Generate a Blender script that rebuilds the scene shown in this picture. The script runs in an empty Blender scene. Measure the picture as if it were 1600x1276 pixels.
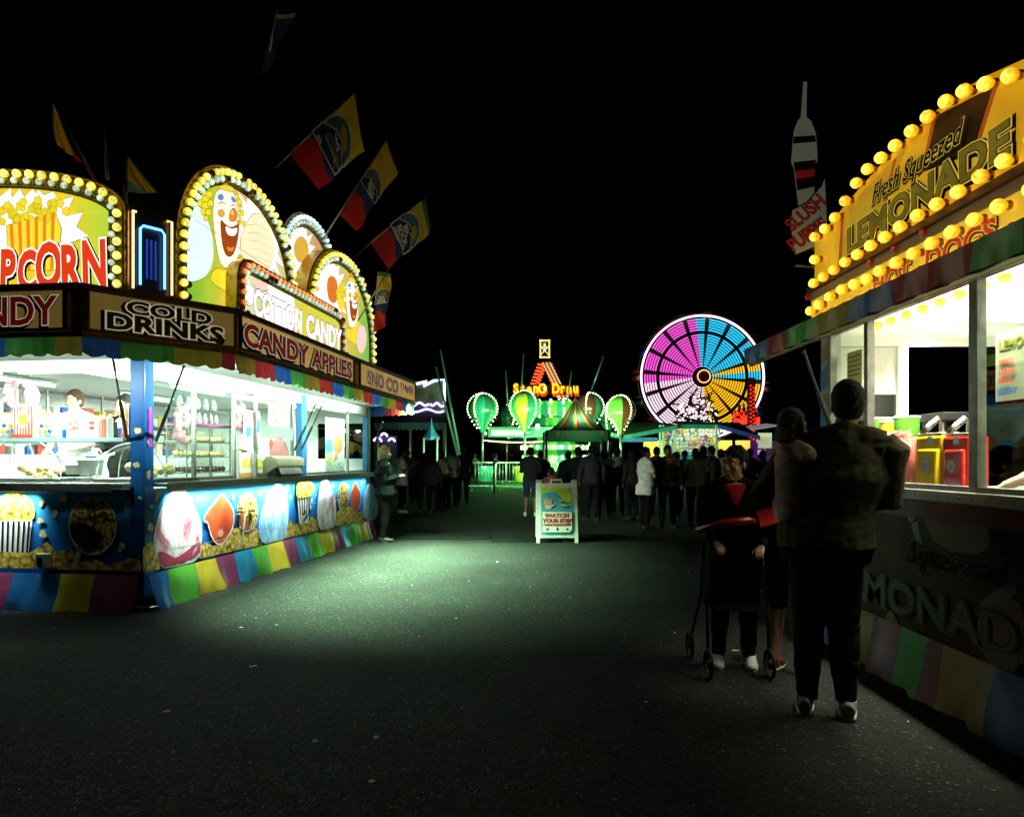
import bpy, bmesh, math, random
from mathutils import Vector, Matrix
random.seed(7)
SC = bpy.context.scene
C = SC.collection
# ---------------------------------------------------------------- camera, night sky, exposure
CAM = Vector((0, 0, 1.43)); FPX = 1150.0; CX = 800.0; HY = 718.0
cd = bpy.data.cameras.new('camera'); cam = bpy.data.objects.new('camera', cd); C.objects.link(cam)
cam.location = CAM; cam.rotation_euler = (math.radians(90), 0, 0)
cd.sensor_width = 36; cd.lens = 36 * FPX / 1600; cd.shift_y = 80 / 1600; cd.clip_end = 900; cd.clip_start = .05
SC.camera = cam
w = bpy.data.worlds.new("World"); SC.world = w; w.use_nodes = True
nt = w.node_tree; bg = nt.nodes['Background']
sky = nt.nodes.new('ShaderNodeTexSky'); sky.sky_type = 'NISHITA'; sky.sun_disc = False
sky.sun_elevation = math.radians(-8); sky.sun_rotation = math.radians(200)
nt.links.new(sky.outputs[0], bg.inputs[0]); bg.inputs[1].default_value = .0012
SC.view_settings.view_transform = 'Standard'; SC.view_settings.look = 'None'
SC.view_settings.exposure = 0.0; SC.view_settings.gamma = 1
SC.cycles.max_bounces = 6; SC.cycles.diffuse_bounces = 3; SC.cycles.transparent_max_bounces = 12
SC.cycles.sample_clamp_indirect = 4; SC.cycles.use_denoising = True

# ---------------------------------------------------------------- helpers
def ray(x, y): return Vector(((x - CX) / FPX, 1, (HY - y) / FPX))
def at(x, y, Y): return CAM + ray(x, y) * Y
def on(x, y, p, n):
    r = ray(x, y); n = Vector(n); return CAM + r * ((Vector(p) - CAM).dot(n) / r.dot(n))
def wm(o):
    m = Matrix.Identity(4)
    while o is not None:
        m = (Matrix.Translation(o.location) @ o.rotation_euler.to_matrix().to_4x4() @ Matrix.Diagonal((*o.scale, 1))) @ m
        o = o.parent
    return m
def tag(o, label=None, cat=None, group=None, kind=None):
    if label: o['label'] = label
    if cat: o['category'] = cat
    if group: o['group'] = group
    if kind: o['kind'] = kind
    return o
def thing(name, label, cat, loc=(0, 0, 0), rz=0, group=None):
    o = bpy.data.objects.new(name, None); C.objects.link(o); o.location = loc; o.rotation_euler = (0, 0, rz)
    o.empty_display_size = .2
    return tag(o, label, cat, group)
def copy_tree(o, parent=None):
    c = o.copy(); C.objects.link(c); c.parent = parent
    for ch in [k for k in o.children]: copy_tree(ch, c)
    return c

class MB:
    def __init__(s): s.v = []; s.f = []; s.m = []; s.s = []
    def add(s, vs, fs, m=0, sm=False):
        n = len(s.v); s.v += [Vector(p) for p in vs]
        for f in fs: s.f.append([i + n for i in f]); s.m.append(m); s.s.append(sm)
        return s
    def obox(s, p, a, b, c, m=0):
        p = Vector(p); a = Vector(a); b = Vector(b); c = Vector(c)
        vs = [p, p + a, p + a + b, p + b, p + c, p + a + c, p + a + b + c, p + b + c]
        fs = [(0, 3, 2, 1), (4, 5, 6, 7), (0, 1, 5, 4), (1, 2, 6, 5), (2, 3, 7, 6), (3, 0, 4, 7)]
        if a.cross(b).dot(c) < 0: fs = [f[::-1] for f in fs]
        return s.add(vs, fs, m)
    def box(s, lo, hi, m=0):
        return s.obox(lo, (hi[0] - lo[0], 0, 0), (0, hi[1] - lo[1], 0), (0, 0, hi[2] - lo[2]), m)
    def loft(s, pts, rad, n=10, m=0, sm=True, caps=True, closed=False, up=None):
        """tube through pts; rad float, list of floats or list of (rx, ry)"""
        pts = [Vector(p) for p in pts]; k = len(pts)
        if not isinstance(rad, (list, tuple)): rad = [rad] * k
        vs = []; prev = None
        for i, p in enumerate(pts):
            if closed: t = pts[(i + 1) % k] - pts[i - 1]
            else: t = pts[min(i + 1, k - 1)] - pts[max(i - 1, 0)]
            if t.length < 1e-9: t = Vector((0, 0, 1))
            t.normalize()
            if prev is None:
                a = Vector(up) if up else (Vector((1, 0, 0)) if abs(t.x) < .9 else Vector((0, 1, 0)))
                u = (a - t * a.dot(t)).normalized()
            else: u = (prev - t * prev.dot(t)).normalized()
            prev = u; w_ = t.cross(u)
            r = rad[i]; rx, ry = r if isinstance(r, (list, tuple)) else (r, r)
            for j in range(n):
                g = 2 * math.pi * j / n; vs.append(p + u * (rx * math.cos(g)) + w_ * (ry * math.sin(g)))
        fs = []
        for i in range(k if closed else k - 1):
            i2 = (i + 1) % k
            for j in range(n):
                j2 = (j + 1) % n; fs.append((i * n + j, i * n + j2, i2 * n + j2, i2 * n + j))
        s.add(vs, fs, m, sm)
        if caps and not closed:
            b = len(s.v) - len(vs)
            s.f.append([b + j for j in range(n)][::-1]); s.m.append(m); s.s.append(False)
            s.f.append([b + (k - 1) * n + j for j in range(n)]); s.m.append(m); s.s.append(False)
        return s
    def cyl(s, a, b, r, r2=None, n=12, m=0, sm=True): return s.loft([a, b], [r, r if r2 is None else r2], n, m, sm)
    def ball(s, c, r, m=0, nu=12, nv=8, sc=(1, 1, 1), R=None):
        vs = []; fs = []; c = Vector(c)
        for i in range(1, nv):
            t = math.pi * i / nv
            for j in range(nu):
                g = 2 * math.pi * j / nu
                p = Vector((r * sc[0] * math.sin(t) * math.cos(g), r * sc[1] * math.sin(t) * math.sin(g), r * sc[2] * math.cos(t)))
                vs.append(c + (R @ p if R else p))
        top = Vector((0, 0, r * sc[2]))
        vs.append(c + (R @ top if R else top)); vs.append(c - (R @ top if R else top))
        T = len(vs) - 2; B = T + 1
        for j in range(nu):
            j2 = (j + 1) % nu
            fs.append((T, j, j2)); fs.append((B, (nv - 2) * nu + j2, (nv - 2) * nu + j))
            for i in range(nv - 2): fs.append((i * nu + j, (i + 1) * nu + j, (i + 1) * nu + j2, i * nu + j2))
        return s.add(vs, fs, m, True)
    def lathe(s, prof, c=(0, 0, 0), n=24, m=0, a0=0, a1=2 * math.pi, mf=None, sm=True):
        c = Vector(c); full = abs(a1 - a0 - 2 * math.pi) < 1e-6; k = n if full else n + 1; b = len(s.v)
        for (r, z) in prof:
            for j in range(k):
                g = a0 + (a1 - a0) * j / n; s.v.append(c + Vector((r * math.cos(g), r * math.sin(g), z)))
        for i in range(len(prof) - 1):
            for j in range(n):
                j2 = (j + 1) % k
                s.f.append([b + i * k + j, b + i * k + j2, b + (i + 1) * k + j2, b + (i + 1) * k + j]); s.m.append(mf(j) if mf else m); s.s.append(sm)
        return s
    def poly(s, pts, m=0): return s.add(pts, [list(range(len(pts)))], m)
    def prism(s, pts, vec, m=0, ms=None):
        pts = [Vector(p) for p in pts]; v = Vector(vec); n = len(pts)
        s.add(pts + [p + v for p in pts], [list(range(n))[::-1], [n + i for i in range(n)]], m)
        b = len(s.v) - 2 * n
        for i in range(n):
            j = (i + 1) % n; s.f.append([b + i, b + j, b + n + j, b + n + i]); s.m.append(m if ms is None else ms); s.s.append(False)
        return s
    def text(s, txt, fr, a, b, size, m=0, k=.002, off=0, sx=1.0, shear=0, align='CENTER', ext=.0006, rot=0, warp=None):
        cu = bpy.data.curves.new('t', 'FONT'); cu.body = txt; cu.size = 1; cu.offset = off / size if size else 0
        cu.extrude = ext / size; cu.align_x = align; cu.resolution_u = 3; cu.shear = shear
        o = bpy.data.objects.new('t', cu); C.objects.link(o)
        dg = bpy.context.evaluated_depsgraph_get(); me = bpy.data.meshes.new_from_object(o.evaluated_get(dg))
        cr, sr = math.cos(rot), math.sin(rot); vs = []
        for v in me.vertices:
            x = v.co.x * size * sx; y = v.co.y * size
            if warp: x, y = warp(x, y)
            x, y = x * cr - y * sr, x * sr + y * cr
            vs.append(fr.p(a + x, b + y, k + v.co.z * size))
        s.add(vs, [list(p.vertices) for p in me.polygons], m)
        bpy.data.objects.remove(o); bpy.data.curves.remove(cu); bpy.data.meshes.remove(me)
        return s
    def mesh(s, name, inv=None):
        me = bpy.data.meshes.new(name)
        me.from_pydata([(inv @ v) if inv else v for v in s.v], [], s.f)
        me.polygons.foreach_set('material_index', s.m); me.polygons.foreach_set('use_smooth', s.s)
        me.update(); return me
    def build(s, name, mats, parent=None, label=None, bev=0, fix=False, weld=False):
        inv = wm(parent).inverted() if parent else None
        me = s.mesh(name, inv)
        if weld:
            bm = bmesh.new(); bm.from_mesh(me); bmesh.ops.remove_doubles(bm, verts=bm.verts, dist=2e-4); bm.to_mesh(me); bm.free()
        if fix:
            bm = bmesh.new(); bm.from_mesh(me); bmesh.ops.recalc_face_normals(bm, faces=bm.faces); bm.to_mesh(me); bm.free()
        for mt in (mats if isinstance(mats, (list, tuple)) else [mats]): me.materials.append(mt)
        o = bpy.data.objects.new(name, me); C.objects.link(o)
        if parent: o.parent = parent
        if label: o['label'] = label
        if bev:
            b = o.modifiers.new('bevel', 'BEVEL'); b.width = bev; b.segments = 2; b.limit_method = 'ANGLE'; b.angle_limit = .7
        return o

class Fr:
    """a plane in the place: origin, right and up directions; n looks outward"""
    def __init__(s, o, u, v=(0, 0, 1)):
        s.o = Vector(o); s.u = Vector(u).normalized(); s.v = Vector(v).normalized(); s.n = s.u.cross(s.v)
    def p(s, a, b, k=0): return s.o + s.u * a + s.v * b + s.n * k
    def uv(s, x, y):
        d = on(x, y, s.o, s.n) - s.o; return (d.dot(s.u), d.dot(s.v))
    def px(s, x, y, k=0): return s.p(*s.uv(x, y), k)
def crop(ox, oy, sc, pts): return [(ox + x / sc, oy + y / sc) for x, y in pts]
def smooth2(pts, it=2):
    for _ in range(it):
        q = []
        for i in range(len(pts)):
            a = pts[i]; b = pts[(i + 1) % len(pts)]
            q.append((a[0] * .75 + b[0] * .25, a[1] * .75 + b[1] * .25)); q.append((a[0] * .25 + b[0] * .75, a[1] * .25 + b[1] * .75))
        pts = q
    return pts
def grow(pts, d):
    cx = sum(p[0] for p in pts) / len(pts); cy = sum(p[1] for p in pts) / len(pts); out = []
    n = len(pts)
    ar = sum(pts[i][0] * pts[(i + 1) % n][1] - pts[(i + 1) % n][0] * pts[i][1] for i in range(n))
    sg = 1 if ar > 0 else -1
    for i in range(n):
        a = pts[i - 1]; b = pts[(i + 1) % n]; tx, ty = b[0] - a[0], b[1] - a[1]; L = math.hypot(tx, ty) or 1
        out.append((pts[i][0] + sg * d * ty / L, pts[i][1] - sg * d * tx / L))
    return out
def inside(P, x, y):
    c = False; j = len(P) - 1
    for i in range(len(P)):
        if (P[i][1] > y) != (P[j][1] > y) and x < (P[j][0] - P[i][0]) * (y - P[i][1]) / (P[j][1] - P[i][1]) + P[i][0]: c = not c
        j = i
    return c
class Art:
    """flat printed artwork built in layers on a plane"""
    def __init__(s, fr): s.fr = fr; s.mb = MB(); s.mats = []; s.lay = 0
    def mi(s, m):
        if m not in s.mats: s.mats.append(m)
        return s.mats.index(m)
    def shape(s, pts, m, edge=None, ew=.008, px=True, sm=0, k=None):
        """pts in photo coordinates of the plane (px) or metres"""
        if px: pts = [s.fr.uv(*p) for p in pts]
        if sm: pts = smooth2(pts, sm)
        if k is None: s.lay += 1; k = .0015 * s.lay
        if edge is not None: s.flat(grow(pts, ew), s.mi(edge), k - .0007)
        s.flat(pts, s.mi(m), k)
    clip = None
    def flat(s, pts, mi, k):
        if s.clip:
            cx = sum(p[0] for p in pts) / len(pts); cy = sum(p[1] for p in pts) / len(pts); out = []
            for (a, b) in pts:
                t = 1.0
                while t > .05 and not inside(s.clip, cx + (a - cx) * t, cy + (b - cy) * t): t -= .03
                out.append((cx + (a - cx) * t, cy + (b - cy) * t))
            pts = out
        n = len(pts); ar = sum(pts[i][0] * pts[(i + 1) % n][1] - pts[(i + 1) % n][0] * pts[i][1] for i in range(n))
        if ar < 0: pts = pts[::-1]
        s.mb.poly([s.fr.p(a, b, k) for a, b in pts], mi)
    def ell(s, x, y, rx, ry, m, edge=None, ew=.006, px=True, rot=0, n=20, k=None):
        c, q = math.cos(rot), math.sin(rot)
        P = [(x + rx * math.cos(t) * c - ry * math.sin(t) * q, y + rx * math.cos(t) * q + ry * math.sin(t) * c) for t in [2 * math.pi * i / n for i in range(n)]]
        s.shape(P, m, edge, ew, px, k=k)
    def star(s, x, y, r0, r1, n, m, edge=None, ew=.006, px=True, ax=1.0, rot=0, jit=0, k=None):
        P = []
        for i in range(2 * n):
            t = math.pi * i / n + rot; r = (r1 * (1 + random.uniform(-jit, jit))) if i % 2 else r0
            P.append((x + r * ax * math.cos(t), y + r * math.sin(t)))
        s.shape(P, m, edge, ew, px, k=k)
    def line(s, pts, wd, m, px=True, k=None):
        if px: pts = [s.fr.uv(*p) for p in pts]
        if k is None: s.lay += 1; k = .0015 * s.lay
        L = []; R = []
        for i, p in enumerate(pts):
            a = pts[max(i - 1, 0)]; b = pts[min(i + 1, len(pts) - 1)]; tx, ty = b[0] - a[0], b[1] - a[1]; q = math.hypot(tx, ty) or 1
            L.append((p[0] - ty / q * wd / 2, p[1] + tx / q * wd / 2)); R.append((p[0] + ty / q * wd / 2, p[1] - tx / q * wd / 2))
        for i in range(len(pts) - 1): s.flat([L[i], L[i + 1], R[i + 1], R[i]], s.mi(m), k)
    def letters(s, txt, a, b, size, layers, sx=1, shear=0, rot=0, warp=None, align='CENTER'):
        """layers: (material, outline offset, shift right, shift up)"""
        for (m, off, dx, dy) in layers:
            s.lay += 1
            s.mb.text(txt, s.fr, a + dx, b + dy, size, s.mi(m), .0015 * s.lay, off, sx, shear, align, .0006, rot, warp)
    def fit(s, txt, a0, a1, b, size, layers, shear=0, rot=0):
        """lettering stretched to span a0..a1"""
        w_ = textw(txt) * size; s.letters(txt, (a0 + a1) / 2, b, size, layers, (a1 - a0) / w_ if w_ else 1, shear, rot)
    def build(s, name, parent=None, label=None): return s.mb.build(name, s.mats, parent, label)

_TW = {}
def textw(txt):
    if txt not in _TW:
        m_ = MB(); m_.text(txt, Fr((0, 0, 0), (1, 0, 0)), 0, 0, 1, ext=0); xs = [v.x for v in m_.v]; _TW[txt] = max(xs) - min(xs)
    return _TW[txt]
_MC = {}
def mat(name, col, rough=.55, metal=0, em=0, emc=None, var=.12, vs=9, bump=0, bs=60, coat=0, sub=0, spec=.5, alpha=1, kind=None):
    if name in _MC: return _MC[name]
    m = bpy.data.materials.new(name); m.use_nodes = True; t = m.node_tree; N = t.nodes; L = t.links
    b = N['Principled BSDF']; col = (*col, 1)
    b.inputs['Base Color'].default_value = col; b.inputs['Roughness'].default_value = rough; b.inputs['Metallic'].default_value = metal
    b.inputs['Specular IOR Level'].default_value = spec; b.inputs['Coat Weight'].default_value = coat; b.inputs['Alpha'].default_value = alpha
    tc = N.new('ShaderNodeTexCoord')
    if var or bump:
        nz = N.new('ShaderNodeTexNoise'); nz.inputs['Scale'].default_value = vs; nz.inputs['Detail'].default_value = 4
        L.new(tc.outputs['Object'], nz.inputs['Vector'])
        if var:
            mr = N.new('ShaderNodeMapRange'); mr.inputs['From Min'].default_value = .3; mr.inputs['From Max'].default_value = .7
            mr.inputs['To Min'].default_value = 1 - var; mr.inputs['To Max'].default_value = 1 + var * .6; L.new(nz.outputs[0], mr.inputs[0])
            mx = N.new('ShaderNodeMix'); mx.data_type = 'RGBA'; mx.blend_type = 'MULTIPLY'; mx.inputs[0].default_value = 1
            mx.inputs[6].default_value = col; L.new(mr.outputs[0], mx.inputs[7]); L.new(mx.outputs[2], b.inputs['Base Color'])
            r2 = N.new('ShaderNodeMapRange'); r2.inputs['To Min'].default_value = max(0, rough - .08); r2.inputs['To Max'].default_value = min(1, rough + .1)
            L.new(nz.outputs[0], r2.inputs[0]); L.new(r2.outputs[0], b.inputs['Roughness'])
        if bump:
            n2 = N.new('ShaderNodeTexNoise'); n2.inputs['Scale'].default_value = bs; n2.inputs['Detail'].default_value = 3; L.new(tc.outputs['Object'], n2.inputs['Vector'])
            bp = N.new('ShaderNodeBump'); bp.inputs['Strength'].default_value = bump; bp.inputs['Distance'].default_value = .02
            L.new(n2.outputs[0], bp.inputs['Height']); L.new(bp.outputs[0], b.inputs['Normal'])
    if em:
        ec = (*(emc or col[:3]), 1); b.inputs['Emission Color'].default_value = ec; b.inputs['Emission Strength'].default_value = em
        if var:
            m2 = N.new('ShaderNodeMix'); m2.data_type = 'RGBA'; m2.blend_type = 'MULTIPLY'; m2.inputs[0].default_value = 1
            m2.inputs[6].default_value = ec; L.new(mr.outputs[0], m2.inputs[7]); L.new(m2.outputs[2], b.inputs['Emission Color'])
    _MC[name] = m; return m
def ramp(N, stops):
    r = N.new('ShaderNodeValToRGB'); e = r.color_ramp.elements
    while len(e) < len(stops): e.new(.5)
    for i, (p, c) in enumerate(stops): e[i].position = p; e[i].color = (*c, 1)
    return r
def printed(name, stops, scale=8, kind='noise', stretch=(1, 1, 1), em=0, rough=.4, dist=0, bump=0):
    """printed picture surface: a colour ramp over noise or voronoi cells"""
    if name in _MC: return _MC[name]
    m = bpy.data.materials.new(name); m.use_nodes = True; t = m.node_tree; N = t.nodes; L = t.links; b = N['Principled BSDF']
    tc = N.new('ShaderNodeTexCoord'); mp = N.new('ShaderNodeMapping'); mp.inputs['Scale'].default_value = stretch
    L.new(tc.outputs['Object'], mp.inputs[0])
    if kind == 'noise':
        x = N.new('ShaderNodeTexNoise'); x.inputs['Scale'].default_value = scale; x.inputs['Detail'].default_value = 6; x.inputs['Distortion'].default_value = dist; out = x.outputs[0]
    else:
        x = N.new('ShaderNodeTexVoronoi'); x.inputs['Scale'].default_value = scale; out = x.outputs['Distance']
    nz = N.new('ShaderNodeTexNoise'); nz.inputs['Scale'].default_value = scale * .9; L.new(mp.outputs[0], nz.inputs[0])
    ad = N.new('ShaderNodeVectorMath'); ad.operation = 'MULTIPLY_ADD'; ad.inputs[1].default_value = (.06, .06, .06) if kind != 'noise' else (0, 0, 0)
    L.new(nz.outputs['Color'], ad.inputs[0]); L.new(mp.outputs[0], ad.inputs[2]); L.new(ad.outputs[0], x.inputs['Vector'])
    r = ramp(N, stops); L.new(out, r.inputs[0]); L.new(r.outputs[0], b.inputs['Base Color']); b.inputs['Roughness'].default_value = rough
    if em: L.new(r.outputs[0], b.inputs['Emission Color']); b.inputs['Emission Strength'].default_value = em
    if bump:
        bp = N.new('ShaderNodeBump'); bp.inputs['Strength'].default_value = bump; bp.inputs['Distance'].default_value = .02
        L.new(out, bp.inputs['Height']); L.new(bp.outputs[0], b.inputs['Normal'])
    _MC[name] = m; return m
def graded(name, stops, axis=0, lo=0, hi=1, em=0, rough=.4, nz=.12):
    """backlit or painted panel whose printed colour changes along one object axis"""
    m = bpy.data.materials.new(name); m.use_nodes = True; t = m.node_tree; N = t.nodes; L = t.links; b = N['Principled BSDF']
    tc = N.new('ShaderNodeTexCoord'); sp = N.new('ShaderNodeSeparateXYZ'); L.new(tc.outputs['Object'], sp.inputs[0])
    mr = N.new('ShaderNodeMapRange'); mr.inputs['From Min'].default_value = lo; mr.inputs['From Max'].default_value = hi; L.new(sp.outputs[axis], mr.inputs[0])
    n = N.new('ShaderNodeTexNoise'); n.inputs['Scale'].default_value = 3; L.new(tc.outputs['Object'], n.inputs['Vector'])
    a = N.new('ShaderNodeMath'); a.operation = 'MULTIPLY_ADD'; a.inputs[1].default_value = nz * 2; L.new(n.outputs[0], a.inputs[0])
    s_ = N.new('ShaderNodeMath'); s_.operation = 'SUBTRACT'; s_.inputs[1].default_value = nz; L.new(mr.outputs[0], s_.inputs[0]); L.new(s_.outputs[0], a.inputs[2])
    r = ramp(N, stops); L.new(a.outputs[0], r.inputs[0]); L.new(r.outputs[0], b.inputs['Base Color']); b.inputs['Roughness'].default_value = rough
    if em: L.new(r.outputs[0], b.inputs['Emission Color']); b.inputs['Emission Strength'].default_value = em
    return m
def glass(name, tint=(.93, 1, .97), gl=.07, rough=.02):
    if name in _MC: return _MC[name]
    m = bpy.data.materials.new(name); m.use_nodes = True; t = m.node_tree; N = t.nodes; L = t.links; N.remove(N['Principled BSDF'])
    a = N.new('ShaderNodeBsdfTransparent'); a.inputs[0].default_value = (*tint, 1)
    g = N.new('ShaderNodeBsdfGlossy'); g.inputs['Roughness'].default_value = rough
    x = N.new('ShaderNodeMixShader'); n = N.new('ShaderNodeTexNoise'); n.inputs['Scale'].default_value = 3
    mr = N.new('ShaderNodeMapRange'); mr.inputs['To Min'].default_value = gl * .7; mr.inputs['To Max'].default_value = gl * 1.4
    L.new(n.outputs[0], mr.inputs[0]); L.new(mr.outputs[0], x.inputs[0]); L.new(a.outputs[0], x.inputs[1]); L.new(g.outputs[0], x.inputs[2])
    L.new(x.outputs[0], N['Material Output'].inputs[0]); _MC[name] = m; return m
def bulbmat(name, tip, side, st, axis_r=.03):
    """lamp glass: brightest at the tip of the bulb (its own z axis), deeper coloured at the neck"""
    m = bpy.data.materials.new(name); m.use_nodes = True; t = m.node_tree; N = t.nodes; L = t.links; b = N['Principled BSDF']
    tc = N.new('ShaderNodeTexCoord'); sp = N.new('ShaderNodeSeparateXYZ'); L.new(tc.outputs['Object'], sp.inputs[0])
    mr = N.new('ShaderNodeMapRange'); mr.inputs['From Min'].default_value = 0; mr.inputs['From Max'].default_value = axis_r * 2; L.new(sp.outputs[2], mr.inputs[0])
    r = ramp(N, [(0.05, tuple(c * .35 for c in side)), (.45, side), (.8, tip)]); L.new(mr.outputs[0], r.inputs[0])
    nz = N.new('ShaderNodeTexNoise'); nz.inputs['Scale'].default_value = 45; nz.inputs['Detail'].default_value = 3; oi = N.new('ShaderNodeObjectInfo')
    ad = N.new('ShaderNodeVectorMath'); L.new(tc.outputs['Object'], ad.inputs[0]); L.new(oi.outputs['Random'], ad.inputs[1]); L.new(ad.outputs[0], nz.inputs['Vector'])
    m1 = N.new('ShaderNodeMapRange'); m1.inputs['From Min'].default_value = .35; m1.inputs['From Max'].default_value = .65; m1.inputs['To Min'].default_value = .55 * st; m1.inputs['To Max'].default_value = 1.35 * st; L.new(nz.outputs[0], m1.inputs[0])
    m2 = N.new('ShaderNodeMapRange'); m2.inputs['To Min'].default_value = .7; m2.inputs['To Max'].default_value = 1.2; L.new(oi.outputs['Random'], m2.inputs[0])
    mu = N.new('ShaderNodeMath'); mu.operation = 'MULTIPLY'; L.new(m1.outputs[0], mu.inputs[0]); L.new(m2.outputs[0], mu.inputs[1]); L.new(mu.outputs[0], b.inputs['Emission Strength'])
    L.new(r.outputs[0], b.inputs['Emission Color'])
    L.new(r.outputs[0], b.inputs['Base Color']); b.inputs['Roughness'].default_value = .2
    return m
def bulb_mesh(r, mt, base):
    mb = MB(); mb.lathe([(r * .45, -r * .4), (r * .5, 0), (r * .8, r * .35), (r, r * .95), (r * .9, r * 1.45), (r * .55, r * 1.85), (0.0001, r * 2)], n=12)
    mb.lathe([(r * .62, -r * .6), (r * .62, -r * .1), (r * .4, -r * .05)], n=10, m=1)
    me = mb.mesh('bulb'); me.materials.append(mt); me.materials.append(base); return me
def place_bulb(me, pos, nrm, parent, name='bulb'):
    o = bpy.data.objects.new(name, me); C.objects.link(o); o.parent = parent
    inv = wm(parent).inverted(); o.location = inv @ Vector(pos)
    d = (inv.to_3x3() @ Vector(nrm)).normalized(); o.rotation_euler = d.to_track_quat('Z', 'Y').to_euler(); return o
def lamp(name, kind, loc, parent, power, col, size=(1, .1), direction=(0, 0, -1), xdir=None, spread=None):
    l = bpy.data.lights.new(name, kind); l.energy = power; l.color = col
    if kind == 'AREA':
        l.shape = 'RECTANGLE'; l.size = size[0]; l.size_y = size[1]
        if spread: l.spread = spread
    elif kind == 'POINT': l.shadow_soft_size = size[0]
    o = bpy.data.objects.new(name, l); C.objects.link(o)
    z = -Vector(direction).normalized()
    x = Vector(xdir).normalized() if xdir else (Vector((1, 0, 0)) if abs(z.x) < .9 else Vector((0, 1, 0)))
    y = z.cross(x).normalized(); x = y.cross(z)
    R = Matrix((x, y, z)).transposed().to_4x4(); M_ = Matrix.Translation(Vector(loc)) @ R
    if parent: o.parent = parent; M_ = wm(parent).inverted() @ M_
    o.matrix_basis = M_; return o
Z = Vector((0, 0, 1))
# ---------------------------------------------------------------- common materials
alu = mat('aluminium', (.62, .63, .6), .32, .9, var=.15, vs=20)
aludark = mat('worn_aluminium', (.3, .3, .28), .4, .85, var=.3, vs=14)
bronze = mat('bronze_frame', (.11, .065, .035), .4, .6, var=.35, vs=12)
white = mat('white_enamel', (.8, .82, .78), .4, var=.06)
black = mat('black_plastic', (.012, .012, .012), .45)
ink = mat('black_ink', (.008, .008, .012), .6, var=0, spec=.1)
steel = mat('brushed_steel', (.5, .5, .48), .28, 1, var=.2, vs=30)
pane = glass('window_glass')
acrylic = glass('clear_acrylic', (.9, .97, .94), .12, .05)
gold = mat('gold_trim', (.55, .38, .08), .3, .85, var=.3, vs=25)
POW = dict(canopy=480, inside=90, under=22, stand=45, window=40, face=60)   # lamp strengths of the candy trailer
# ---------------------------------------------------------------- ground
def asphalt():
    m = bpy.data.materials.new('asphalt'); m.use_nodes = True; t = m.node_tree; N = t.nodes; L = t.links; b = N['Principled BSDF']
    tc = N.new('ShaderNodeTexCoord')
    v = N.new('ShaderNodeTexVoronoi'); v.inputs['Scale'].default_value = 78; L.new(tc.outputs['Object'], v.inputs['Vector'])
    r = ramp(N, [(0, (.004, .005, .004)), (.5, (.009, .0105, .009)), (.82, (.019, .021, .018)), (1, (.14, .155, .13))]); L.new(v.outputs['Color'], r.inputs[0])
    n = N.new('ShaderNodeTexNoise'); n.inputs['Scale'].default_value = .9; n.inputs['Detail'].default_value = 6; L.new(tc.outputs['Object'], n.inputs['Vector'])
    mr = N.new('ShaderNodeMapRange'); mr.inputs['From Min'].default_value = .3; mr.inputs['From Max'].default_value = .7; mr.inputs['To Min'].default_value = .6; mr.inputs['To Max'].default_value = 1.3; L.new(n.outputs[0], mr.inputs[0])
    mx = N.new('ShaderNodeMix'); mx.data_type = 'RGBA'; mx.blend_type = 'MULTIPLY'; mx.inputs[0].default_value = 1
    L.new(r.outputs[0], mx.inputs[6]); L.new(mr.outputs[0], mx.inputs[7]); L.new(mx.outputs[2], b.inputs['Base Color'])
    b.inputs['Roughness'].default_value = .8; b.inputs['Specular IOR Level'].default_value = .2
    n2 = N.new('ShaderNodeTexNoise'); n2.inputs['Scale'].default_value = 110; n2.inputs['Detail'].default_value = 4; L.new(tc.outputs['Object'], n2.inputs['Vector'])
    bp = N.new('ShaderNodeBump'); bp.inputs['Strength'].default_value = .7; bp.inputs['Distance'].default_value = .015; L.new(n2.outputs[0], bp.inputs['Height'])
    b2 = N.new('ShaderNodeBump'); b2.inputs['Strength'].default_value = .6; b2.inputs['Distance'].default_value = .012; L.new(v.outputs['Distance'], b2.inputs['Height']); L.new(bp.outputs[0], b2.inputs['Normal'])
    L.new(b2.outputs[0], b.inputs['Normal']); return m
g = MB()
nx, ny = 40, 60
xs = [-400 + 800 * i / nx for i in range(nx + 1)]
g.poly([(-400, -30, 0), (400, -30, 0), (400, 600, 0), (-400, 600, 0)])
tag(g.build('ground', asphalt()), kind='structure')
# cable cover mats crossing the walkway
for i, (x0, x1, y0) in enumerate([(628, 766, 843), (768, 880, 847), (884, 985, 845)]):
    p0 = at(x0, y0, 1.43 * FPX / (y0 - HY)); p1 = at(x1, y0, 1.43 * FPX / (y0 - HY))
    lab = ['black cable cover mat across the walkway beside the blonde woman', 'middle black cable cover mat, in front of the folding sign', 'black cable cover mat running right of the folding sign'][i]
    m_ = MB(); q = Vector((0, .85, 0)); a = Vector((p0.x, p0.y, 0)); b = Vector((p1.x, p1.y, 0))
    m_.prism([a + Vector((0, -.02, 0)), a + Vector((0, .1, .045)), a + Vector((0, .75, .045)), a + q], b - a)
    o = m_.build('cable_cover', mat('rubber_mat', (.004, .005, .004), .8, bump=.3, spec=.1), bev=.006); tag(o, lab, 'cable cover', 'cable covers on the walkway')
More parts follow.
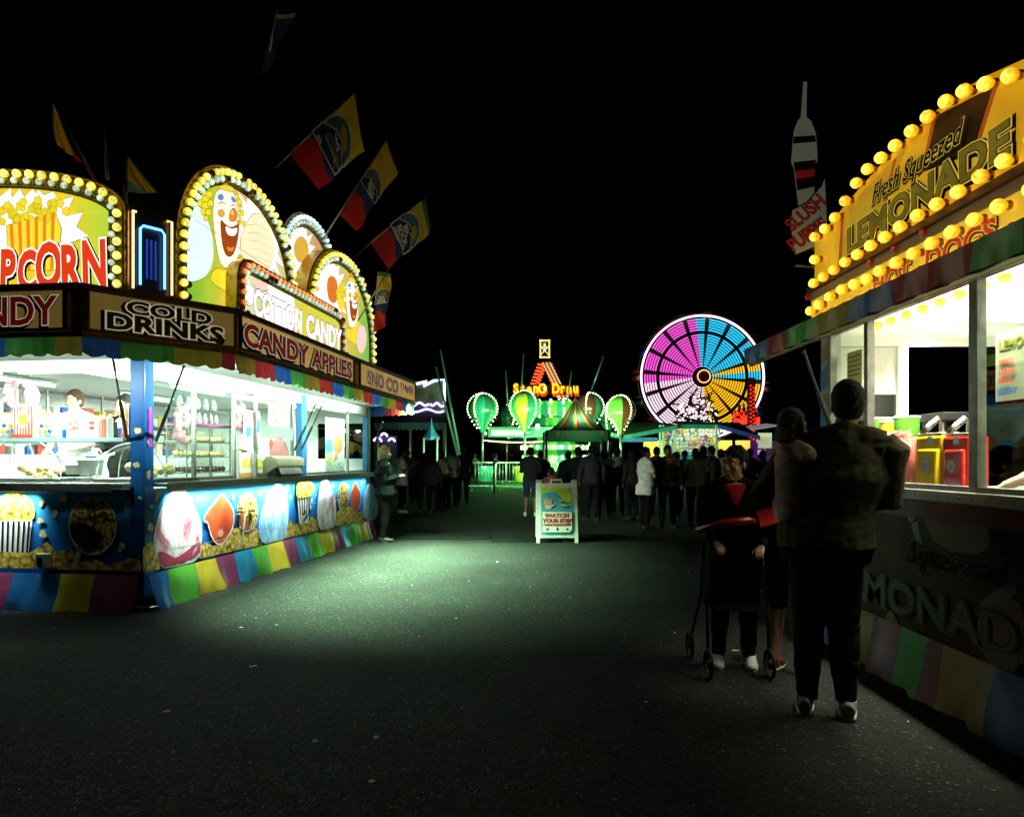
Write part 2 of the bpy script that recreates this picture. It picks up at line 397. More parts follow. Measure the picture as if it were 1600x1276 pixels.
# litter
litm = mat('litter_paper', (.6, .58, .5), .7, var=.2)
for i, (x, y, s, lab) in enumerate([(258, 1112, .05, 'crumpled pale paper scrap alone on the dark asphalt in the lower left'), (394, 1041, .045, 'small folded paper scrap on the asphalt below the lit patch'),
        (377, 980, .03, 'tiny white scrap on asphalt left of the walkway'), (583, 1221, .03, 'tiny paper scrap nearest the camera'), (907, 910, .02, 'small white scrap on the asphalt below the folding sign'),
        (432, 976, .02, 'tiny pale scrap on the green lit asphalt'), (230, 950, .14, 'flattened pale cardboard piece at the candy trailer corner'), (1148, 1016, .05, 'white scrap by the feet of the woman in black')]):
    Y = 1.43 * FPX / (y - HY); p = at(x, y, Y); mb = MB(); k = 9; ring = []; s *= .6
    for j in range(k):
        t = 2 * math.pi * j / k; rr = s * random.uniform(.25, 1.2); ring.append((p.x + rr * 1.4 * math.cos(t), p.y + rr * math.sin(t), random.uniform(.003, s * .25)))
    c = (p.x + s * .2, p.y, s * .2); mb.add(ring + [c], [(j, (j + 1) % k, k) for j in range(k)])
    o = mb.build('paper_scrap', litm); tag(o, lab, 'litter')

mb = MB(); rnd = random.Random(77)
for i in range(150):
    x = rnd.uniform(-5.5, 5.5); y = rnd.uniform(1.6, 13) ; s_ = rnd.uniform(.004, .014) * (1 + .6 * (rnd.random() < .1)); a = rnd.uniform(0, 3.1)
    c, q = math.cos(a) * s_, math.sin(a) * s_; mb.add([(x - c, y - q, .004), (x - q * .6, y + c * .6, .004 + s_ * .4), (x + c, y + q, .006), (x + q * .5, y - c * .7, .004)], [(0, 3, 2, 1)], i % 2)
tag(mb.build('litter_flecks', [litm, mat('leaf_bits', (.3, .2, .06), .8)]), kind='stuff')
# ================================================================ candy trailer on the left
EX = Vector((.99217, -.12470, 0)).normalized(); EY = Vector((-EX.y, EX.x, 0)); OL = Vector((-3.47, 6.94, 0))
def LT(a, b, z=0): return OL + EX * a + EY * b + Z * z
def lbox(mb, a0, a1, b0, b1, z0, z1, m=0):
    return mb.obox(LT(a0, b0, z0), EX * (a1 - a0), EY * (b1 - b0), Z * (z1 - z0), m)
CT = thing('candy_trailer', 'long candy and cotton candy trailer with lit clown marquee and colourful skirt', 'food trailer', OL, math.atan2(EX.y, EX.x))
FS = Fr(LT(.012, 0), EY)            # long side wall plane
FF = Fr(LT(0, -.012), EX)           # front wall plane
WL = 3.6; LL = 6.75                 # width, length
wallw = mat('interior_white', (.82, .84, .8), .5, var=.05)
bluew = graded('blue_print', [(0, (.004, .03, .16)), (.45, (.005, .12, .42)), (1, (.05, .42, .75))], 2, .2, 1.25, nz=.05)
bluep = mat('blue_post_paint', (.01, .10, .36), .3, var=.2, vs=3)
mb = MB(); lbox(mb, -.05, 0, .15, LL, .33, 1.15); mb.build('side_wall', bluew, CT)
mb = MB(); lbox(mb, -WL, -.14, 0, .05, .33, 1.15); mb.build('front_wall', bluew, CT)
mb = MB(); lbox(mb, -WL, -.06, .06, LL - .01, .45, .5); lbox(mb, -WL, -WL + .05, .05, LL, .33, 2.38)
mb.build('floor_and_back_wall', wallw, CT)
mb = MB(); lbox(mb, -WL + .05, -1.0, LL - .05, LL - .003, .33, 2.38); lbox(mb, -1.0, -.06, LL - .05, LL - .003, .33, 1.45); lbox(mb, -1.0, -.06, LL - .05, LL - .003, 2.1, 2.38); lbox(mb, -.56, -.52, LL - .05, LL - .003, 1.45, 2.1)
mb.build('end_wall', wallw, CT)
mb = MB(); lbox(mb, -.135, .012, -.012, .14, .12, 2.37); mb.build('corner_post', bluep, CT, bev=.01)
mb = MB(); lbox(mb, .013, .02, .04, .1, 1.55, 1.92); mb.build('purple_strip', mat('purple_film', (.35, .06, .45), .3), CT)
for b_ in (3.62, LL - .2):
    mb = MB(); lbox(mb, -.08, .016, b_, b_ + .17, 1.2, 2.37); mb.build('side_post', mat('light_blue_post', (.03, .2, .5), .35), CT, bev=.008)
# ceiling, canopy slab
cp = [(-WL - .1, -1.3), (.35, -1.3), (1.05, -.25), (1.05, 5.94), (.05, 6.6), (-WL - .1, 6.75)]
mb = MB(); mb.prism([LT(a, b, 2.385) for a, b in cp], Z * .03); mb.build('canopy_ceiling', wallw, CT, fix=True)
mb = MB(); mb.prism([LT(a, b, 2.74) for a, b in [(-WL - .1, -1.26), (.33, -1.26), (1.01, -.24), (1.01, 5.92), (.05, 6.56), (-WL - .1, 6.7)]], Z * .03)
mb.build('roof', mat('roof_sheet', (.05, .05, .05), .5), CT, fix=True)
# fascia frames and sign panels
edge = [((-WL - .1, -1.3), (.35, -1.3)), ((.35, -1.3), (1.05, -.25)), ((1.05, -.25), (1.05, 5.94)), ((1.05, 5.94), (.05, 6.6))]
mb = MB()
for (p, q) in edge:
    A = LT(*p, 2.37); B = LT(*q, 2.37); d = (B - A).normalized(); n = d.cross(Z); Ln = (B - A).length
    mb.obox(A - n * .05, d * Ln, n * .046, Z * .41)
    mb.obox(A - n * .05, d * Ln, n * .075, Z * .035); mb.obox(A + Z * .36 - n * .05, d * Ln, n * .08, Z * .045)
mb.build('fascia', bronze, CT, fix=False)
tan = printed('tan_sign_face', [(.3, (.42, .28, .06)), (.7, (.52, .36, .09))], 2, em=.20)  # faint glow of its own stands in for bulb spill on the face
tanglow = printed('tan_sign_face_glow', [(.3, (.52, .34, .07)), (.7, (.64, .44, .12))], 2, em=.55)  # brighter copy: stronger glow in place of light from the bulbs above
cream = mat('cream_print', (.82, .76, .5), .4, em=.34, var=.05)  # sign prints carry some of the same added glow
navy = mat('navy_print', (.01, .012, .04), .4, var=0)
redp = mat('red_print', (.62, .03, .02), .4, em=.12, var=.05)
def sign(frm, a0, a1, z0, z1, face, name='sign_panel', frame=bronze):
    art = Art(frm); art.shape([(a0, z0), (a1, z0), (a1, z1), (a0, z1)], face, px=False)
    return art
def sign_frame(frm, a0, a1, z0, z1, w_, parent, mt, name='sign_frame', dep=.03):
    mb = MB()
    for (x0, x1, y0, y1) in ((a0 - w_, a1 + w_, z0 - w_, z0), (a0 - w_, a1 + w_, z1, z1 + w_), (a0 - w_, a0, z0, z1), (a1, a1 + w_, z0, z1)):
        mb.obox(frm.p(x0, y0, 0), frm.u * (x1 - x0), frm.v * (y1 - y0), frm.n * dep)
    return mb.build(name, mt, parent, bev=.003)
# cold drinks (on the cut corner)
A = LT(.35, -1.3); B = LT(1.05, -.25); FC = Fr(A, B - A); FC.o = FC.p(0, 0, .028); LC = (B - A).length
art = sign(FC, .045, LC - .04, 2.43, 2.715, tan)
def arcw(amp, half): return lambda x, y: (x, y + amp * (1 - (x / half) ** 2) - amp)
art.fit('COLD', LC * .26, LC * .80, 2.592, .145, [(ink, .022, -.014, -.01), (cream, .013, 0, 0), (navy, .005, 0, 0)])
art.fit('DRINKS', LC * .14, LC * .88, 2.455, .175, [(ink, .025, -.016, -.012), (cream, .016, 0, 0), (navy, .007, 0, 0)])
p_ = art.build('cold_drinks_sign', CT); sign_frame(FC, .045, LC - .04, 2.43, 2.715, .022, CT, bronze)
# ...DY panel on the front
FD = Fr(LT(0, -1.3), EX); FD.o = FD.p(0, 0, .028)
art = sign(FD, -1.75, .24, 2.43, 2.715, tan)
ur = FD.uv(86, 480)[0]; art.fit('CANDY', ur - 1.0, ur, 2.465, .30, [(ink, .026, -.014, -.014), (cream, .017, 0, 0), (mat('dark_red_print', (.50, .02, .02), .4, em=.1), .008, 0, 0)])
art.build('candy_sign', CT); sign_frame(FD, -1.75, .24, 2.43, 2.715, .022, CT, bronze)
# candy apples and sno cones on the long side
FB = Fr(LT(1.05, 0), EY); FB.o = FB.p(0, 0, .028)
b0, b1 = FB.uv(374, 520)[0], FB.uv(551, 600)[0]; b2, b3 = FB.uv(561, 600)[0], 5.86
art = sign(FB, b0, b1, 2.43, 2.715, tanglow)
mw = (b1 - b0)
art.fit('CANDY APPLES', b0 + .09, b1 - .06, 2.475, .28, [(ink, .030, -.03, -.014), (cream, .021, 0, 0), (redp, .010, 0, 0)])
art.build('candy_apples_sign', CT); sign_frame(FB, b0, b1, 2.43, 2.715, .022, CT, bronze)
art = sign(FB, b2, b3, 2.43, 2.715, tanglow); mid = (b2 + b3) / 2
pk = mat('mauve_print', (.5, .12, .16), .4, em=.1)
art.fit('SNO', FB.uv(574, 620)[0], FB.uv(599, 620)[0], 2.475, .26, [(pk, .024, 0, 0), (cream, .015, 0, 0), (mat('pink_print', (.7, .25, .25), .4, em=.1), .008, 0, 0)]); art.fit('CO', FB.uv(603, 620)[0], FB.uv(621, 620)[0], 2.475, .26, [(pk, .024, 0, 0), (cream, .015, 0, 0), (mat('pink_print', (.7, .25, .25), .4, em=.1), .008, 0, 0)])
for t in range(5):
    u_ = b3 - .62 + t * .1
    art.ell(u_, 2.6 - .03 * (t % 2), .08, .05, mat(['magenta_print', 'green_print', 'lilac_print'][t % 3], [(.7, .05, .4), (.15, .5, .12), (.5, .3, .6)][t % 3], .4, em=.15), px=False, rot=.5 * t)
art.shape([(b3 - .95, 2.66), (b3 - .88, 2.66), (b3 - .9, 2.47)], navy, px=False); art.shape([(b3 - .82, 2.66), (b3 - .74, 2.66), (b3 - .8, 2.47)], redp, px=False)
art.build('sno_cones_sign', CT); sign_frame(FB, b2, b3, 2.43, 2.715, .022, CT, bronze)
# scalloped vinyl fringe under the fascia
vin = [mat('vinyl_yellow', (.55, .37, .05), .3, bump=.15, bs=10), mat('vinyl_red', (.42, .03, .03), .3, bump=.15, bs=10), mat('vinyl_blue', (.03, .12, .45), .3, bump=.15, bs=10), mat('vinyl_green', (.08, .33, .07), .3, bump=.15, bs=10)]
for m_ in vin:
    t_ = m_.node_tree; b_ = t_.nodes['Principled BSDF']; tr = t_.nodes.new('ShaderNodeBsdfTranslucent'); tr.inputs[0].default_value = b_.inputs['Base Color'].default_value
    mxs = t_.nodes.new('ShaderNodeMixShader'); mxs.inputs[0].default_value = .4; t_.links.new(b_.outputs[0], mxs.inputs[1]); t_.links.new(tr.outputs[0], mxs.inputs[2]); t_.links.new(mxs.outputs[0], t_.nodes['Material Output'].inputs[0])
def fringe(p, q, z0, z1, step, ph, name='fringe', parent=CT, mats=vin, drop=.03, pleat=.008):
    A = Vector(p); B = Vector(q); Ln = (B - A).length; d = (B - A).normalized(); n = d.cross(Z); mb = MB(); k = int(Ln / .02)
    pts = []
    for i in range(k + 1):
        s_ = Ln * i / k; zz = z0 - drop * abs(math.sin(s_ * math.pi / .16)) ** .7
        o1 = pleat * math.sin(s_ * 60) * (1 + .5 * math.sin(s_ * 13)); col = [A + d * s_ + Z * z1]
        for t in (.35, .7, 1): col.append(A + d * s_ + Z * (z1 + (zz - z1) * t) + n * (o1 * t * 1.6 + .012 * t))
        pts.append(col)
    for i in range(k):
        mi = (int((Ln * (i + .5) / k + ph) / step)) % 4
        for j in range(3): mb.add([pts[i][j], pts[i + 1][j], pts[i + 1][j + 1], pts[i][j + 1]], [(3, 2, 1, 0)], mi, True)
    return mb.build(name, mats, parent, weld=True)
fringe(LT(-WL, -1.29), LT(.35, -1.29), 2.25, 2.375, .42, .05, mats=[vin[3], vin[0], vin[1], vin[2]])
fringe(LT(.35, -1.29), LT(1.04, -.25), 2.25, 2.375, .42, 1.4, mats=[vin[3], vin[0], vin[1], vin[2]])
fringe(LT(1.04, -.25), LT(1.04, 5.94), 2.235, 2.375, .39, 0)
fringe(LT(1.04, 5.94), LT(.05, 6.6), 2.235, 2.375, .39, 0)
# counters with front lip
mb = MB(); lbox(mb, -.25, .17, .12, LL - .1, 1.17, 1.205); lbox(mb, .15, .175, .12, LL - .1, 1.13, 1.208)
mb.build('side_counter', alu, CT, bev=.004)
mb = MB(); lbox(mb, -WL, -.1, -.17, .3, 1.17, 1.205); lbox(mb, -WL, -.22, -.175, -.15, 1.13, 1.208)
mb.build('front_counter', alu, CT, bev=.004)
# window frames: long side
def lfr(b, z0, z1, w_=.035, d=.04, a=-.03): m_ = MB(); lbox(m_, a, a + d, b - w_ / 2, b + w_ / 2, z0, z1); return m_
for x in (306, 368, 402, 459, 479, 541, 545):
    b = FS.uv(x, 700)[0]
    if x in (541,): continue
    lfr(b, 1.21, 2.385).build('window_frame', alu, CT, bev=.003)
for x0, x1 in ((242, 306), (306, 368), (402, 459), (479, 543), (545, 575)):
    a_, c_ = FS.uv(x0, 700)[0], FS.uv(x1, 700)[0]
    mb = MB(); lbox(mb, -.028, -.004, a_, c_, 1.21, 1.245); lbox(mb, -.028, -.004, a_, c_, 2.2, 2.235)
    fr_ = mb.build('window_sash', alu, CT, bev=.002)
    mb = MB(); lbox(mb, -.018, -.014, a_ + .02, c_ - .02, 1.245, 2.2); mb.build('pane', pane, fr_)
# upper wall strip
mb = MB(); lbox(mb, -.04, -.0, .14, LL, 2.24, 2.384); mb.build('header', wallw, CT)
mb = MB(); lbox(mb, -WL, -.14, .0, .04, 2.28, 2.384); mb.build('header', wallw, CT)
# front shelf
mb = MB(); z_ = on(100, 684, LT(0, -.1), -EY).z; lbox(mb, -WL, -.14, -.1, .22, z_ - .035, z_); mb.build('front_shelf', mat('pale_blue_shelf', (.35, .55, .6), .35), CT, bev=.003); ZS = z_
# gas struts
def strut(p, q, parent=CT):
    p = Vector(p); q = Vector(q); m_ = p.lerp(q, .52); mb = MB(); mb.cyl(p, m_, .009, n=8); mb.cyl(m_, q, .017, n=10)
    mb.ball(p, .016, 0, 8, 6); mb.ball(q, .018, 0, 8, 6); return mb.build('gas_strut', mat('strut_metal', (.1, .11, .09), .35, .7), parent)
strut(on(176, 558, LT(0, -.9), -EY), LT(-.16, -.02, 1.62))
strut(on(287, 573, LT(.62, 0), EX), LT(.01, .18, 1.62))
for (x, y, x2, y2) in ((496, 625, 459, 702), (506, 628, 470, 700), (598, 660, 582, 700)):
    q = FS.px(x2, y2, .02); p = on(x, y, LT(.55, 0), EX); strut(p, q)
# skirt of coloured vinyl
sk = [mat('skirt_blue', (.01, .09, .24), .35, bump=.5, bs=6, coat=.3), mat('skirt_green', (.06, .24, .025), .35, bump=.5, bs=6, coat=.3), mat('skirt_yellow', (.36, .29, .02), .35, bump=.5, bs=6, coat=.3), mat('skirt_plum', (.16, .03, .08), .35, bump=.5, bs=6, coat=.3), mat('skirt_cyan', (.012, .17, .29), .35, bump=.5, bs=6, coat=.3)]
def skirt(p, q, ztop, cuts, mats, out, name='skirt', parent=CT, seed=3):
    A = Vector(p); B = Vector(q); Ln = (B - A).length; d = (B - A).normalized(); n = d.cross(Z); rnd = random.Random(seed); mb = MB()
    k = max(8, int(Ln / .05)); rows = 7; g = [[None] * (rows + 1) for _ in range(k + 1)]; ph = [rnd.uniform(0, 6) for _ in range(5)]
    for i in range(k + 1):
        s_ = Ln * i / k
        for j in range(rows + 1):
            t = j / rows; w_ = .022 * t * (math.sin(s_ * 11 + ph[0]) + .7 * math.sin(s_ * 23 + ph[1] + t * 2) + .5 * math.sin(s_ * 5 - t * 5))
            g[i][j] = A + d * s_ + Z * (ztop * (1 - t) + .006 * t) + n * (out * t + w_ + .01)
    cuts = list(cuts)
    for i in range(k):
        s_ = Ln * (i + .5) / k; mi = sum(1 for c in cuts if s_ > c) % len(mats)
        for j in range(rows): mb.add([g[i][j], g[i][j + 1], g[i + 1][j + 1], g[i + 1][j]], [(0, 1, 2, 3)], mi, True)
    return mb.build(name, mats, parent, weld=True)
cuts = [.3, .78, 1.2, 1.62, 2.05, 2.47, 2.9, 3.32, 3.74, 4.17, 4.6, 5.02, 5.45, 5.9, 6.3]
skirt(LT(.02, .02), LT(.02, LL), .345, cuts, [sk[0], sk[1], sk[2], sk[3], sk[4], sk[1], sk[2], sk[3], sk[4], sk[1], sk[2], sk[3], sk[4], sk[1], sk[2], sk[3]], .1)
skirt(LT(-WL, -.02), LT(-.02, -.02), .345, [1.9, 2.25, 2.75, 3.15], [sk[0], sk[3], sk[0], sk[2], sk[3]], .1, seed=5)
# ---------------------------------------------------------------- printed artwork on the walls
popc = printed('popcorn_print', [(0, (.80, .66, .22)), (.35, (.72, .52, .09)), (.62, (.42, .25, .03)), (.85, (.10, .05, .01))], 17, 'vor', bump=.1)
popf = printed('popcorn_print_fine', [(0, (.85, .75, .3)), (.4, (.66, .48, .12)), (.62, (.2, .09, .02)), (.8, (.04, .015, .005))], 26, 'vor')
flossw = printed('floss_white', [(.25, (.75, .78, .74)), (.5, (.62, .64, .6)), (.6, (.55, .32, .34)), (.68, (.4, .06, .1)), (.8, (.7, .6, .6))], 2.6, dist=1.5, stretch=(1, 1.6, .7))
flossb = printed('floss_blue', [(.3, (.6, .78, .85)), (.5, (.3, .55, .72)), (.62, (.12, .35, .55)), (.8, (.5, .7, .8))], 3, dist=1.6, stretch=(1, 1.6, .6))
flossr = printed('floss_red', [(.3, (.45, .05, .1)), (.6, (.3, .02, .05)), (.75, (.65, .4, .42))], 5, dist=1)
appler = printed('apple_red', [(.3, (.42, .03, .01)), (.55, (.62, .08, .02)), (.75, (.25, .02, .01))], 2.2)
whp = mat('white_print', (.8, .8, .74), .4); caram = mat('caramel_print', (.3, .09, .04), .4); stick = mat('stick_print', (.6, .5, .3), .5)
art = Art(FS); c4 = lambda P: crop(220, 730, 5.55, P); c5 = lambda P: crop(400, 730, 7.505, P)
FS_save = FS.o.copy()
def kern(art, pts, c, r=3.2):
    for (x, y) in pts:
        X, Y_ = c([(x, y)])[0]; u_, v_ = art.fr.uv(X, Y_)
        for _ in range(4): art.ell(u_ + random.uniform(-.02, .02), v_ + random.uniform(-.025, .025), random.uniform(.014, .026), random.uniform(.014, .026), mat('kernel_print', (.8, .68, .32), .4), mat('kernel_edge', (.4, .25, .05), .4), .003, px=False, n=9, k=.003 + random.uniform(0, .0008))
bn = .9
def clipz(P): return P
art.shape(c4([(20, 905), (18, 700), (85, 640), (125, 680), (150, 760), (165, 880)]), popc, sm=0)
art.shape(c4([(262, 215), (330, 185), (400, 215), (440, 320), (500, 420), (525, 530), (522, 650), (508, 795), (300, 850), (175, 870), (135, 740), (112, 650), (140, 470), (190, 340)]), flossw, whp, .012, sm=1)
art.shape(c4([(135, 735), (190, 725), (250, 760), (300, 790), (400, 720), (470, 660), (518, 640), (512, 765), (300, 835), (178, 862)]), flossr, sm=1)
art.shape(c4([(508, 790), (520, 690), (560, 650), (620, 690), (700, 655), (760, 545), (850, 520), (1000, 530), (1030, 600), (1050, 672), (820, 715)]), popc, mat('pop_edge', (.8, .72, .4), .4), .006)
art.shape(c4([(692, 235), (760, 300), (800, 390), (800, 500), (740, 610), (690, 665), (640, 645), (598, 560), (580, 460), (552, 470), (548, 425), (600, 350)]), appler, whp, .018, sm=1)
art.shape(c4([(696, 225), (700, 215), (708, 216), (700, 250), (640, 320), (590, 390), (585, 370), (650, 290)]), caram)
art.shape(c4([(655, 560), (690, 530), (712, 560), (700, 600), (660, 605)]), mat('apple_glint', (.7, .35, .2), .3), sm=1)
art.shape(c4([(830, 330), (880, 250), (935, 212), (985, 275), (1010, 380), (995, 500), (930, 550), (870, 545), (832, 450)]), popf, whp, .012, sm=1)
art.shape(c4([(845, 390), (890, 380), (900, 430), (935, 470), (930, 540), (870, 545), (850, 480)]), caram, sm=1)
art.line(c4([(895, 400), (880, 560), (835, 705)]), .035, stick)
art.shape(c5([(165, 290), (210, 215), (260, 200), (320, 255), (345, 340), (360, 440), (365, 560), (350, 720), (330, 830), (200, 862), (60, 890), (22, 740), (32, 600), (85, 420)]), flossb, whp, .012, sm=1)
art.shape(c5([(332, 828), (365, 690), (375, 610), (440, 660), (500, 680), (600, 650), (640, 560), (690, 600), (715, 735), (520, 785)]), popc)
art.shape(c5([(470, 350), (620, 345), (600, 650), (490, 670)]), whp, ink, .006)
for t in (.14, .34, .54, .74, .93): art.shape(c5([(470 + 150 * t - 6, 350), (470 + 150 * t + 6, 350), (490 + 110 * t + 5, 560), (490 + 110 * t - 5, 560)]), ink)
art.shape(c5([(452, 220), (480, 160), (560, 145), (630, 165), (662, 230), (630, 340), (560, 350), (470, 365), (445, 330)]), popc, sm=1)
u_, v_ = FS.uv(*c5([(548, 545)])[0]); art.letters('POP', u_, v_, .055, [(ink, .004, 0, 0)], rot=.5); art.letters('CORN', u_ + .03, v_ - .08, .055, [(ink, .004, 0, 0)], rot=.5)
art.shape(c5([(490, 690), (520, 640), (580, 670), (640, 640), (700, 690), (705, 735), (500, 790)]), popc)
art.shape(c5([(735, 180), (780, 150), (825, 160), (855, 240), (905, 370), (915, 520), (905, 690), (810, 720), (715, 725), (690, 560), (700, 400), (718, 280)]), flossw, whp, .01, sm=1)
art.shape(c5([(905, 685), (918, 520), (960, 500), (1040, 470), (1090, 450), (1130, 530), (1200, 520), (1222, 500), (1232, 630)]), popc)
art.shape(c5([(1000, 165), (1045, 200), (1065, 330), (1045, 460), (1000, 530), (955, 500), (932, 350), (950, 230)]), popf, whp, .012, sm=1)
art.shape(c5([(1010, 360), (1050, 330), (1050, 440), (1010, 500)]), caram, sm=1)
art.shape(c5([(1142, 160), (1165, 220), (1205, 310), (1195, 420), (1150, 530), (1110, 500), (1080, 370), (1100, 250)]), appler, whp, .012, sm=1)
art.shape(c5([(1290, 190), (1350, 200), (1400, 420), (1400, 600), (1240, 620), (1228, 480), (1245, 300)]), flossb, whp, .01, sm=1)
kern(art, [(60, 65), (150, 250), (85, 520), (795, 255), (860, 260), (1030, 225)], c4)
kern(art, [(400, 350), (365, 240), (680, 265), (905, 195), (1080, 220), (1235, 180), (650, 380), (640, 470)], c5)
# seams of the hatch panels
lm = mat('seam_metal', (.6, .62, .6), .3, .8); dk = mat('seam_dark', (.02, .03, .05), .5)
art.line([FS.uv(*p) for p in c4([(135, 722), (520, 655), (1110, 530)])], .008, lm, px=False); art.line([FS.uv(*p) for p in c5([(20, 742), (350, 690)])], .008, lm, px=False)
art.line(c5([(460, 435), (1035, 370)]), .009, lm); art.line(c4([(568, 225), (560, 640)]), .005, dk); art.line(c4([(568, 225), (1080, 190)]), .005, dk)
art.line(c5([(175, 260), (170, 700)]), .005, dk)
art.build('side_artwork', CT)
hb = MB(); 
for P in ((812, 398), (920, 388)):
    q = FS.px(*c4([P])[0], .02); hb.obox(q, EY * .12, Z * .025, EX * .02)
hb.build('hatch_latch', black, CT, bev=.004)
# front artwork
art = Art(FF); c2 = lambda P: crop(0, 520, 2.9, P)
art.shape(c2([(-90, 850), (0, 740), (60, 715), (130, 740), (160, 790), (155, 850), (90, 860), (0, 862)]), popc, sm=1)
art.shape(c2([(-60, 850), (148, 850), (130, 1000), (-40, 1010)]), whp)
for x in (-40, -15, 10, 35, 60, 85, 110, 132): art.shape(c2([(x, 852), (x + 11, 852), (x + 8 - .06 * x, 1000), (x - 2 - .06 * x, 1000)]), ink)
art.shape(c2([(-90, 1000), (20, 990), (140, 995), (220, 945), (260, 990), (330, 975), (370, 1040), (430, 1020), (500, 1050), (600, 1015), (645, 1030), (648, 1078), (-90, 1060)]), popc)
art.ell(*c2([(425, 872)])[0], 36, 44, popf, whp, .012)
art.shape(c2([(330, 880), (370, 850), (430, 880), (470, 930), (440, 1000), (370, 970), (325, 920)]), mat('dark_caramel', (.03, .01, .01), .3), sm=1)
art.shape(c2([(355, 985), (378, 990), (352, 1065), (325, 1065)]), stick)
kern(art, [(190, 770), (285, 750), (248, 815), (185, 850), (195, 908), (553, 970), (580, 770)], c2)
art.build('front_artwork', CT)
FP = Fr(LT(-.13, -.015), EX); FP2 = Fr(LT(.015, 0), EY)
art = Art(FP); kern(art, [(625, 450), (617, 595)], c2); art.build('post_artwork', CT)
art = Art(FP2); kern(art, [(682, 345), (680, 485), (672, 640), (680, 880), (713, 740)], c2); art.build('post_artwork', CT)
hb = MB(); q = FF.px(64, 886, .004); hb.obox(q, EX * .12, Z * .14, -EY * .07); q2 = FF.px(68, 884, .075); hb.obox(q2, EX * .05, Z * .1, -EY * .01, 1)
hb.build('outlet_box', [mat('grey_box', (.45, .45, .42), .5), black], CT, bev=.005)
hb = MB(); hb.ball(FF.px(221, 778, .03), .022); hb.ball(LT(.03, .07, .98), .022); hb.build('latch_knob', steel, CT)
# ---------------------------------------------------------------- lit marquee of the candy trailer
yellow_bulb = bulbmat('warm_bulb', (1, .9, .22), (.70, .52, .02), 1.35, .034)
pale_bulb = bulbmat('pale_bulb', (.85, 1, .85), (.3, .5, .3), 1.0, .034)
blue_bulb = bulbmat('blue_white_bulb', (.85, .95, 1), (.4, .55, .8), 1.3, .034)
red_bulb = bulbmat('red_orange_bulb', (1, .45, .15), (.7, .12, .02), 1.3, .03)
dead_bulb = mat('dead_bulb', (.12, .09, .03), .15, coat=.5)
bm_y = bulb_mesh(.034, yellow_bulb, gold); bm_p = bulb_mesh(.03, pale_bulb, gold); bm_b = bulb_mesh(.032, blue_bulb, gold); bm_r = bulb_mesh(.026, red_bulb, gold); bm_d = bulb_mesh(.034, dead_bulb, gold)
bm_w = bulb_mesh(.026, pale_bulb, gold)
EMS = 1.0
def emi(name, c, s=EMS): return mat('lit_' + name, c, .4, em=s, var=.05)
eW = emi('white', (.95, .95, .85), 1.3); eY = emi('yellow', (.85, .70, .03), 1.1); eR = emi('red', (.75, .05, .01), 1.0); eO = emi('orange', (.85, .28, .02)); eP = emi('cream', (.95, .78, .5), 1.2)
eK = mat('lit_black_line', (.02, .015, .005), .4, var=0); eB = emi('blue', (.1, .3, .7)); eC = emi('paleblue', (.70, .92, .95), 1.2); ePk = emi('pink', (.95, .62, .55), 1.1); eBr = emi('brown', (.4, .07, .01), .9); eG = emi('green', (.15, .6, .08)); eF = emi('skin', (.95, .88, .68), 1.25); eCk = emi('cheek', (.85, .42, .08), 1.0)
def arch_outline(fr, a0, a1, z0, hs, zt, n=28, pw=2.0):
    """rectangle with an elliptical top: springing height hs, top zt"""
    P = [(a0, z0)]; c = (a0 + a1) / 2; h = (a1 - a0) / 2
    for i in range(n + 1):
        t = math.pi * (1 - i / n); cs, sn = math.cos(t), math.sin(t)
        P.append((c + h * math.copysign(abs(cs) ** (2 / pw), cs), hs + (zt - hs) * abs(sn) ** (2 / pw)))
    P.append((a1, z0)); return P
def resample(P, step):
    out = []; acc = 0; nxt = step / 2
    for i in range(len(P) - 1):
        a, b = P[i], P[i + 1]; L_ = math.hypot(b[0] - a[0], b[1] - a[1])
        while nxt <= acc + L_:
            t = (nxt - acc) / L_; out.append((a[0] + (b[0] - a[0]) * t, a[1] + (b[1] - a[1]) * t)); nxt += step
        acc += L_
    return out
NB = [0]
def marquee(fr, P, depth, face, bd, step, bulbs, art_fn, name, inset=.17, rows=2, gm=gold):
    """box sign: body, gold border tray with bulbs, lit face"""
    root_mb = MB(); n = len(P)
    root_mb.prism([fr.p(a, b, -depth) for a, b in P], fr.n * (depth - .003), 0)
    # border tray: outer rim and inner rim as raised tubes
    root_mb.loft([fr.p(a, b, .0) for a, b in P], .022, 6, 0, caps=True)
    inner = inset_path(P, inset)
    root_mb.loft([fr.p(a, b, .0) for a, b in inner], .016, 6, 0, caps=True)
    body = root_mb.build(name, [gm], CT, fix=True)
    ins = inner
    art = Art(fr); art.lay = 1; art.shape(ins, face, px=False); art.clip = grow(ins, -.012)
    if art_fn: art_fn(art)
    art.build('lit_face', body)
    mid1 = resample(inset_path(P, inset * .35), step); mid2 = resample(inset_path(P, inset * .72), step)
    for r_, mids in ((0, mid1), (1, mid2)):
        if r_ >= rows: break
        for i, (a, b) in enumerate(mids):
            me = bulbs[r_]
            if random.random() < .05: me = bm_d
            place_bulb(me, fr.p(a, b, .02), fr.n, body); NB[0] += 1
    return body
def inset_path(P, d):
    """offset an open outline (left foot, over the top, right foot) inwards"""
    out = []
    for i, p in enumerate(P):
        a = P[max(i - 1, 0)]; b = P[min(i + 1, len(P) - 1)]; tx, ty = b[0] - a[0], b[1] - a[1]; L_ = math.hypot(tx, ty) or 1
        out.append((p[0] + ty / L_ * d, p[1] - tx / L_ * d))
    out[0] = (P[0][0] + d, P[0][1]); out[-1] = (P[-1][0] - d, P[-1][1]); return out
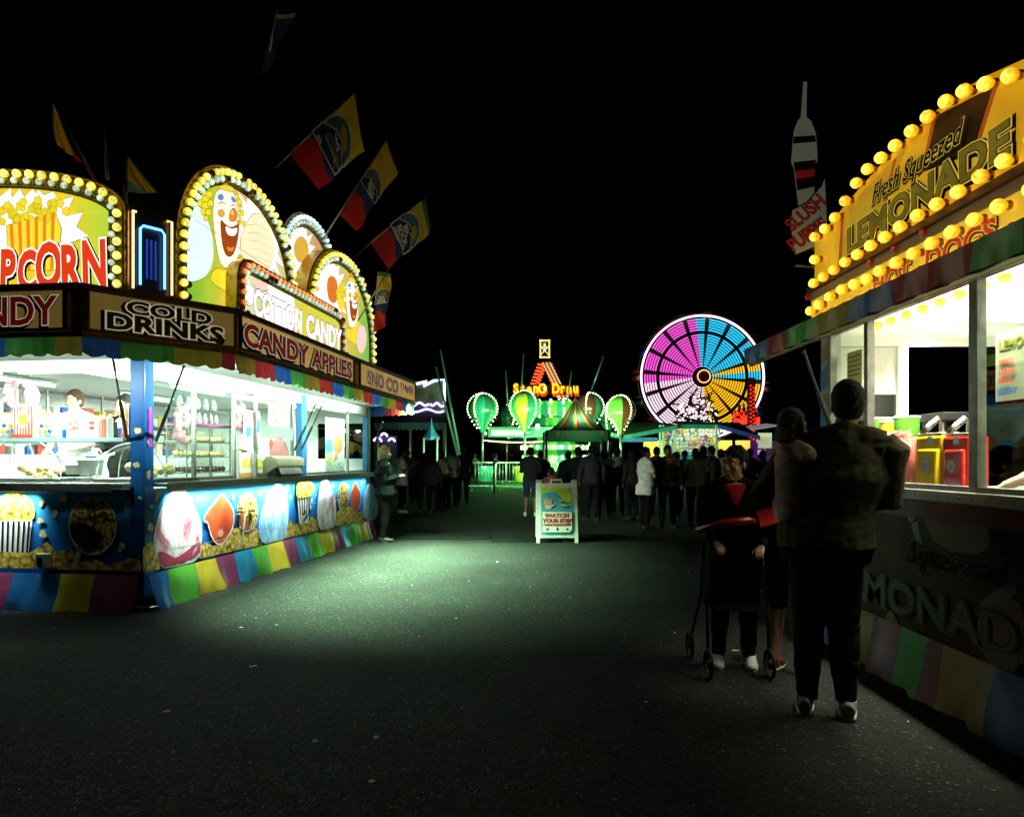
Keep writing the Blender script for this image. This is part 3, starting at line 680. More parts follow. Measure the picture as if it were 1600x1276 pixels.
def clown(art, M_):
    """painted laughing clown, drawn through map M_ from photo-like coordinates"""
    S = lambda pts, m, e=eK, w_=.005, sm=1: art.shape([M_(*p) for p in pts], m, e, w_, px=False, sm=sm)
    S([(338, 418), (352, 424), (372, 400), (388, 408), (376, 464), (356, 458), (326, 440), (330, 425)], eY)
    for (x, y, r) in ((318, 302, 5), (313, 309, 5), (320, 312, 6), (311, 318, 5), (318, 322, 6), (324, 304, 5), (315, 331, 5), (322, 332, 5), (318, 341, 4), (325, 318, 5)):
        S([(x + r * math.cos(t * .9), y + r * 1.15 * math.sin(t * .9)) for t in range(7)], eY, w_=.004)
    for (x, y, r) in ((366, 308, 4), (370, 316, 4.5), (368, 326, 4.5), (374, 333, 4), (370, 343, 4), (376, 350, 3.5)):
        S([(x + r * math.cos(t * .9), y + r * 1.2 * math.sin(t * .9)) for t in range(7)], eY, w_=.004)
    S([(330, 305), (335, 297), (348, 293), (358, 299), (364, 312), (367, 335), (371, 360), (370, 385), (366, 405), (357, 418), (346, 419), (338, 410), (334, 390), (330, 365), (327, 335)], eF)
    S([(346, 269), (336, 291), (344, 295), (357, 298), (353, 280)], eO)
    S([(337, 288), (346, 287), (359, 293), (361, 300), (350, 299), (337, 295)], eY, w_=.004)
    S([(334, 306), (341, 303), (344, 309), (342, 313), (335, 312)], eB, w_=.003); S([(355, 307), (361, 310), (363, 317), (356, 315)], eB, w_=.003)
    art.line([M_(335, 319), M_(340, 316), M_(345, 319)], .008, eK, px=False); art.line([M_(355, 322), M_(359, 320), M_(363, 324)], .008, eK, px=False)
    S([(333, 330), (340, 327), (345, 332), (343, 339), (335, 339)], eCk, w_=.003); S([(362, 345), (368, 344), (370, 350), (365, 353)], eCk, w_=.003)
    S([(337, 342), (345, 352), (355, 357), (366, 350), (366, 362), (362, 385), (356, 400), (347, 401), (341, 388), (338, 365)], eBr)
    S([(344, 352), (355, 359), (364, 355), (362, 367), (354, 370), (346, 365)], eW, w_=.003)
    S([(346, 384), (353, 388), (359, 384), (356, 394), (348, 393)], eO, w_=.002)
    S([(349, 341), (354, 326), (361, 327), (364, 338), (359, 346), (352, 346)], eO); art.ell(*M_(355, 333), .016, .02, eP, px=False)
# clown arch
FM = Fr(LT(.70, 0), EY)
def ar1(art):
    fr = FM
    u0, v0 = fr.uv(406, 370); art.star(u0, v0, .62, .40, 22, eW, eK, .006, px=False, ax=1.0, jit=.06)
    art.shape([(284, 311), (300, 312), (318, 330), (330, 362), (334, 400), (326, 428), (306, 440), (285, 440), (277, 400), (276, 345)], eC, eK, .004, sm=1)
    for k_ in range(4): art.line([(284 + 3 * k_, 330 + 22 * k_), (300, 340 + 20 * k_), (322, 345 + 22 * k_)], .006, mat('lit_floss_line', (.5, .75, .8), .4, em=1), k=.0015 * art.lay + .0004 + .0002 * k_)
    art.shape([(398, 332), (386, 343), (376, 368), (374, 394), (382, 410), (396, 422), (412, 424), (424, 412), (428, 388), (421, 356), (411, 337)], eP, eK, .005, sm=1)
    for k_ in range(5): art.line([(384 + k_ * 2, 352 + 12 * k_), (400, 350 + 13 * k_), (420, 362 + 12 * k_)], .006, mat('lit_cone_line', (.8, .5, .3), .4, em=.9), k=.0015 * art.lay + .0004 + .0002 * k_)
    clown(art, lambda x, y: fr.uv(x, y))
    art.line([(284, 337), (345, 375), (430, 430)], .006, eBr)
    art.lay += 3
P1 = arch_outline(FM, FM.uv(272, 440)[0], FM.uv(459, 440)[0], 2.78, 3.25, 4.28, pw=2.1)
ob = Vector((0, 0, 0))
g1 = graded('lit_arch_green_orange', [(0, (.10, .45, .03)), (.18, (.45, .62, .04)), (.36, (.75, .5, .06)), (.55, (.8, .42, .2)), (.8, (.85, .6, .35)), (1, (.2, .6, .1))], 1, -.5, 1.75, em=1.0, nz=.07)
b_arch = marquee(FM, P1, .22, g1, None, .105, (bm_y, bm_p), ar1, 'clown_arch')
# middle arch behind
FM2 = Fr(LT(.48, 0), EY)
def ar2(art):
    u0, v0 = FM2.uv(470, 390); art.star(u0, v0, .5, .3, 18, eW, eBr, .005, px=False, jit=.08)
    art.shape([(470, 368), (460, 378), (458, 395), (466, 410), (476, 408), (482, 395), (480, 378)], emi('gold', (.75, .45, .05), 1.0), eBr, .006, sm=1)
P2 = arch_outline(FM2, FM2.uv(424, 400)[0], FM2.uv(531, 400)[0], 2.78, 3.35, on(467, 325, FM2.o, FM2.n).z, pw=2.1)
g2 = graded('lit_arch_peach', [(0, (.75, .65, .3)), (.5, (.85, .62, .38)), (1, (.7, .4, .15))], 1, 1.2, 3, em=.85)
marquee(FM2, P2, .15, g2, None, .1, (bm_b, bm_w), ar2, 'middle_arch')
# apple arch
FM3 = Fr(LT(.66, 0), EY)
def ar3(art):
    u0, v0 = FM3.uv(517, 455); art.star(u0, v0, .62, .42, 20, eW, eK, .006, px=False, jit=.06)
    art.shape([(512, 432), (524, 433), (528, 452), (526, 470), (520, 474), (513, 468), (510, 450)], emi('apple', (.8, .2, .02), 1.0), eBr, .006, sm=1)
    art.shape([(524, 448), (536, 455), (538, 478), (532, 486), (527, 476)], eY, eBr, .005, sm=1)
    X0, Y0 = 547, 468
    def M_(x, y): return FM3.uv(X0 + (x - 350) * .45, Y0 + (y - 345) * .60)
    clown(art, M_)
    art.shape([(557, 505), (566, 512), (568, 535), (560, 556), (552, 545), (551, 520)], ePk, eK, .005, sm=1)
P3 = arch_outline(FM3, FM3.uv(477, 440)[0], FM3.uv(582, 500)[0], 2.78, 3.2, on(530, 393, FM3.o, FM3.n).z, pw=2.1)
g3 = graded('lit_arch_peach_green', [(0, (.85, .7, .3)), (.35, (.8, .5, .25)), (.7, (.65, .6, .08)), (1, (.15, .55, .08))], 1, 2.2, 4.6, em=.95)
marquee(FM3, P3, .18, g3, None, .115, (bm_y, bm_p), ar3, 'candy_apple_arch')
# cotton candy panel in front
FM4 = Fr(LT(.86, 0), EY)
a0, a1 = FM4.uv(371, 500)[0], FM4.uv(537, 560)[0]
P4 = [(a0, 2.78), (a0, 3.18), (a0 + .04, 3.28), (a0 + .12, 3.345), (a0 + .25, 3.37), (a1 - .3, 3.37), (a1 - .12, 3.33), (a1 - .04, 3.24), (a1, 3.1), (a1, 2.78)]
lilac = emi('lilac', (.9, .72, .8), 1.2); plum = mat('lit_plum', (.2, .04, .12), .4, em=.3, var=0)
def ar4(art):
    art.shape([(393, 420), (410, 415), (425, 430), (425, 448), (412, 456), (395, 450)], ePk, eK, .006, sm=1)
    art.shape([(385, 440), (395, 450), (398, 470), (388, 480), (380, 468)], eW, eK, .005, sm=1)
    L_ = a1 - a0
    art.star(a0 + .95, 3.1, .5, .3, 16, eW, None, px=False, jit=.1)
    c0, c1, c2_, c3 = [FM4.uv(x, 520)[0] for x in (396, 470, 477, 531)]
    for (tx, xa, xb) in (('COTTON', c0, c1), ('CANDY', c2_, c3)): art.fit(tx, xa, xb, 2.87, .36, [(plum, .028, 0, 0), (lilac, .019, 0, 0), (eW, .006, 0, 0)])
g4 = graded('lit_yellow_green', [(0, (.9, .88, .6)), (.25, (.4, .6, .1)), (.5, (.75, .68, .06)), (1, (.6, .68, .08))], 1, .2, 3.2, em=1.0)
marquee(FM4, P4, .12, g4, None, .1, (bm_r, bm_w), ar4, 'cotton_candy_sign', inset=.12)
# popcorn panel on the front
FQ = Fr(LT(0, -1.0), EX)
P5 = arch_outline(FQ, -1.9, .52, 2.78, 3.42, 3.8, pw=2.0)
def ar5(art):
    q = lambda P: crop(0, 220, 3.752, P)
    art.shape(q([(-80, 470), (-120, 265), (0, 330), (30, 262), (75, 335), (100, 262), (145, 330), (190, 262), (215, 310), (232, 262), (262, 320), (350, 272), (345, 355), (435, 328), (385, 445), (490, 420), (450, 505), (520, 560), (300, 640), (-80, 640)]), eW, eK, .006)
    for x in (40, 115, 205, 262): art.shape(q([(x, 266), (x + 55, 266), (x + 30, 318)]), ePk, eK, .003)
    art.shape(q([(45, 500), (330, 420), (365, 520), (345, 760), (60, 760)]), eY, eK, .006)
    for k_ in range(6): art.shape(q([(62 + 50 * k_, 497 - 14 * k_), (85 + 50 * k_, 490 - 14 * k_), (100 + 45 * k_, 760), (80 + 45 * k_, 760)]), eO)
    rnd = random.Random(5)
    for k_ in range(46):
        x = rnd.uniform(-40, 330); y = 440 - (x - 40) * .12 - rnd.uniform(-45, 42); u_, v_ = art.fr.uv(*q([(x, y)])[0]); r = rnd.uniform(.028, .045)
        art.star(u_, v_, r, r * .8, 5, mat('lit_kernel', (.8, .65, .02), .4, em=1.1), mat('lit_kernel_edge', (.5, .35, .0), .4, em=.5), .004, px=False, k=.011 + .00015 * k_)
    art.lay = 13
    for (x, y) in ((55, 385), (148, 365), (235, 355), (365, 375), (400, 420)): 
        u_, v_ = art.fr.uv(*q([(x, y)])[0]); art.star(u_, v_, .04, .028, 5, eY, eBr, .004, px=False)
    redl = emi('signred', (.80, .05, .01), 1.0)
    ltr = [('P', -.03, .62), ('C', .30, .60), ('O', .585, .70), ('R', .875, .62), ('N', 1.18, .70)]
    u1, v1 = art.fr.uv(30, 420)
    for (c, ux, h) in (('P', -.085, .46), ('C', .10, .44), ('O', .29, .50), ('R', .49, .48), ('N', .705, .50)):
        art.letters(c, u1 + ux, 2.80 + (.015 if c in 'ON' else 0), h * 1.02, [(eK, .045, .012, -.012), (eW, .036, 0, 0), (redl, .02, 0, 0)], sx=.56, rot=(.03 if c in 'RN' else -.03))
    for (c, ux, h) in (('O', -.29, .5), ('P', -.5, .46)):
        art.letters(c, u1 + ux, 2.80, h, [(eK, .045, .012, -.012), (eW, .036, 0, 0), (redl, .02, 0, 0)], sx=.56)
g5 = graded('lit_popcorn_yellow', [(0, (.85, .62, .02)), (.6, (.85, .65, .02)), (.78, (.6, .68, .04)), (1, (.15, .6, .08))], 0, -1.0, .6, em=1.0, nz=.04)
marquee(FQ, P5, .2, g5, None, .112, (bm_y, bm_w), ar5, 'popcorn_arch', inset=.14)
# neon column on the cut corner
pA = LT(.52, -1.02); pB = LT(.72, -.66); FN = Fr(pA, pB - pA); LN = (pB - pA).length
mb = MB(); mb.obox(FN.p(0, 2.77, -.12), FN.u * LN, FN.v * .86, FN.n * .12); nb = mb.build('neon_column', mat('neon_box', (.02, .02, .03), .3, .3), CT, bev=.01)
def neon(mats_, pts, r, name): m_ = MB(); m_.loft(pts, r, 8); return m_.build(name, mats_, nb)
no = mat('neon_orange', (1, .5, .12), .3, em=3.2, emc=(1, .55, .18), var=0); nbk = mat('neon_blue', (.2, .5, 1), .3, em=3.2, emc=(.12, .42, 1), var=0); nbd = mat('neon_blue_dim', (.02, .05, .3), .3, em=.35, emc=(.03, .12, .8), var=0)
zt = 3.42
neon(no, [FN.p(.045, 2.8, .035), FN.p(.045, zt, .035), FN.p(.075, zt, .02)], .009, 'neon_tube'); neon(no, [FN.p(LN - .045, 2.8, .035), FN.p(LN - .045, zt - .01, .035), FN.p(LN - .08, zt - .01, .02)], .009, 'neon_tube')
neon(nbk, [FN.p(.105, 2.84, .03), FN.p(.105, zt - .13, .03), FN.p(.13, zt - .1, .03), FN.p(LN - .13, zt - .1, .03), FN.p(LN - .105, zt - .13, .03), FN.p(LN - .105, 2.84, .03)], .010, 'neon_tube')
for k_ in (.165, .2, .235): neon(nbd, [FN.p(k_, 2.9, .02), FN.p(k_, zt - .2, .02)], .008, 'neon_tube')
# ---------------------------------------------------------------- lamps of the trailer, with added fill lights
FLU = (.78, 1.0, .82); GRN = (.56, 1.0, .58)
tube_m = mat('fluorescent_tube', (.95, 1, .95), .3, em=2.6, emc=(.9, 1, .9), var=0)
def fluor(p, d, Ln, parent, power, name='fluorescent_lamp', direction=(0, 0, -1), r=.018, spread=None, col=FLU):
    p = Vector(p); d = Vector(d); mb = MB(); q = p + d * Ln; up = Z * .03
    mb.cyl(p, q, r, n=10, m=0); mb.obox(p + up * .8 - d.cross(Z) * .05, d * Ln, d.cross(Z) * .1, Z * .025, 1)
    o = mb.build(name, [tube_m, white], parent)
    lamp(name + '_light', 'AREA', (p + q) / 2 - Z * .03, o, power, col, (Ln, .08), direction, d, spread or math.radians(120)); return o
for k_ in range(4): fluor(LT(.86, .1 + k_ * 1.45, 2.31), EY, 1.3, CT, POW['canopy'] * (.55, .85, 1.0, .85)[k_], direction=EX * .42 + EY * .15 - Z, spread=math.radians(84), col=GRN)
for k_ in range(4): lamp('canopy_inner_fill', 'AREA', LT(.93, .75 + k_ * 1.45, 2.30), CT, POW['face'], FLU, (1.2, .08), EX * -1 - Z * .12, EY, math.radians(95))  # extra inward lights beside the canopy tubes, added to brighten the goods
for k_ in range(2): fluor(LT(-2.9 + k_ * 1.6, -1.12, 2.335), EX, 1.2, CT, POW['face'] * .42, name='front_canopy_lamp', direction=EY - Z * .30, spread=math.radians(72))
for k_ in range(3): lamp('added_wall_fill', 'AREA', LT(-.45, 1.0 + k_ * 2.1, 2.33), CT, POW['face'] * .75, FLU, (1.2, .08), EX * -1 - Z * .35, EY, math.radians(130))  # added area lights without fixtures, brighten the back wall and shelves
for k_ in range(4): fluor(LT(-.9, .3 + k_ * 1.6, 2.32), EY, 1.2, CT, POW['inside'], spread=math.radians(95))
for k_ in range(2): fluor(LT(-2.3, .5 + k_ * 2.4, 2.32), EY, 1.2, CT, POW['inside'] * .8, spread=math.radians(100))
fluor(LT(-3.0, .35, 2.32), EX, 1.2, CT, POW['inside'], spread=math.radians(85)); fluor(LT(-1.6, .35, 2.32), EX, 1.2, CT, POW['inside'], spread=math.radians(85))
# strip lamps under the side counter
for (x0, x1, pw_) in ((262, 330, 1), (405, 452, 1.1), (330, 405, .75), (452, 520, .55), (520, 572, .45)):
    b0_ = FS.uv(x0, 760)[0]; b1_ = FS.uv(x1, 760)[0]; mb = MB(); mb.cyl(LT(.11, b0_, 1.155), LT(.11, b1_, 1.155), .01, n=8)
    o = mb.build('counter_lamp', mat('counter_tube', (.9, 1, .95), .3, em=1.2, emc=(.85, 1, .95), var=0), CT); lamp('counter_light', 'AREA', LT(.1, (b0_ + b1_) / 2, 1.14), o, POW['under'] * pw_, (.8, 1, .95), (b1_ - b0_, .04), EX * -.45 - Z, EY, math.radians(75))
mb = MB(); mb.cyl(LT(-1.7, -.1, 1.155), LT(-1.1, -.1, 1.155), .01, n=8); o = mb.build('counter_lamp', mat('counter_tube', (.9, 1, .95), .3, em=1.2, emc=(.85, 1, .95), var=0), CT); lamp('counter_light', 'AREA', LT(-1.4, -.1, 1.14), o, POW['under'] * .3, (.8, 1, .95), (.6, .04), EY * .45 - Z, EX, math.radians(75))
# ================================================================ goods in the candy trailer
cardw = mat('white_card', (.78, .76, .7), .6, var=.05); cardr = mat('red_card', (.65, .06, .03), .6); cardy = mat('yellow_card', (.8, .65, .05), .6); cardp = mat('pink_card', (.75, .45, .35), .6)
cupb = mat('cup_blue', (.02, .12, .45), .4); cupw = mat('cup_white', (.8, .8, .78), .4); strawm = mat('straw_plastic', (.75, .25, .2), .35)
bagm = glass('clear_bag', (.97, .98, .97), .22, .25); pinkf = printed('pink_floss', [(.3, (.75, .38, .42)), (.5, (.62, .25, .32)), (.7, (.8, .5, .52))], 12, dist=1)
def box_pack(fr, a, z, w_, h, d, label, style, cat='popcorn box', group=None):
    """a filled popcorn box standing at a,z on plane fr"""
    base = fr.p(a, z, 0); t = thing('popcorn_box', label, cat, base, 0, group)
    mb = MB(); mb.obox(fr.p(a - w_ / 2, z, -d / 2), fr.u * w_, fr.n * d * 1, Z * h)
    body = mb.build('carton', [cardw], t, bev=.002)
    f2 = Fr(fr.p(0, 0, d / 2), fr.u); art = Art(f2)
    if style == 'stripe':
        for k_ in range(7):
            x = a - w_ / 2 + w_ * (k_ + .25) / 7; art.shape([(x, z + .02), (x + w_ / 16, z + .02), (x + w_ / 16, z + h * .97), (x, z + h * .97)], cardr, px=False)
        art.ell(a, z + h * .58, w_ * .3, h * .26, cardw, px=False); 
        for q in ((-.1, .64), (.1, .66), (-.02, .5), (.12, .5)): art.ell(a + q[0] * w_, z + q[1] * h, w_ * .12, h * .09, cardy, cardr, .002, px=False)
        art.shape([(a - w_ / 2, z + .005), (a + w_ / 2, z + .005), (a + w_ / 2, z + h * .12), (a - w_ / 2, z + h * .12)], cardr, px=False)
    elif style == 'plain':
        art.ell(a, z + h * .45, w_ * .36, h * .27, cardr, px=False); art.ell(a, z + h * .45, w_ * .33, h * .24, cardw, px=False)
        art.letters('POP', a, z + h * .48, h * .2, [(cardr, .002, 0, 0)], sx=.9, rot=.15); art.letters('CORN', a, z + h * .3, h * .2, [(cardr, .002, 0, 0)], sx=.8, rot=.15)
        art.letters('fresh', a, z + h * .76, h * .12, [(cardr, .001, 0, 0)], shear=.3)
    elif style == 'wide':
        for k_ in range(6):
            x = a - w_ * .02 + w_ * .5 * k_ / 6; art.shape([(x, z + .005), (x + w_ / 22, z + .005), (x + w_ / 22, z + h * .95), (x, z + h * .95)], cardr, px=False)
        for k_ in range(2): art.ell(a - w_ * .28, z + h * (.5 + .25 * k_), w_ * .15, h * .1, cardr, px=False)
    elif style == 'kernel':
        for q in ((-.12, .6), (.1, .62), (0, .46), (.14, .47), (-.14, .45)): art.ell(a + q[0] * w_, z + q[1] * h, w_ * .16, h * .1, cardy, mat('orange_card', (.7, .35, .03), .6), .002, px=False)
        art.shape([(a - w_ / 2, z + .005), (a + w_ / 2, z + .005), (a + w_ / 2, z + h * .18), (a - w_ / 2, z + h * .18)], mat('orange_card', (.7, .35, .03), .6), px=False)
    art.build('printed_front', t)
    mb = MB(); rnd = random.Random(int(a * 1000))
    for k_ in range(14): mb.ball(fr.p(a + rnd.uniform(-.4, .4) * w_, z + h + rnd.uniform(-.005, .015), rnd.uniform(-.35, .35) * d), .014, 0, 6, 4)
    mb.build('popcorn', mat('popcorn_real', (.8, .68, .35), .8), t); return t
def pxw(fr, x0, x1, y): return fr.uv(x0, y)[0], fr.uv(x1, y)[0]
G1 = Fr(LT(0, .03), EX)
def shelf_item(x0, x1, ytop): a_, b_ = pxw(G1, x0, x1, 680); return (a_ + b_) / 2, b_ - a_, G1.uv((x0 + x1) / 2, ytop)[1] - ZS
a_, w_, h_ = shelf_item(26, 58, 634); box_pack(G1, a_, ZS + .001, w_, h_, .08, 'white popcorn box with fine red stripes and a yellow blob, on the front shelf', 'stripe')
a_, w_, h_ = shelf_item(108, 130, 644); box_pack(G1, a_, ZS + .001, w_, h_, .07, 'plain white box reading POP CORN in a red circle, on the front shelf', 'plain')
a_, w_, h_ = shelf_item(142, 173, 653); box_pack(G1, a_, ZS + .001, w_, h_, .08, 'wide low box with bold red stripes on its right half, on the front shelf', 'wide')
a_, w_, h_ = shelf_item(194, 206, 634); box_pack(G1, a_, ZS + .001, w_, h_, .08, 'narrow striped popcorn box against the blue corner post', 'stripe')
for (x0, x1, yt, lab) in ((3, 24, 645, 'white bucket with yellow rim at the far left end of the front shelf'), (61, 82, 646, 'white bucket with yellow rim between the striped box and the blue cup')):
    a_, w_, h_ = shelf_item(x0, x1, yt); c = G1.p(a_, ZS, 0); t = thing('popcorn_bucket', lab, 'bucket', c)
    mb = MB(); r = w_ / 2; mb.lathe([(0.001, .002), (r * .8, .002), (r, h_), (r * .96, h_), (r * .78, .01)], c, 20); mb.build('bucket', cardw, t)
    mb = MB(); mb.lathe([(r, h_ - .012), (r * 1.05, h_ - .006), (r * 1.05, h_ + .002), (r * .95, h_ + .002)], c, 20); mb.build('rim', cardy, t)
    mb = MB()
    for k_ in range(5): mb.ball(c + Vector((r * .8 * math.cos(-2 + k_ * .4), r * .8 * math.sin(-2 + k_ * .4), h_ * (.3 + .2 * (k_ % 2)))), r * .3, k_ % 3, 8, 6)
    mb.build('printed_dots', [cardy, cupb, cardp], t)
def cup(c, r, h, lab, straw=True, name='drink_cup', low=cupb):
    t = thing(name, lab, 'cup', c); c = Vector(c); mb = MB(); mb.lathe([(0.001, .001), (r * .72, .001), (r * .86, h * .55)], c, 16, 1); mb.lathe([(r * .86, h * .55), (r, h)], c, 16, 0)
    mb.build('cup', [cupw, low], t); mb = MB(); mb.lathe([(r * 1.05, h), (r * 1.05, h + .008), (0.001, h + .012)], c, 16); mb.build('lid', cupw, t)
    if straw: mb = MB(); mb.cyl(c + Z * h * .5, c + Vector((-.02, 0, h + .09)), .004, n=6); mb.build('straw', strawm, t)
    return t
for (x0, x1, yt, lab) in ((97, 107, 660, 'blue and white drink cup left of the plain popcorn box'), (184, 194, 656, 'blue and white drink cup beside the blue corner post')):
    a_, w_, h_ = shelf_item(x0, x1, yt); cup(G1.p(a_, ZS, 0), w_ / 2, h_, lab)
# cotton candy bags hung from the ceiling
def floss_bag(p, w_, h, lab, frm):
    t = thing('cotton_candy_bag', lab, 'candy bag', p, 0, 'bags of pink cotton candy'); p = Vector(p)
    mb = MB(); mb.loft([p + Z * h * k_ for k_ in (0, .1, .3, .6, .85, 1)], [(w_ * q, w_ * q * .6) for q in (.1, .4, .5, .48, .3, .12)], 12); mb.build('bag', bagm, t)
    mb = MB(); rnd = random.Random(int(p.x * 99)); 
    for k_ in range(14): mb.ball(p + Z * h * (.2 + .6 * k_ / 14) + Vector((rnd.uniform(-.2, .2) * w_, rnd.uniform(-.1, .1) * w_, 0)), w_ * .24, 0, 8, 6)
    mb.build('cotton_candy', pinkf, t); mb = MB(); mb.cyl(p + Z * h * .98, Vector((p.x, p.y, 2.383)), .003, n=5); mb.build('hanging_string', cupw, t)
for (x, y0, y1, w_, b_, lab) in ((17, 645, 585, .17, .5, 'pink cotton candy bag hanging at the far left of the front window'), (48, 640, 590, .2, .45, 'pink cotton candy bag hanging above the striped popcorn box')):
    p = on(x, y0, LT(0, b_), EY); q = on(x, y1, LT(0, b_), EY); floss_bag(p, w_, q.z - p.z, lab, G1)
for (x, y0, y1, w_, a__, lab) in ((283, 705, 615, .24, -.35, 'large pink cotton candy bag hanging just inside the first side window'), (376, 680, 628, .24, -.6, 'pink cotton candy bag hanging right of the candy apple rack'), (443, 640, 600, .2, -.5, 'small pink cotton candy bag hanging over the pink cutout')):
    p = on(x, y0, LT(a__, 0), EX); q = on(x, y1, LT(a__, 0), EX); floss_bag(p, w_, q.z - p.z, lab, FS)
# domed warmers on the front counter
for (x0, x1, lab) in ((-20, 100, 'left clear domed food warmer on the front counter'), (155, 262, 'right clear domed food warmer behind the blue corner post')):
    fr = Fr(LT(0, .28), EX); a_, c_ = pxw(fr, x0, x1, 740); r = (c_ - a_) / 2; m_ = (a_ + c_) / 2; base = LT(m_, .52, 1.206)
    t = thing('domed_warmer', lab, 'food warmer', base, 0); mb = MB(); mb.obox(LT(a_ - .02, .2, 1.207), EX * (2 * r + .04), EY * .62, Z * .04); mb.build('base_tray', steel, t, bev=.006)
    mb = MB(); N_ = 20
    for sgn, b_ in ((0, .24), (1, .78)): pass
    P = [(r * math.cos(math.pi * k_ / N_), r * .93 * math.sin(math.pi * k_ / N_)) for k_ in range(N_ + 1)]
    for k_ in range(N_):
        (x_, z_), (x2, z2) = P[k_], P[k_ + 1]
        mb.add([LT(m_ + x_, .24, 1.25 + z_), LT(m_ + x2, .24, 1.25 + z2), LT(m_ + x2, .78, 1.25 + z2), LT(m_ + x_, .78, 1.25 + z_)], [(0, 1, 2, 3)], 0, True)
    mb.add([LT(m_ + x_, .24, 1.25 + z_) for x_, z_ in P], [list(range(N_ + 1))], 0); mb.build('clear_dome', acrylic, t, weld=True)
    mb = MB(); mb.loft([LT(m_ + x_, .238, 1.25 + z_) for x_, z_ in P], .007, 6); mb.loft([LT(m_ + x_ * .35, .236, 1.25 + z_) for x_, z_ in P], .005, 6); mb.build('dome_rim', mat('clear_rim', (.7, .78, .74), .2), t)
    mb = MB(); rnd = random.Random(3)
    for k_ in range(26): mb.ball(LT(m_ + rnd.uniform(-.6, .6) * r, .5 + rnd.uniform(-.15, .15), 1.27 + rnd.uniform(0, .1)), rnd.uniform(.03, .05), 0, 7, 5)
    mb.build('food', printed('fried_food', [(.3, (.45, .25, .08)), (.7, (.65, .5, .25))], 18), t)
# tubs and boxes on the counter behind
def tub(p, r, h, lab, m_=cupw, name='white_tub'):
    mb = MB(); mb.lathe([(0.001, .001), (r * .8, .001), (r, h * .9), (r * 1.06, h * .9), (r * 1.06, h), (.001, h + .01)], p, 20); o = mb.build(name, m_); tag(o, lab, 'tub'); return o
tub(on(142, 743, LT(0, .4), EY), .12, .17, 'large white tub between the two domed warmers')
tub(on(117, 741, LT(0, .35), EY), .09, .10, 'low white tub left of the large white tub')
tub(on(142, 723, LT(0, .55), EY) , .055, .075, 'small cup with a blue band on the large tub', cupb)
# shelves and cabinets at the back wall
kit = thing('back_shelf_unit', 'tall white back cabinet with shelves along the far wall of the candy trailer', 'cabinet', LT(-3.2, 2, .9))
mb = MB(); lbox(mb, -3.52, -3.15, .4, 6.2, .9, 1.5); mb.build('cabinet', wallw, kit, bev=.01)
for z_ in (1.72, 1.98): mb = MB(); lbox(mb, -3.5, -3.2, .4, 6.2, z_, z_ + .02); mb.build('shelf', alu, kit)
mb = MB()
for k_ in range(11): lbox(mb, -3.2, -3.18, .45 + k_ * .55, .48 + k_ * .55, 1.5, 2.38)
mb.build('upright', alu, kit)
rnd = random.Random(11); pal = [cardw, cardr, cardy, cupb, cupw, mat('mint_card', (.4, .65, .5), .6), cardp]
for z_ in (1.501, 1.741, 2.001):
    b_ = .5
    while b_ < 6.0:
        wd = rnd.uniform(.09, .24); hh = rnd.uniform(.1, .2)
        mb = MB(); lbox(mb, -3.42, -3.24, b_, b_ + wd, z_, z_ + hh); m_ = pal[rnd.randrange(7)]
        o = mb.build('supply_box', m_, bev=.004); tag(o, 'small supply carton on the back shelves of the candy trailer', 'carton', 'supply cartons on the back shelves'); b_ += wd + rnd.uniform(.02, .15)
# candy apple rack
rk = thing('candy_apple_rack', 'metal wire rack of candy apples behind the side window', 'display rack', LT(-.5, 1.2, 1.21))
FR_ = Fr(LT(-.34, 0), EY); r0, r1 = pxw(FR_, 286, 356, 690)
tiers = [FR_.uv(320, y)[1] for y in (737, 713, 690, 665, 640)]
mb = MB()
for z_ in tiers: mb = MB(); lbox(mb, -.56, -.3, r0, r1, z_ - .012, z_); mb.build('shelf', steel, rk, bev=.002)
for (a__, b_) in ((-.31, r0 + .01), (-.31, r1 - .02), (-.55, r0 + .01), (-.55, r1 - .02), (-.31, (r0 + r1) / 2)):
    mb = MB(); lbox(mb, a__, a__ + .012, b_, b_ + .012, 1.206, tiers[-1]); mb.build('upright', steel, rk)
mb = MB(); lbox(mb, -.57, -.29, r0, r1, tiers[3] + .002, tiers[3] + .02); mb.build('pink_trim', mat('pink_trim', (.6, .04, .25), .4), rk)
am = {'d': mat('dark_candy', (.06, .02, .02), .12, coat=1), 'n': printed('nut_candy', [(.35, (.5, .38, .12)), (.6, (.75, .65, .35))], 90), 'c': mat('caramel_candy', (.5, .28, .07), .2, coat=.6)}
proto = {}
for k_, lab in (('d', 'dark glossy candy apple on the bottom shelf of the rack'), ('n', 'nut covered caramel apple on a middle shelf of the rack')):
    t = thing('candy_apple', lab, 'candy apple', (0, 0, 0), 0, 'dark candy apples' if k_ == 'd' else 'nut covered caramel apples'); mb = MB(); mb.ball((0, 0, .032), .034, 0, 12, 8, (1, 1, .92)); mb.build('apple', am[k_], t)
    mb = MB(); mb.cyl((0, 0, .055), (0, 0, .12), .004, n=6); mb.build('stick', mat('wood_stick', (.75, .62, .4), .6), t); proto[k_] = t
for ti, k_ in ((0, 'd'), (1, 'n'), (2, 'n')):
    n_ = int((r1 - r0 - .04) / .075)
    for i in range(n_):
        for a__ in (-.35, -.46):
            t = proto[k_] if ((ti < 2) and i == 0 and a__ == -.35) else copy_tree(proto[k_])
            t.location = LT(a__, r0 + .05 + i * .075, tiers[ti] + .001); t.rotation_euler.z = i
for i in range(6):
    c = LT(-.42, r0 + .08 + i * .13, tiers[3] + .022 if i % 2 else tiers[2] + .09)
c_ = 0
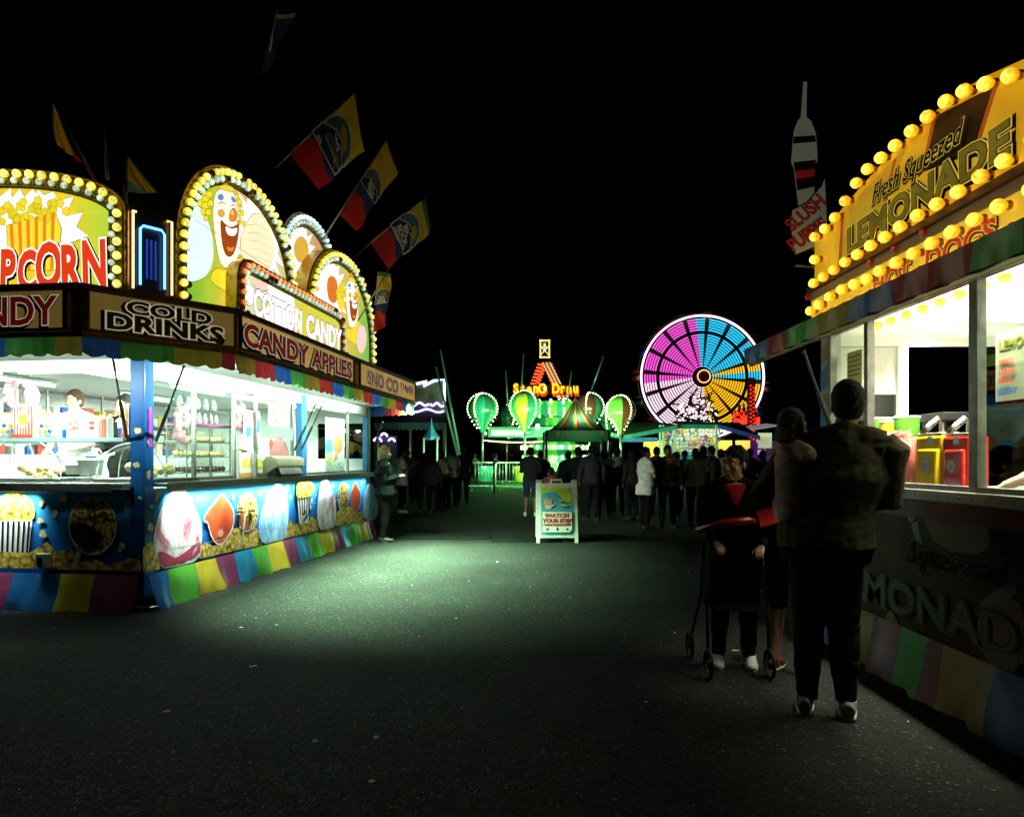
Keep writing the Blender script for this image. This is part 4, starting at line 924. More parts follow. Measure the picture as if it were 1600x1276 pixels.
for z_, nn in ((tiers[3] + .022, 7), (tiers[4] + .001, 5)):
    for i in range(nn):
        p = LT(-.42, r0 + .07 + i * (r1 - r0 - .1) / nn, z_); o = MB().loft([p, p + Z * .05, p + Z * .11, p + Z * .14], [(.035, .02), (.04, .028), (.03, .015), (.008, .006)], 10).build('candy_pack', [bagm] if 0 else mat('cellophane_pack', (.75, .78, .76), .12, coat=1))
        tag(o, 'clear cellophane candy pack on an upper shelf of the apple rack', 'candy pack', 'cellophane packs on the rack')
# counter goods on the long side
G2 = Fr(LT(-.12, 0), EY); zc = 1.207
for (x0, x1, yt, sty, lab) in ((368, 388, 704, 'kernel', 'white popcorn box with yellow kernels and orange base, left of the counter pair'), (389, 409, 708, 'kernel', 'white popcorn box with yellow kernels, right of the counter pair')):
    a_, c_ = pxw(G2, x0, x1, 742); box_pack(G2, (a_ + c_) / 2, zc, (c_ - a_) * .95, G2.uv((x0 + x1) / 2, yt)[1] - zc, .1, lab, sty)
# towel dispenser on the counter
a_, c_ = pxw(Fr(LT(.05, 0), EY), 424, 468, 745); zt_ = on(440, 712, LT(.05, 0), EX).z
t = thing('towel_dispenser', 'beige and dark green paper towel dispenser on the side counter', 'towel dispenser', LT(.03, (a_ + c_) / 2, zc)); h = zt_ - zc
mb = MB(); prof = [(0, 0), (.0, h * .7), (.04, h * .95), (.12, h), (.19, h * .85), (.2, h * .5), (.17, h * .45)]
mb.prism([LT(-.07 + a__, a_, zc + z_) for a__, z_ in prof], EY * (c_ - a_) * 1.0); mb.build('cover', mat('beige_plastic', (.6, .58, .4), .35), t, bev=.01, fix=True)
mb = MB(); mb.obox(LT(-.05, a_ + .02, zc), EX * .14, EY * (c_ - a_ - .04), Z * h * .5); mb.build('housing', mat('dark_green_plastic', (.03, .06, .04), .3), t, bev=.01)
mb = MB(); mb.add([LT(.10, a_ + .1, zc + h * .45), LT(.10, c_ - .1, zc + h * .45), LT(.14, c_ - .1, zc + h * .12), LT(.14, a_ + .1, zc + h * .12)], [(0, 1, 2, 3)]); mb.build('paper_towel', cupw, t)
# printed posters in the side windows
G3 = Fr(LT(-.035, 0), EY)
def poster(P, lab, fn, name='window_poster'):
    art = Art(G3); art.shape(P, cardw)
    fn(art); o = art.build(name); tag(o, lab, 'poster'); return o
def po1(art):
    art.ell(514, 672, 6.5, 12, mat('peach_print', (.75, .5, .35), .5)); art.ell(514, 697, 6.5, 12, mat('sky_print', (.1, .4, .7), .5)); art.ell(528, 694, 6.8, 15, mat('coral_print', (.75, .2, .08), .5))
    art.shape([(511, 708), (518, 705), (517, 726), (512, 727)], mat('lemon_print', (.8, .7, .2), .5)); art.shape([(523, 707), (530, 706), (526, 718), (520, 722)], mat('rose_print', (.7, .3, .3), .5))
    for k_ in range(24): art.ell(random.uniform(510, 535), random.uniform(722, 734), 1.2, 1.6, mat('ice_print', (.35, .6, .75), .5), k=.004 + k_ * .0001)
poster([(508, 652), (538, 655), (538, 736), (508, 737)], 'tall white window poster of blue and orange flavoured ices', po1)
def po2(art):
    rnd = random.Random(8)
    for k_ in range(12): art.ell(rnd.uniform(424, 450), rnd.uniform(612, 660), rnd.uniform(2, 5), rnd.uniform(2, 5), mat(['coral_print', 'lemon_print', 'leaf_print', 'peach_print'][k_ % 4], [(.7, .2, .1), (.8, .65, .1), (.3, .5, .1), (.75, .5, .35)][k_ % 4], .5))
poster([(419, 608), (455, 613), (455, 668), (419, 665)], 'bright menu poster with small coloured pictures high in the side window', po2)
def po3(art):
    bl = mat('menu_blue', (.02, .15, .55), .5)
    art.shape([(384, 667), (394, 667), (391, 682), (384, 683)], bl); art.shape([(398, 655), (405, 655), (405, 675), (398, 675)], bl); art.ell(397, 663, 3, 8, mat('coral_print', (.7, .2, .1), .5))
    for k_ in range(6): art.line([(383, 687 + k_ * 3.2), (391, 687 + k_ * 3.2)], .008, mat('menu_grey', (.35, .4, .4), .5), k=.004); art.line([(394, 684 + k_ * 3.2), (405, 684 + k_ * 3.2)], .008, mat('menu_grey', (.35, .4, .4), .5), k=.004)
poster([(381, 640), (406, 643), (406, 702), (381, 703)], 'white menu board with blue cups and rows of small print', po3)
art = Art(Fr(LT(-.02, 0), EY))
art.shape([(421, 708), (425, 693), (431, 685), (436, 683), (441, 685), (446, 693), (451, 706), (452, 714), (421, 714)], mat('cutout_pink', (.65, .22, .25), .5), ink, .006, sm=1)
art.shape([(420, 687), (424, 683), (427, 692), (424, 702), (420, 698)], cardr, sm=1)
tag(art.build('cotton_candy_cutout'), 'pink cotton candy shaped cutout above the towel dispenser', 'cutout')
# sno cone machine at the far end
t = thing('ice_machine', 'pale ice shaving machine with a blue panel behind the far side window', 'ice machine', LT(-.9, 4.3, 1.21)); mb = MB(); lbox(mb, -1.1, -.7, 4.0, 4.7, .9, 1.75); mb.build('cabinet', mat('machine_white', (.6, .7, .68), .35), t, bev=.02)
mb = MB(); lbox(mb, -.699, -.69, 4.1, 4.6, 1.45, 1.7); mb.build('blue_panel', mat('machine_blue', (.05, .3, .6), .3), t)
# ================================================================ flags on poles
fy = mat('flag_yellow', (.85, .52, .04), .7, bump=.2, bs=20); fb = mat('flag_navy', (.02, .04, .16), .7, bump=.2, bs=20); fred = mat('flag_red', (.60, .02, .015), .7, bump=.2, bs=20); fgr = mat('flag_green', (.06, .22, .03), .7, bump=.2, bs=20)
fwh = mat('flag_white', (.8, .82, .74), .7); fdb = mat('flag_slate', (.10, .18, .24), .7); fgray = mat('flag_pale_blue', (.18, .28, .33), .7)
for m_ in (fy, fb, fred, fgr, fwh, fdb, fgray):
    t_ = m_.node_tree; b_ = t_.nodes['Principled BSDF']; b_.inputs['Emission Strength'].default_value = 0
    tr = t_.nodes.new('ShaderNodeBsdfTranslucent'); tr.inputs[0].default_value = b_.inputs['Base Color'].default_value
    mxs = t_.nodes.new('ShaderNodeMixShader'); mxs.inputs[0].default_value = .4; t_.links.new(b_.outputs[0], mxs.inputs[1]); t_.links.new(tr.outputs[0], mxs.inputs[2]); t_.links.new(mxs.outputs[0], t_.nodes['Material Output'].inputs[0])
class Cloth(Fr):
    """bilinear cloth patch: u along the pole 0..1 (red end to yellow end), v across 0..1, with soft waves"""
    def __init__(s, A, B, C_, D, amp, ph): s.A, s.B, s.C, s.D = A, B, C_, D; s.n = (B - A).cross(D - A).normalized(); s.amp = amp; s.ph = ph; s.u = (B - A).normalized(); s.v = (D - A).normalized()
    def p(s, a, b, k=0):
        q = (s.A * (1 - a) + s.B * a) * (1 - b) + (s.D * (1 - a) + s.C * a) * b
        return q + s.n * (k + s.amp * b * (math.sin(a * 7 + s.ph + b * 3) + .6 * math.sin(a * 15 + b * 6 + s.ph * 2)))
def flag(pole0, pole1, A, B, C_, D, label, face=1, amp=.035, ph=0, logo=True, cols=None, name='flag'):
    """A red-end hoist, B yellow-end hoist, C yellow-end fly, D red-end fly"""
    t = thing(name, label, 'flag', pole0, 0, 'amusement flags on the candy trailer')
    mb = MB(); mb.cyl(pole0, pole1, .012, .008, 8); mb.build('pole', aludark, t)
    cl = Cloth(A, B, C_, D, amp, ph); cols = cols or [fred, fb, fy, fgr]
    if cl.n.dot(CAM - A) < 0: cl.n = -cl.n
    mb = MB(); NU, NV = 60, 26
    for i in range(NU):
        a = (i + .5) / NU
        for j in range(NV):
            b = (j + .5) / NV; mi = 0 if a < .3 + .05 * math.sin(b * 5) else (1 if a < .58 + .1 * (b - .5) else 2)
            if a > .93: mi = 3 if not logo or ph > 2 else 2
            mb.add([cl.p(i / NU, j / NV), cl.p((i + 1) / NU, j / NV), cl.p((i + 1) / NU, (j + 1) / NV), cl.p(i / NU, (j + 1) / NV)], [(0, 1, 2, 3)], mi, True)
    cloth = mb.build('cloth', cols, t, weld=True)
    if logo:
        asp = (B - A).length / max(.01, (D - A).length)
        class Lg:  # logo plane: x across the flag (fly), y along the pole towards the yellow end
            def p(s_, x, y, k=0): return cl.p(.55 + y / (B - A).length, .5 + x / (D - A).length * face, k)
        art = Art(Lg()); art.ks = 0; W_ = min((D - A).length, (B - A).length * .6)
        r = W_ * .47
        half = lambda r_: [(r_ * math.cos(q), .04 + r_ * math.sin(q)) for q in [math.pi * (-.12 + 1.24 * i / 18) for i in range(19)]]
        art.lay = 3; art.shape(half(r * 1.12), fwh, px=False); art.lay = 5; art.shape(half(r), fdb, px=False)
        for q in range(7):
            an = math.pi * (.05 + .9 * q / 6); art.line([(0, .04), (r * .95 * math.cos(an), .04 + r * .95 * math.sin(an))], .008, fgray, px=False, k=.010)
        for q in range(6):
            an = math.pi * (.1 + .8 * q / 5); art.ell(r * .86 * math.cos(an), .04 + r * .86 * math.sin(an), .014, .014, fgray, px=False, k=.011)
        art.lay = 8; art.shape([(-r * 1.1, -.02), (-r * .4, r * .5), (r * .2, r * .62), (r * .7, r * .3), (r * 1.15, -.02), (r * 1.1, -r * .75), (-r * 1.1, -r * .75)], fwh, px=False)
        art.lay = 10; art.shape([(-r * 1.02, -.02), (-r * .36, r * .43), (r * .18, r * .54), (r * .63, r * .25), (r * 1.05, -.02), (r * 1.02, -r * .68), (-r * 1.02, -r * .68)], fb, px=False)
        art.letters('BIG', 0, r * .02, r * .48, [(fwh, .007, 0, 0)], sx=1.1); art.letters('ROCK', 0, -r * .4, r * .48, [(fwh, .007, 0, 0)], sx=1.0); art.letters('AMUSEMENTS', 0, -r * .64, r * .2, [(fwh, .004, 0, 0)], sx=1.25)
        art.build('printed_emblem', cloth)
def fpt(x, y, Y): return at(x, y, Y)
def pxflag(base, tip, A, B, C_, D, Y0, Y1, label, **k):
    """Y0 depth at the lower end, Y1 at the tip (poles lean outwards)"""
    def dep(x, y):
        dx, dy = tip[0] - base[0], tip[1] - base[1]; t_ = ((x - base[0]) * dx + (y - base[1]) * dy) / (dx * dx + dy * dy); return Y0 + (Y1 - Y0) * t_
    P = [at(*p, dep(*p)) for p in (A, B, C_, D)]; flag(at(*base, Y0), at(*tip, Y1), *P, label, **k)
pxflag((430, 262), (556, 143), (452, 240), (554, 147), (568, 236), (498, 296), 8.3, 8.0, 'largest and highest amusement flag with yellow, navy and red bands', ph=.5)
pxflag((505, 374), (605, 216), (532, 337), (603, 219), (620, 270), (557, 361), 9.3, 9.0, 'narrow amusement flag between the highest one and the right one', ph=1.6)
pxflag((548, 406), (668, 305), (578, 377), (664, 309), (673, 362), (606, 421), 11.0, 10.7, 'amusement flag farthest right, with a green corner at its tip', ph=2.5)
pxflag((560, 500), (612, 414), (583, 520), (590, 424), (612, 428), (602, 510), 10.9, 10.5, 'brightly lit drooping flag right beside the candy apple arch', ph=3.1)
pxflag((150, 285), (78, 148), (118, 250), (81, 155), (84, 222), (130, 255), 5.35, 5.1, 'small yellow green flag furled on its pole above the popcorn arch', logo=False, ph=.7, cols=[fred, fy, fy, fgr])
pxflag((168, 280), (158, 148), (167, 270), (163, 220), (165, 222), (169, 270), 5.6, 5.5, 'bare flag pole with furled dark cloth above the popcorn arch', logo=False, ph=.2, cols=[fb, fb, fb, fb], amp=.01)
pxflag((196, 318), (198, 236), (196, 300), (199, 241), (244, 301), (222, 302), 5.45, 5.35, 'yellow flag with pale emblem drooping above the neon column', logo=False, ph=.9, cols=[fgray, fy, fy, fgr], amp=.02)
pxflag((421, 80), (434, 10), (405, 120), (430, 22), (460, 24), (420, 110), 6.9, 6.6, 'flag coloured navy to look unlit, high in the darkness above the clown arch', ph=1.2, logo=False, cols=[fb, fb, fb, fy])  # darkness put into the cloth colour: navy bands, yellow only at the tip
# ================================================================ lemonade stand on the right
RX = 2.44
LS = thing('lemonade_stand', 'lemonade stand with yellow bulb lined arch sign and serving window', 'food stand', (RX, 4.2, 0))
FRr = Fr((RX, 0, 0), (0, -1, 0))         # sign plane, reads from far to near
FRw = Fr((RX + .06, 0, 0), (0, -1, 0))   # wall plane
Y0R, Y1R = 1.6, 5.95
c5r = lambda P: crop(1220, 90, 3.113, P); c7r = lambda P: crop(1340, 760, 3.038, P); c6r = lambda P: crop(1240, 400, 3.189, P)
def rbox(mb, x0, x1, y0, y1, z0, z1, m=0): return mb.box((x0, y0, z0), (x1, y1, z1), m)
cream_w = mat('stand_cream', (.6, .58, .48), .5)
brownp = printed('brown_wall_print', [(.3, (.02, .009, .005)), (.6, (.06, .03, .01)), (.8, (.035, .01, .006))], 5)
brownp.node_tree.nodes['Principled BSDF'].inputs['Specular IOR Level'].default_value = .08
mb = MB(); rbox(mb, RX + .06, RX + .11, Y0R, Y1R, .36, 1.2); mb.build('lower_wall', brownp, LS)
mb = MB(); rbox(mb, RX + .12, RX + 2.2, Y0R + .05, Y1R - .06, .37, .4); mb.build('floor', aludark, LS)
mb = MB(); rbox(mb, RX + .1, RX + 2.2, Y0R, Y1R - .05, 2.50, 2.54); mb.build('ceiling', wallw, LS)
# far wall (with a dark opening to the night) and end walls
mb = MB(); XB = RX + 1.95
rbox(mb, XB, XB + .05, Y0R, 3.3, .85, 2.5); rbox(mb, XB, XB + .05, 3.3, Y1R - .05, .85, 1.2); rbox(mb, XB, XB + .05, 3.3, Y1R - .05, 2.25, 2.5); mb.build('back_wall', wallw, LS)
mb = MB(); rbox(mb, RX + .13, XB, Y1R - .1, Y1R - .06, .85, 1.22); mb.build('end_wall', wallw, LS)
mb = MB(); rbox(mb, RX + .13, XB, Y1R - .1, Y1R - .06, 2.33, 2.5); mb.build('end_header', wallw, LS)
mb = MB(); rbox(mb, RX + 1.9, XB - .001, Y1R - .32, Y1R - .11, 1.2, 2.3); mb.build('corner_panel', wallw, LS)
mb = MB(); rbox(mb, RX + .13, XB, Y0R, Y0R + .05, .85, 2.5); mb.build('near_end_wall', wallw, LS)
# mural strip at the far corner
art = Art(FRw); yA = -(Y1R); yB = -5.74
art.shape([(yA, 1.27), (yB, 1.27), (yB, 2.5), (yA, 2.5)], mat('mural_pale', (.45, .55, .65), .4), px=False)
for k_, (z0_, z1_, c) in enumerate(((2.2, 2.32, (.45, .3, .15)), (1.98, 2.14, (.1, .25, .5)), (1.84, 1.93, (.5, .35, .15)), (1.66, 1.8, (.08, .22, .48)), (1.45, 1.6, (.6, .65, .7)))):
    art.shape([(yA, z0_), (yB, z0_ + .05), (yB, z1_ + .06), (yA, z1_)], mat('mural_%d' % k_, c, .4), px=False)
art.build('mural_strip', LS)
mb = MB(); rbox(mb, RX + .07, RX + .13, 5.75, Y1R - .01, 1.22, 2.5); mb.build('corner_post', cream_w, LS)
# counter
mb = MB(); rbox(mb, RX - .0, RX + .55, Y0R, 5.74, 1.225, 1.25); rbox(mb, RX - .012, RX + .01, Y0R, 5.74, 1.19, 1.253)
mb.build('counter', mat('counter_metal', (.5, .5, .46), .35, .7, var=.1, vs=3), LS, bev=.004)
mb = MB()
for k_ in range(34): mb.ball((RX - .013, 1.9 + k_ * .11, 1.222), .007, 0, 6, 4)
mb.build('rivets', aludark, LS)
# window frame: header, mullions, sill
mulY = [FRw.uv(x, 600)[0] * -1 for x in (1303, 1361, 1531)] + [2.9, 2.0]
for i, y_ in enumerate(mulY):
    mb = MB(); w_ = .05 if i != 2 else .07; rbox(mb, RX + .02, RX + .075, y_ - w_ / 2, y_ + w_ / 2, 1.254, 2.40); mb.build('mullion', aludark, LS, bev=.004)
mb = MB(); rbox(mb, RX + .01, RX + .1, Y0R, 5.76, 2.40, 2.50); mb.build('window_header', aludark, LS, bev=.004)
mb = MB(); rbox(mb, RX + .022, RX + .072, Y0R, 5.72, 1.2535, 1.285); mb.build('window_sill', aludark, LS, bev=.003)
for a_, b_ in ((mulY[0], mulY[1]), (mulY[2], mulY[3]), (mulY[3], mulY[4])):
    mb = MB(); rbox(mb, RX + .045, RX + .05, b_ + .03, a_ - .03, 1.286, 2.398); mb.build('pane', pane, LS)
# fringe band on the raised shutter
colsR = [(1600, 1531, 3), (1531, 1402, 1), (1402, 1336, 2), (1336, 1281, 0), (1281, 1236, 3), (1236, 1203, 1), (1203, 1168, 2)]
FA = Fr((1.80, 0, 0), (0, -1, 0)); ZA = 2.215
mb = MB(); rnd = random.Random(4)
def Yx(x): return 1.80 * FPX / (x - 800)
ys = [(Yx(min(a, 1640)) if a < 1600 else 2.55, Yx(b), c) for a, b, c in colsR] + [(2.1, 2.55, 1), (1.6, 2.1, 0)]
for (ya, yb, c) in ys:
    n_ = max(4, int(abs(yb - ya) / .03))
    for i in range(n_):
        q = []
        for t in (0, 1):
            y_ = ya + (yb - ya) * (i + t) / n_
            q.append([(1.80 - .026 - .006 * math.sin(y_ * 55 + j) * j * .4 - .004 * math.sin(y_ * 23) * j, y_, ZA + .055 - .04 * j) for j in range(4)])
        for j in range(3): mb.add([q[0][j], q[0][j + 1], q[1][j + 1], q[1][j]], [(0, 1, 2, 3)], c, True)
mb.build('vinyl_band', [mat('band_yellow', (.8, .6, .08), .3), mat('band_red', (.6, .04, .05), .3), mat('band_blue', (.06, .3, .75), .3), mat('band_green', (.12, .75, .15), .3)], LS, weld=True)
mb = MB(); SY0, SY1 = 1.6, 5.55
mb.add([(1.81, SY0, ZA + .0), (1.81, SY1, ZA + .0), (RX + .0, SY1, 2.49), (RX + .0, SY0, 2.49), (1.81, SY0, ZA - .03), (1.81, SY1, ZA - .03), (RX + .0, SY1, 2.46), (RX + .0, SY0, 2.46)], [(3, 2, 1, 0), (4, 5, 6, 7), (0, 1, 5, 4), (1, 2, 6, 5), (2, 3, 7, 6), (3, 0, 4, 7)])
mb.build('raised_shutter', mat('shutter_metal', (.5, .5, .38), .4, .5), LS)
mb = MB(); rbox(mb, 1.785, 1.808, SY0, SY1, ZA - .085, ZA - .062); rbox(mb, 1.79, 1.812, SY0, SY1, ZA - .066, ZA - .0); mb.build('shutter_edge', mat('edge_metal', (.45, .45, .25), .3, .8), LS, bev=.003)
strut(on(1256, 549, (1.95, 0, 0), (1, 0, 0)), (RX + .02, 5.70, 1.70), LS)
snap = MB()
for k_ in range(10): snap.ball((1.782, 2.0 + k_ * .38, ZA + .04), .007, 0, 6, 4)
snap.build('snaps', steel, LS)
# ---- sign: lower bulb strip, reflector strip, dark bar, arch
amberW = graded('amber_strip', [(0, (.85, .60, .03)), (.5, (.9, .7, .05)), (1, (.85, .55, .02))], 1, -3, 3, em=.5)
ys_ = lambda x, y, X=RX: on(x, y, (X, 0, 0), (1, 0, 0))
mb = MB(); rbox(mb, RX - .02, RX + .08, Y0R, 5.95, 2.52, 2.71, 0); mb.build('lower_strip', amberW, LS)
mb = MB(); rbox(mb, RX - .024, RX + .07, Y0R, 5.95, 2.712, 2.775, 0); mb.build('reflector_strip', mat('grey_strip', (.42, .42, .40), .4, var=.3, vs=2), LS)
mb = MB(); rbox(mb, RX - .05, RX + .1, Y0R, 5.99, 2.777, 2.825, 0); mb.build('dark_bar', mat('dark_brown_bar', (.06, .02, .015), .4), LS, bev=.004)
for (x, y) in ((717, 843), (577, 922), (457, 992)):
    p = ys_(*c5r([(x, y)])[0]); mb = MB(); mb.ball((RX - .03, p.y, p.z), .038, 0, 12, 8, (.4, 1, 1)); mb.build('red_reflector', mat('red_lens', (.4, .01, .01), .1, em=.15, coat=1), LS)
p = ys_(*c5r([(133, 1180)])[0]); mb = MB(); mb.ball((RX - .03, 5.96, p.z + .01), .036, 0, 12, 8); mb.build('red_reflector', mat('red_lens', (.4, .01, .01), .1), LS)
# arch outline traced along its bulbs
arcP = [(5.93, 2.83), (5.93, 3.18), (5.75, 3.215), (5.45, 3.28), (5.15, 3.335), (4.85, 3.38), (4.5, 3.42), (4.2, 3.435), (4.0, 3.43), (3.8, 3.405), (3.5, 3.335), (3.1, 3.2), (2.7, 3.05), (2.45, 2.95), (2.45, 2.83)]
P = [(-y, z) for y, z in arcP]
mb = MB(); mb.prism([FRr.p(a, b, -.14) for a, b in P], FRr.n * .137); mb.build('arch_box', mat('sign_box_metal', (.2, .12, .05), .4, .5), LS, fix=True)
amb = printed('lit_amber_face', [(.25, (.62, .28, .008)), (.5, (.82, .44, .012)), (.7, (.95, .6, .03)), (.85, (.5, .18, .008))], 2.2, em=.55, dist=.6)
brn = mat('lit_dark_brown', (.035, .018, .004), .5, em=.15, var=.3); brt = mat('lit_rust', (.45, .10, .01), .4, em=.5, var=.2); olv = mat('lit_olive', (.30, .24, .02), .4, em=.30, var=.35, vs=5); lin = mat('lit_outline', (.75, .55, .06), .4, em=.55, var=.1)
art = Art(FRr); art.shape(P, amb, px=False); art.clip = grow(P, -.02)
art.shape(c5r([(300, 760), (640, 400), (560, 560), (470, 880), (290, 1000)]), mat('lit_amber_deep', (.6, .38, .02), .4, em=.5))
art.shape(c5r([(740, 290), (1060, 130), (960, 460), (690, 560)]), brn); art.shape(c5r([(745, 285), (765, 275), (700, 560), (685, 560)]), brt)
art.shape(c5r([(1050, 110), (1075, 100), (980, 400), (960, 400)]), brt); art.shape(c5r([(300, 760), (315, 745), (300, 1010), (285, 1015)]), brt); art.shape(c5r([(555, 500), (570, 490), (500, 830), (470, 850)]), brt)
Yl = FRr.uv(*c5r([(312, 940)])[0])[0]; Yr = FRr.uv(*c5r([(1165, 400)])[0])[0]
art.letters('LEMONADE', (Yl + Yr) / 2, 2.925, .235, [(ink, .03, .012, -.014), (lin, .020, 0, 0), (ink, .012, 0, 0), (olv, .007, 0, 0)], sx=(Yr - Yl) / 1.32 * 1.0)
sa = FRr.uv(*c5r([(415, 740)])[0]); sb = FRr.uv(*c5r([(955, 360)])[0])
art.letters('Fresh Squeezed', (sa[0] + sb[0]) / 2, 3.145, .17, [(brn, .016, .006, -.006), (lin, .007, 0, 0), (ink, .0025, 0, 0)], sx=(sb[0] - sa[0]) / 1.33, shear=.4)
art.build('lemonade_lettering', LS)
# letters on the lower strip
FRl = Fr((RX - .022, 0, 0), (0, -1, 0)); art = Art(FRl)
dd = FRl.uv(*c5r([(680, 1020)])[0])[0]
art.letters('DOGS', dd + .05, 2.525, .17, [(brn, .016, .008, -.006), (lin, .01, 0, 0), (mat('lit_hotdog_red', (.6, .04, .01), .4, em=.4), .004, 0, 0)], sx=1.35, align='LEFT')
art.letters('HOT', dd - .1, 2.525, .17, [(brn, .016, .008, -.006), (lin, .01, 0, 0), (mat('lit_hotdog_red', (.6, .04, .01), .4, em=.4), .004, 0, 0)], sx=1.25, align='RIGHT')
art.build('hot_dogs_lettering', LS)
amber_bulb = bulbmat('amber_bulb', (1, .80, .09), (1.0, .36, .005), 1.8, .04)
bm_a = bulb_mesh(.037, amber_bulb, gold)
tr = bulb_mesh(.034, amber_bulb, gold)
top = [(1140, 85), (1020, 125), (915, 160), (825, 210), (735, 285), (655, 355), (575, 425), (505, 485), (440, 540), (385, 608), (330, 695), (280, 775), (230, 830), (180, 870), (180, 980)]
bot = [(175, 1095), (222, 1065), (275, 1030), (330, 992), (390, 955), (455, 912), (525, 870), (600, 820), (685, 765), (780, 710), (885, 650), (995, 575), (1110, 500)]
low = [(160, 1230), (200, 1200), (255, 1160), (315, 1125), (375, 1100), (435, 1075), (500, 1035), (580, 995), (665, 950), (755, 900), (855, 845), (965, 785), (1085, 720)]
def bulbs_at(L_, X):
    for q in L_:
        p = ys_(*c5r([q])[0], X); place_bulb(bm_a, (X + .01, p.y, p.z), (-1, 0, -.1), LS)
bulbs_at(top, RX - .06); bulbs_at(bot, RX - .06); bulbs_at(low, RX - .07)
for k_ in range(7): 
    place_bulb(bm_a, (RX - .03, 3.3 - k_ * .13, 3.24 - .045 * k_), (-1, 0, 0), LS); place_bulb(bm_a, (RX - .03, 3.35 - k_ * .15, 2.89), (-1, 0, 0), LS); place_bulb(bm_a, (RX - .04, 3.35 - k_ * .15, 2.66), (-1, 0, 0), LS)
for k_ in range(20): place_bulb(bm_a, (RX - .035, 5.75 - k_ * .2, 2.545), (-1, 0, -.8), LS)
# bulbs inside along the window head
for q in ((245, 430), (290, 412), (345, 392), (425, 360), (490, 338), (567, 310), (650, 280), (735, 242), (835, 205), (950, 165), (1060, 122)):
    p = on(*c6r([q])[0], (RX + .42, 0, 0), (1, 0, 0)); place_bulb(bm_a, (p.x, p.y, p.z + .05), (-.3, 0, -1), LS)
# ---- lower wall artwork and skirt
art = Art(FRw); oliv = mat('olive_print', (.16, .16, .02), .4); dgr = mat('green_grad_print', (.02, .07, .02), .4); linp = mat('outline_print', (.22, .23, .06), .4); org = mat('orange_print', (.13, .05, .015), .5)
art.shape(c7r([(215, 90), (285, 80), (270, 160), (245, 170)]), oliv, ink, .01); art.shape(c7r([(255, 170), (285, 165), (315, 285), (270, 240)]), oliv, ink, .01)
art.shape(c7r([(300, 120), (620, 160), (640, 330), (380, 300)]), printed('orange_skin_print', [(.4, (.11, .05, .01)), (.7, (.15, .07, .015))], 60), sm=1)
art.shape(c7r([(570, 580), (640, 490), (760, 450), (760, 520), (660, 570)]), mat('rind_print', (.14, .12, .08), .5), sm=1)
art.shape(c7r([(560, 610), (720, 520), (800, 560), (800, 900), (600, 830)]), org, sm=1)
art.shape(c7r([(140, 600), (170, 585), (225, 710), (140, 670)]), oliv, sm=1)
art.fit('Squeezed', -4.66, -3.78, .79, .2, [(linp, .006, 0, 0), (ink, .003, 0, 0)], shear=.4)
art.fit('LEMONADE', -5.61, -3.41, .45, .28, [(linp, .014, 0, 0), (ink, .009, 0, 0), (dgr, .003, 0, 0)])
art.build('lower_artwork', LS)
yc = [1.6] + sorted([-FRw.uv(*c7r([(x, 1000)])[0])[0] for x in (675, 430, 345, 218, 100)]) + [4.98, 5.4, 5.9]
skR = [mat('skirtR_blue', (.01, .06, .22), .35, bump=.4, bs=6), mat('skirtR_yellow', (.28, .2, .03), .35, bump=.4, bs=6), mat('skirtR_red', (.12, .01, .015), .35, bump=.4, bs=6), mat('skirtR_green', (.06, .4, .05), .35, bump=.4, bs=6)]
order = [0, 1, 2, 3, 2, 0, 1, 3]
skirt((RX + .05, Y1R, 0), (RX + .05, Y0R, 0), .37, [Y1R - y for y in reversed(yc[1:-1])], [skR[i] for i in (0, 1, 0, 2, 3, 2, 1, 0)], .06, parent=LS, seed=9)
mb = MB(); rbox(mb, RX + .0, RX + .055, Y0R, 5.6, 1.08, 1.185, 0); mb.build('apron_strip', mat('dark_red_strip', (.12, .01, .01), .35), LS)
# ---- lamps and an added ceiling fill
WRM = (1, .96, .72)
for k_ in range(2): fluor((RX + .75, 3.5 + k_ * 1.2, 2.455), Vector((0, 1, 0)), 1.1, LS, POW['stand'], direction=(.3, 0, -1), col=WRM)
for k_ in range(2): fluor((RX + .2, 3.75 + k_ * .95, 2.455), Vector((0, 1, 0)), .85, LS, POW['window'], name='window_lamp', direction=(.2, 0, -1), spread=math.radians(100), col=WRM)
lamp('added_ceiling_fill', 'AREA', (RX + .95, 4.6, 2.40), LS, 34, WRM, (1.5, 2.3), (0, 0, 1), (1, 0, 0))  # added upward light without a fixture, whitens the ceiling
mb = MB(); rbox(mb, RX + .13, RX + 1.9, 3.30, 3.34, 1.26, 2.5); mb.build('light_block_wall', wallw, LS)  # added out of view, keeps the stand's light off the foreground
# reflective pane and doorway frame in the end of the stand
mb = MB(); rbox(mb, RX + .62, RX + .70, Y1R - .12, Y1R - .05, 1.22, 2.33); mb.build('end_window_frame', white, LS); mb = MB(); rbox(mb, RX + .15, RX + .62, Y1R - .09, Y1R - .08, 1.95, 2.33); mb.build('window_blind', mat('blind_white', (.7, .72, .68), .5), LS); mb = MB(); rbox(mb, RX + .15, RX + .62, Y1R - .085, Y1R - .082, 1.22, 1.948); mb.build('end_pane', glass('grey_glass', (.5, .52, .5), .2, .1), LS)
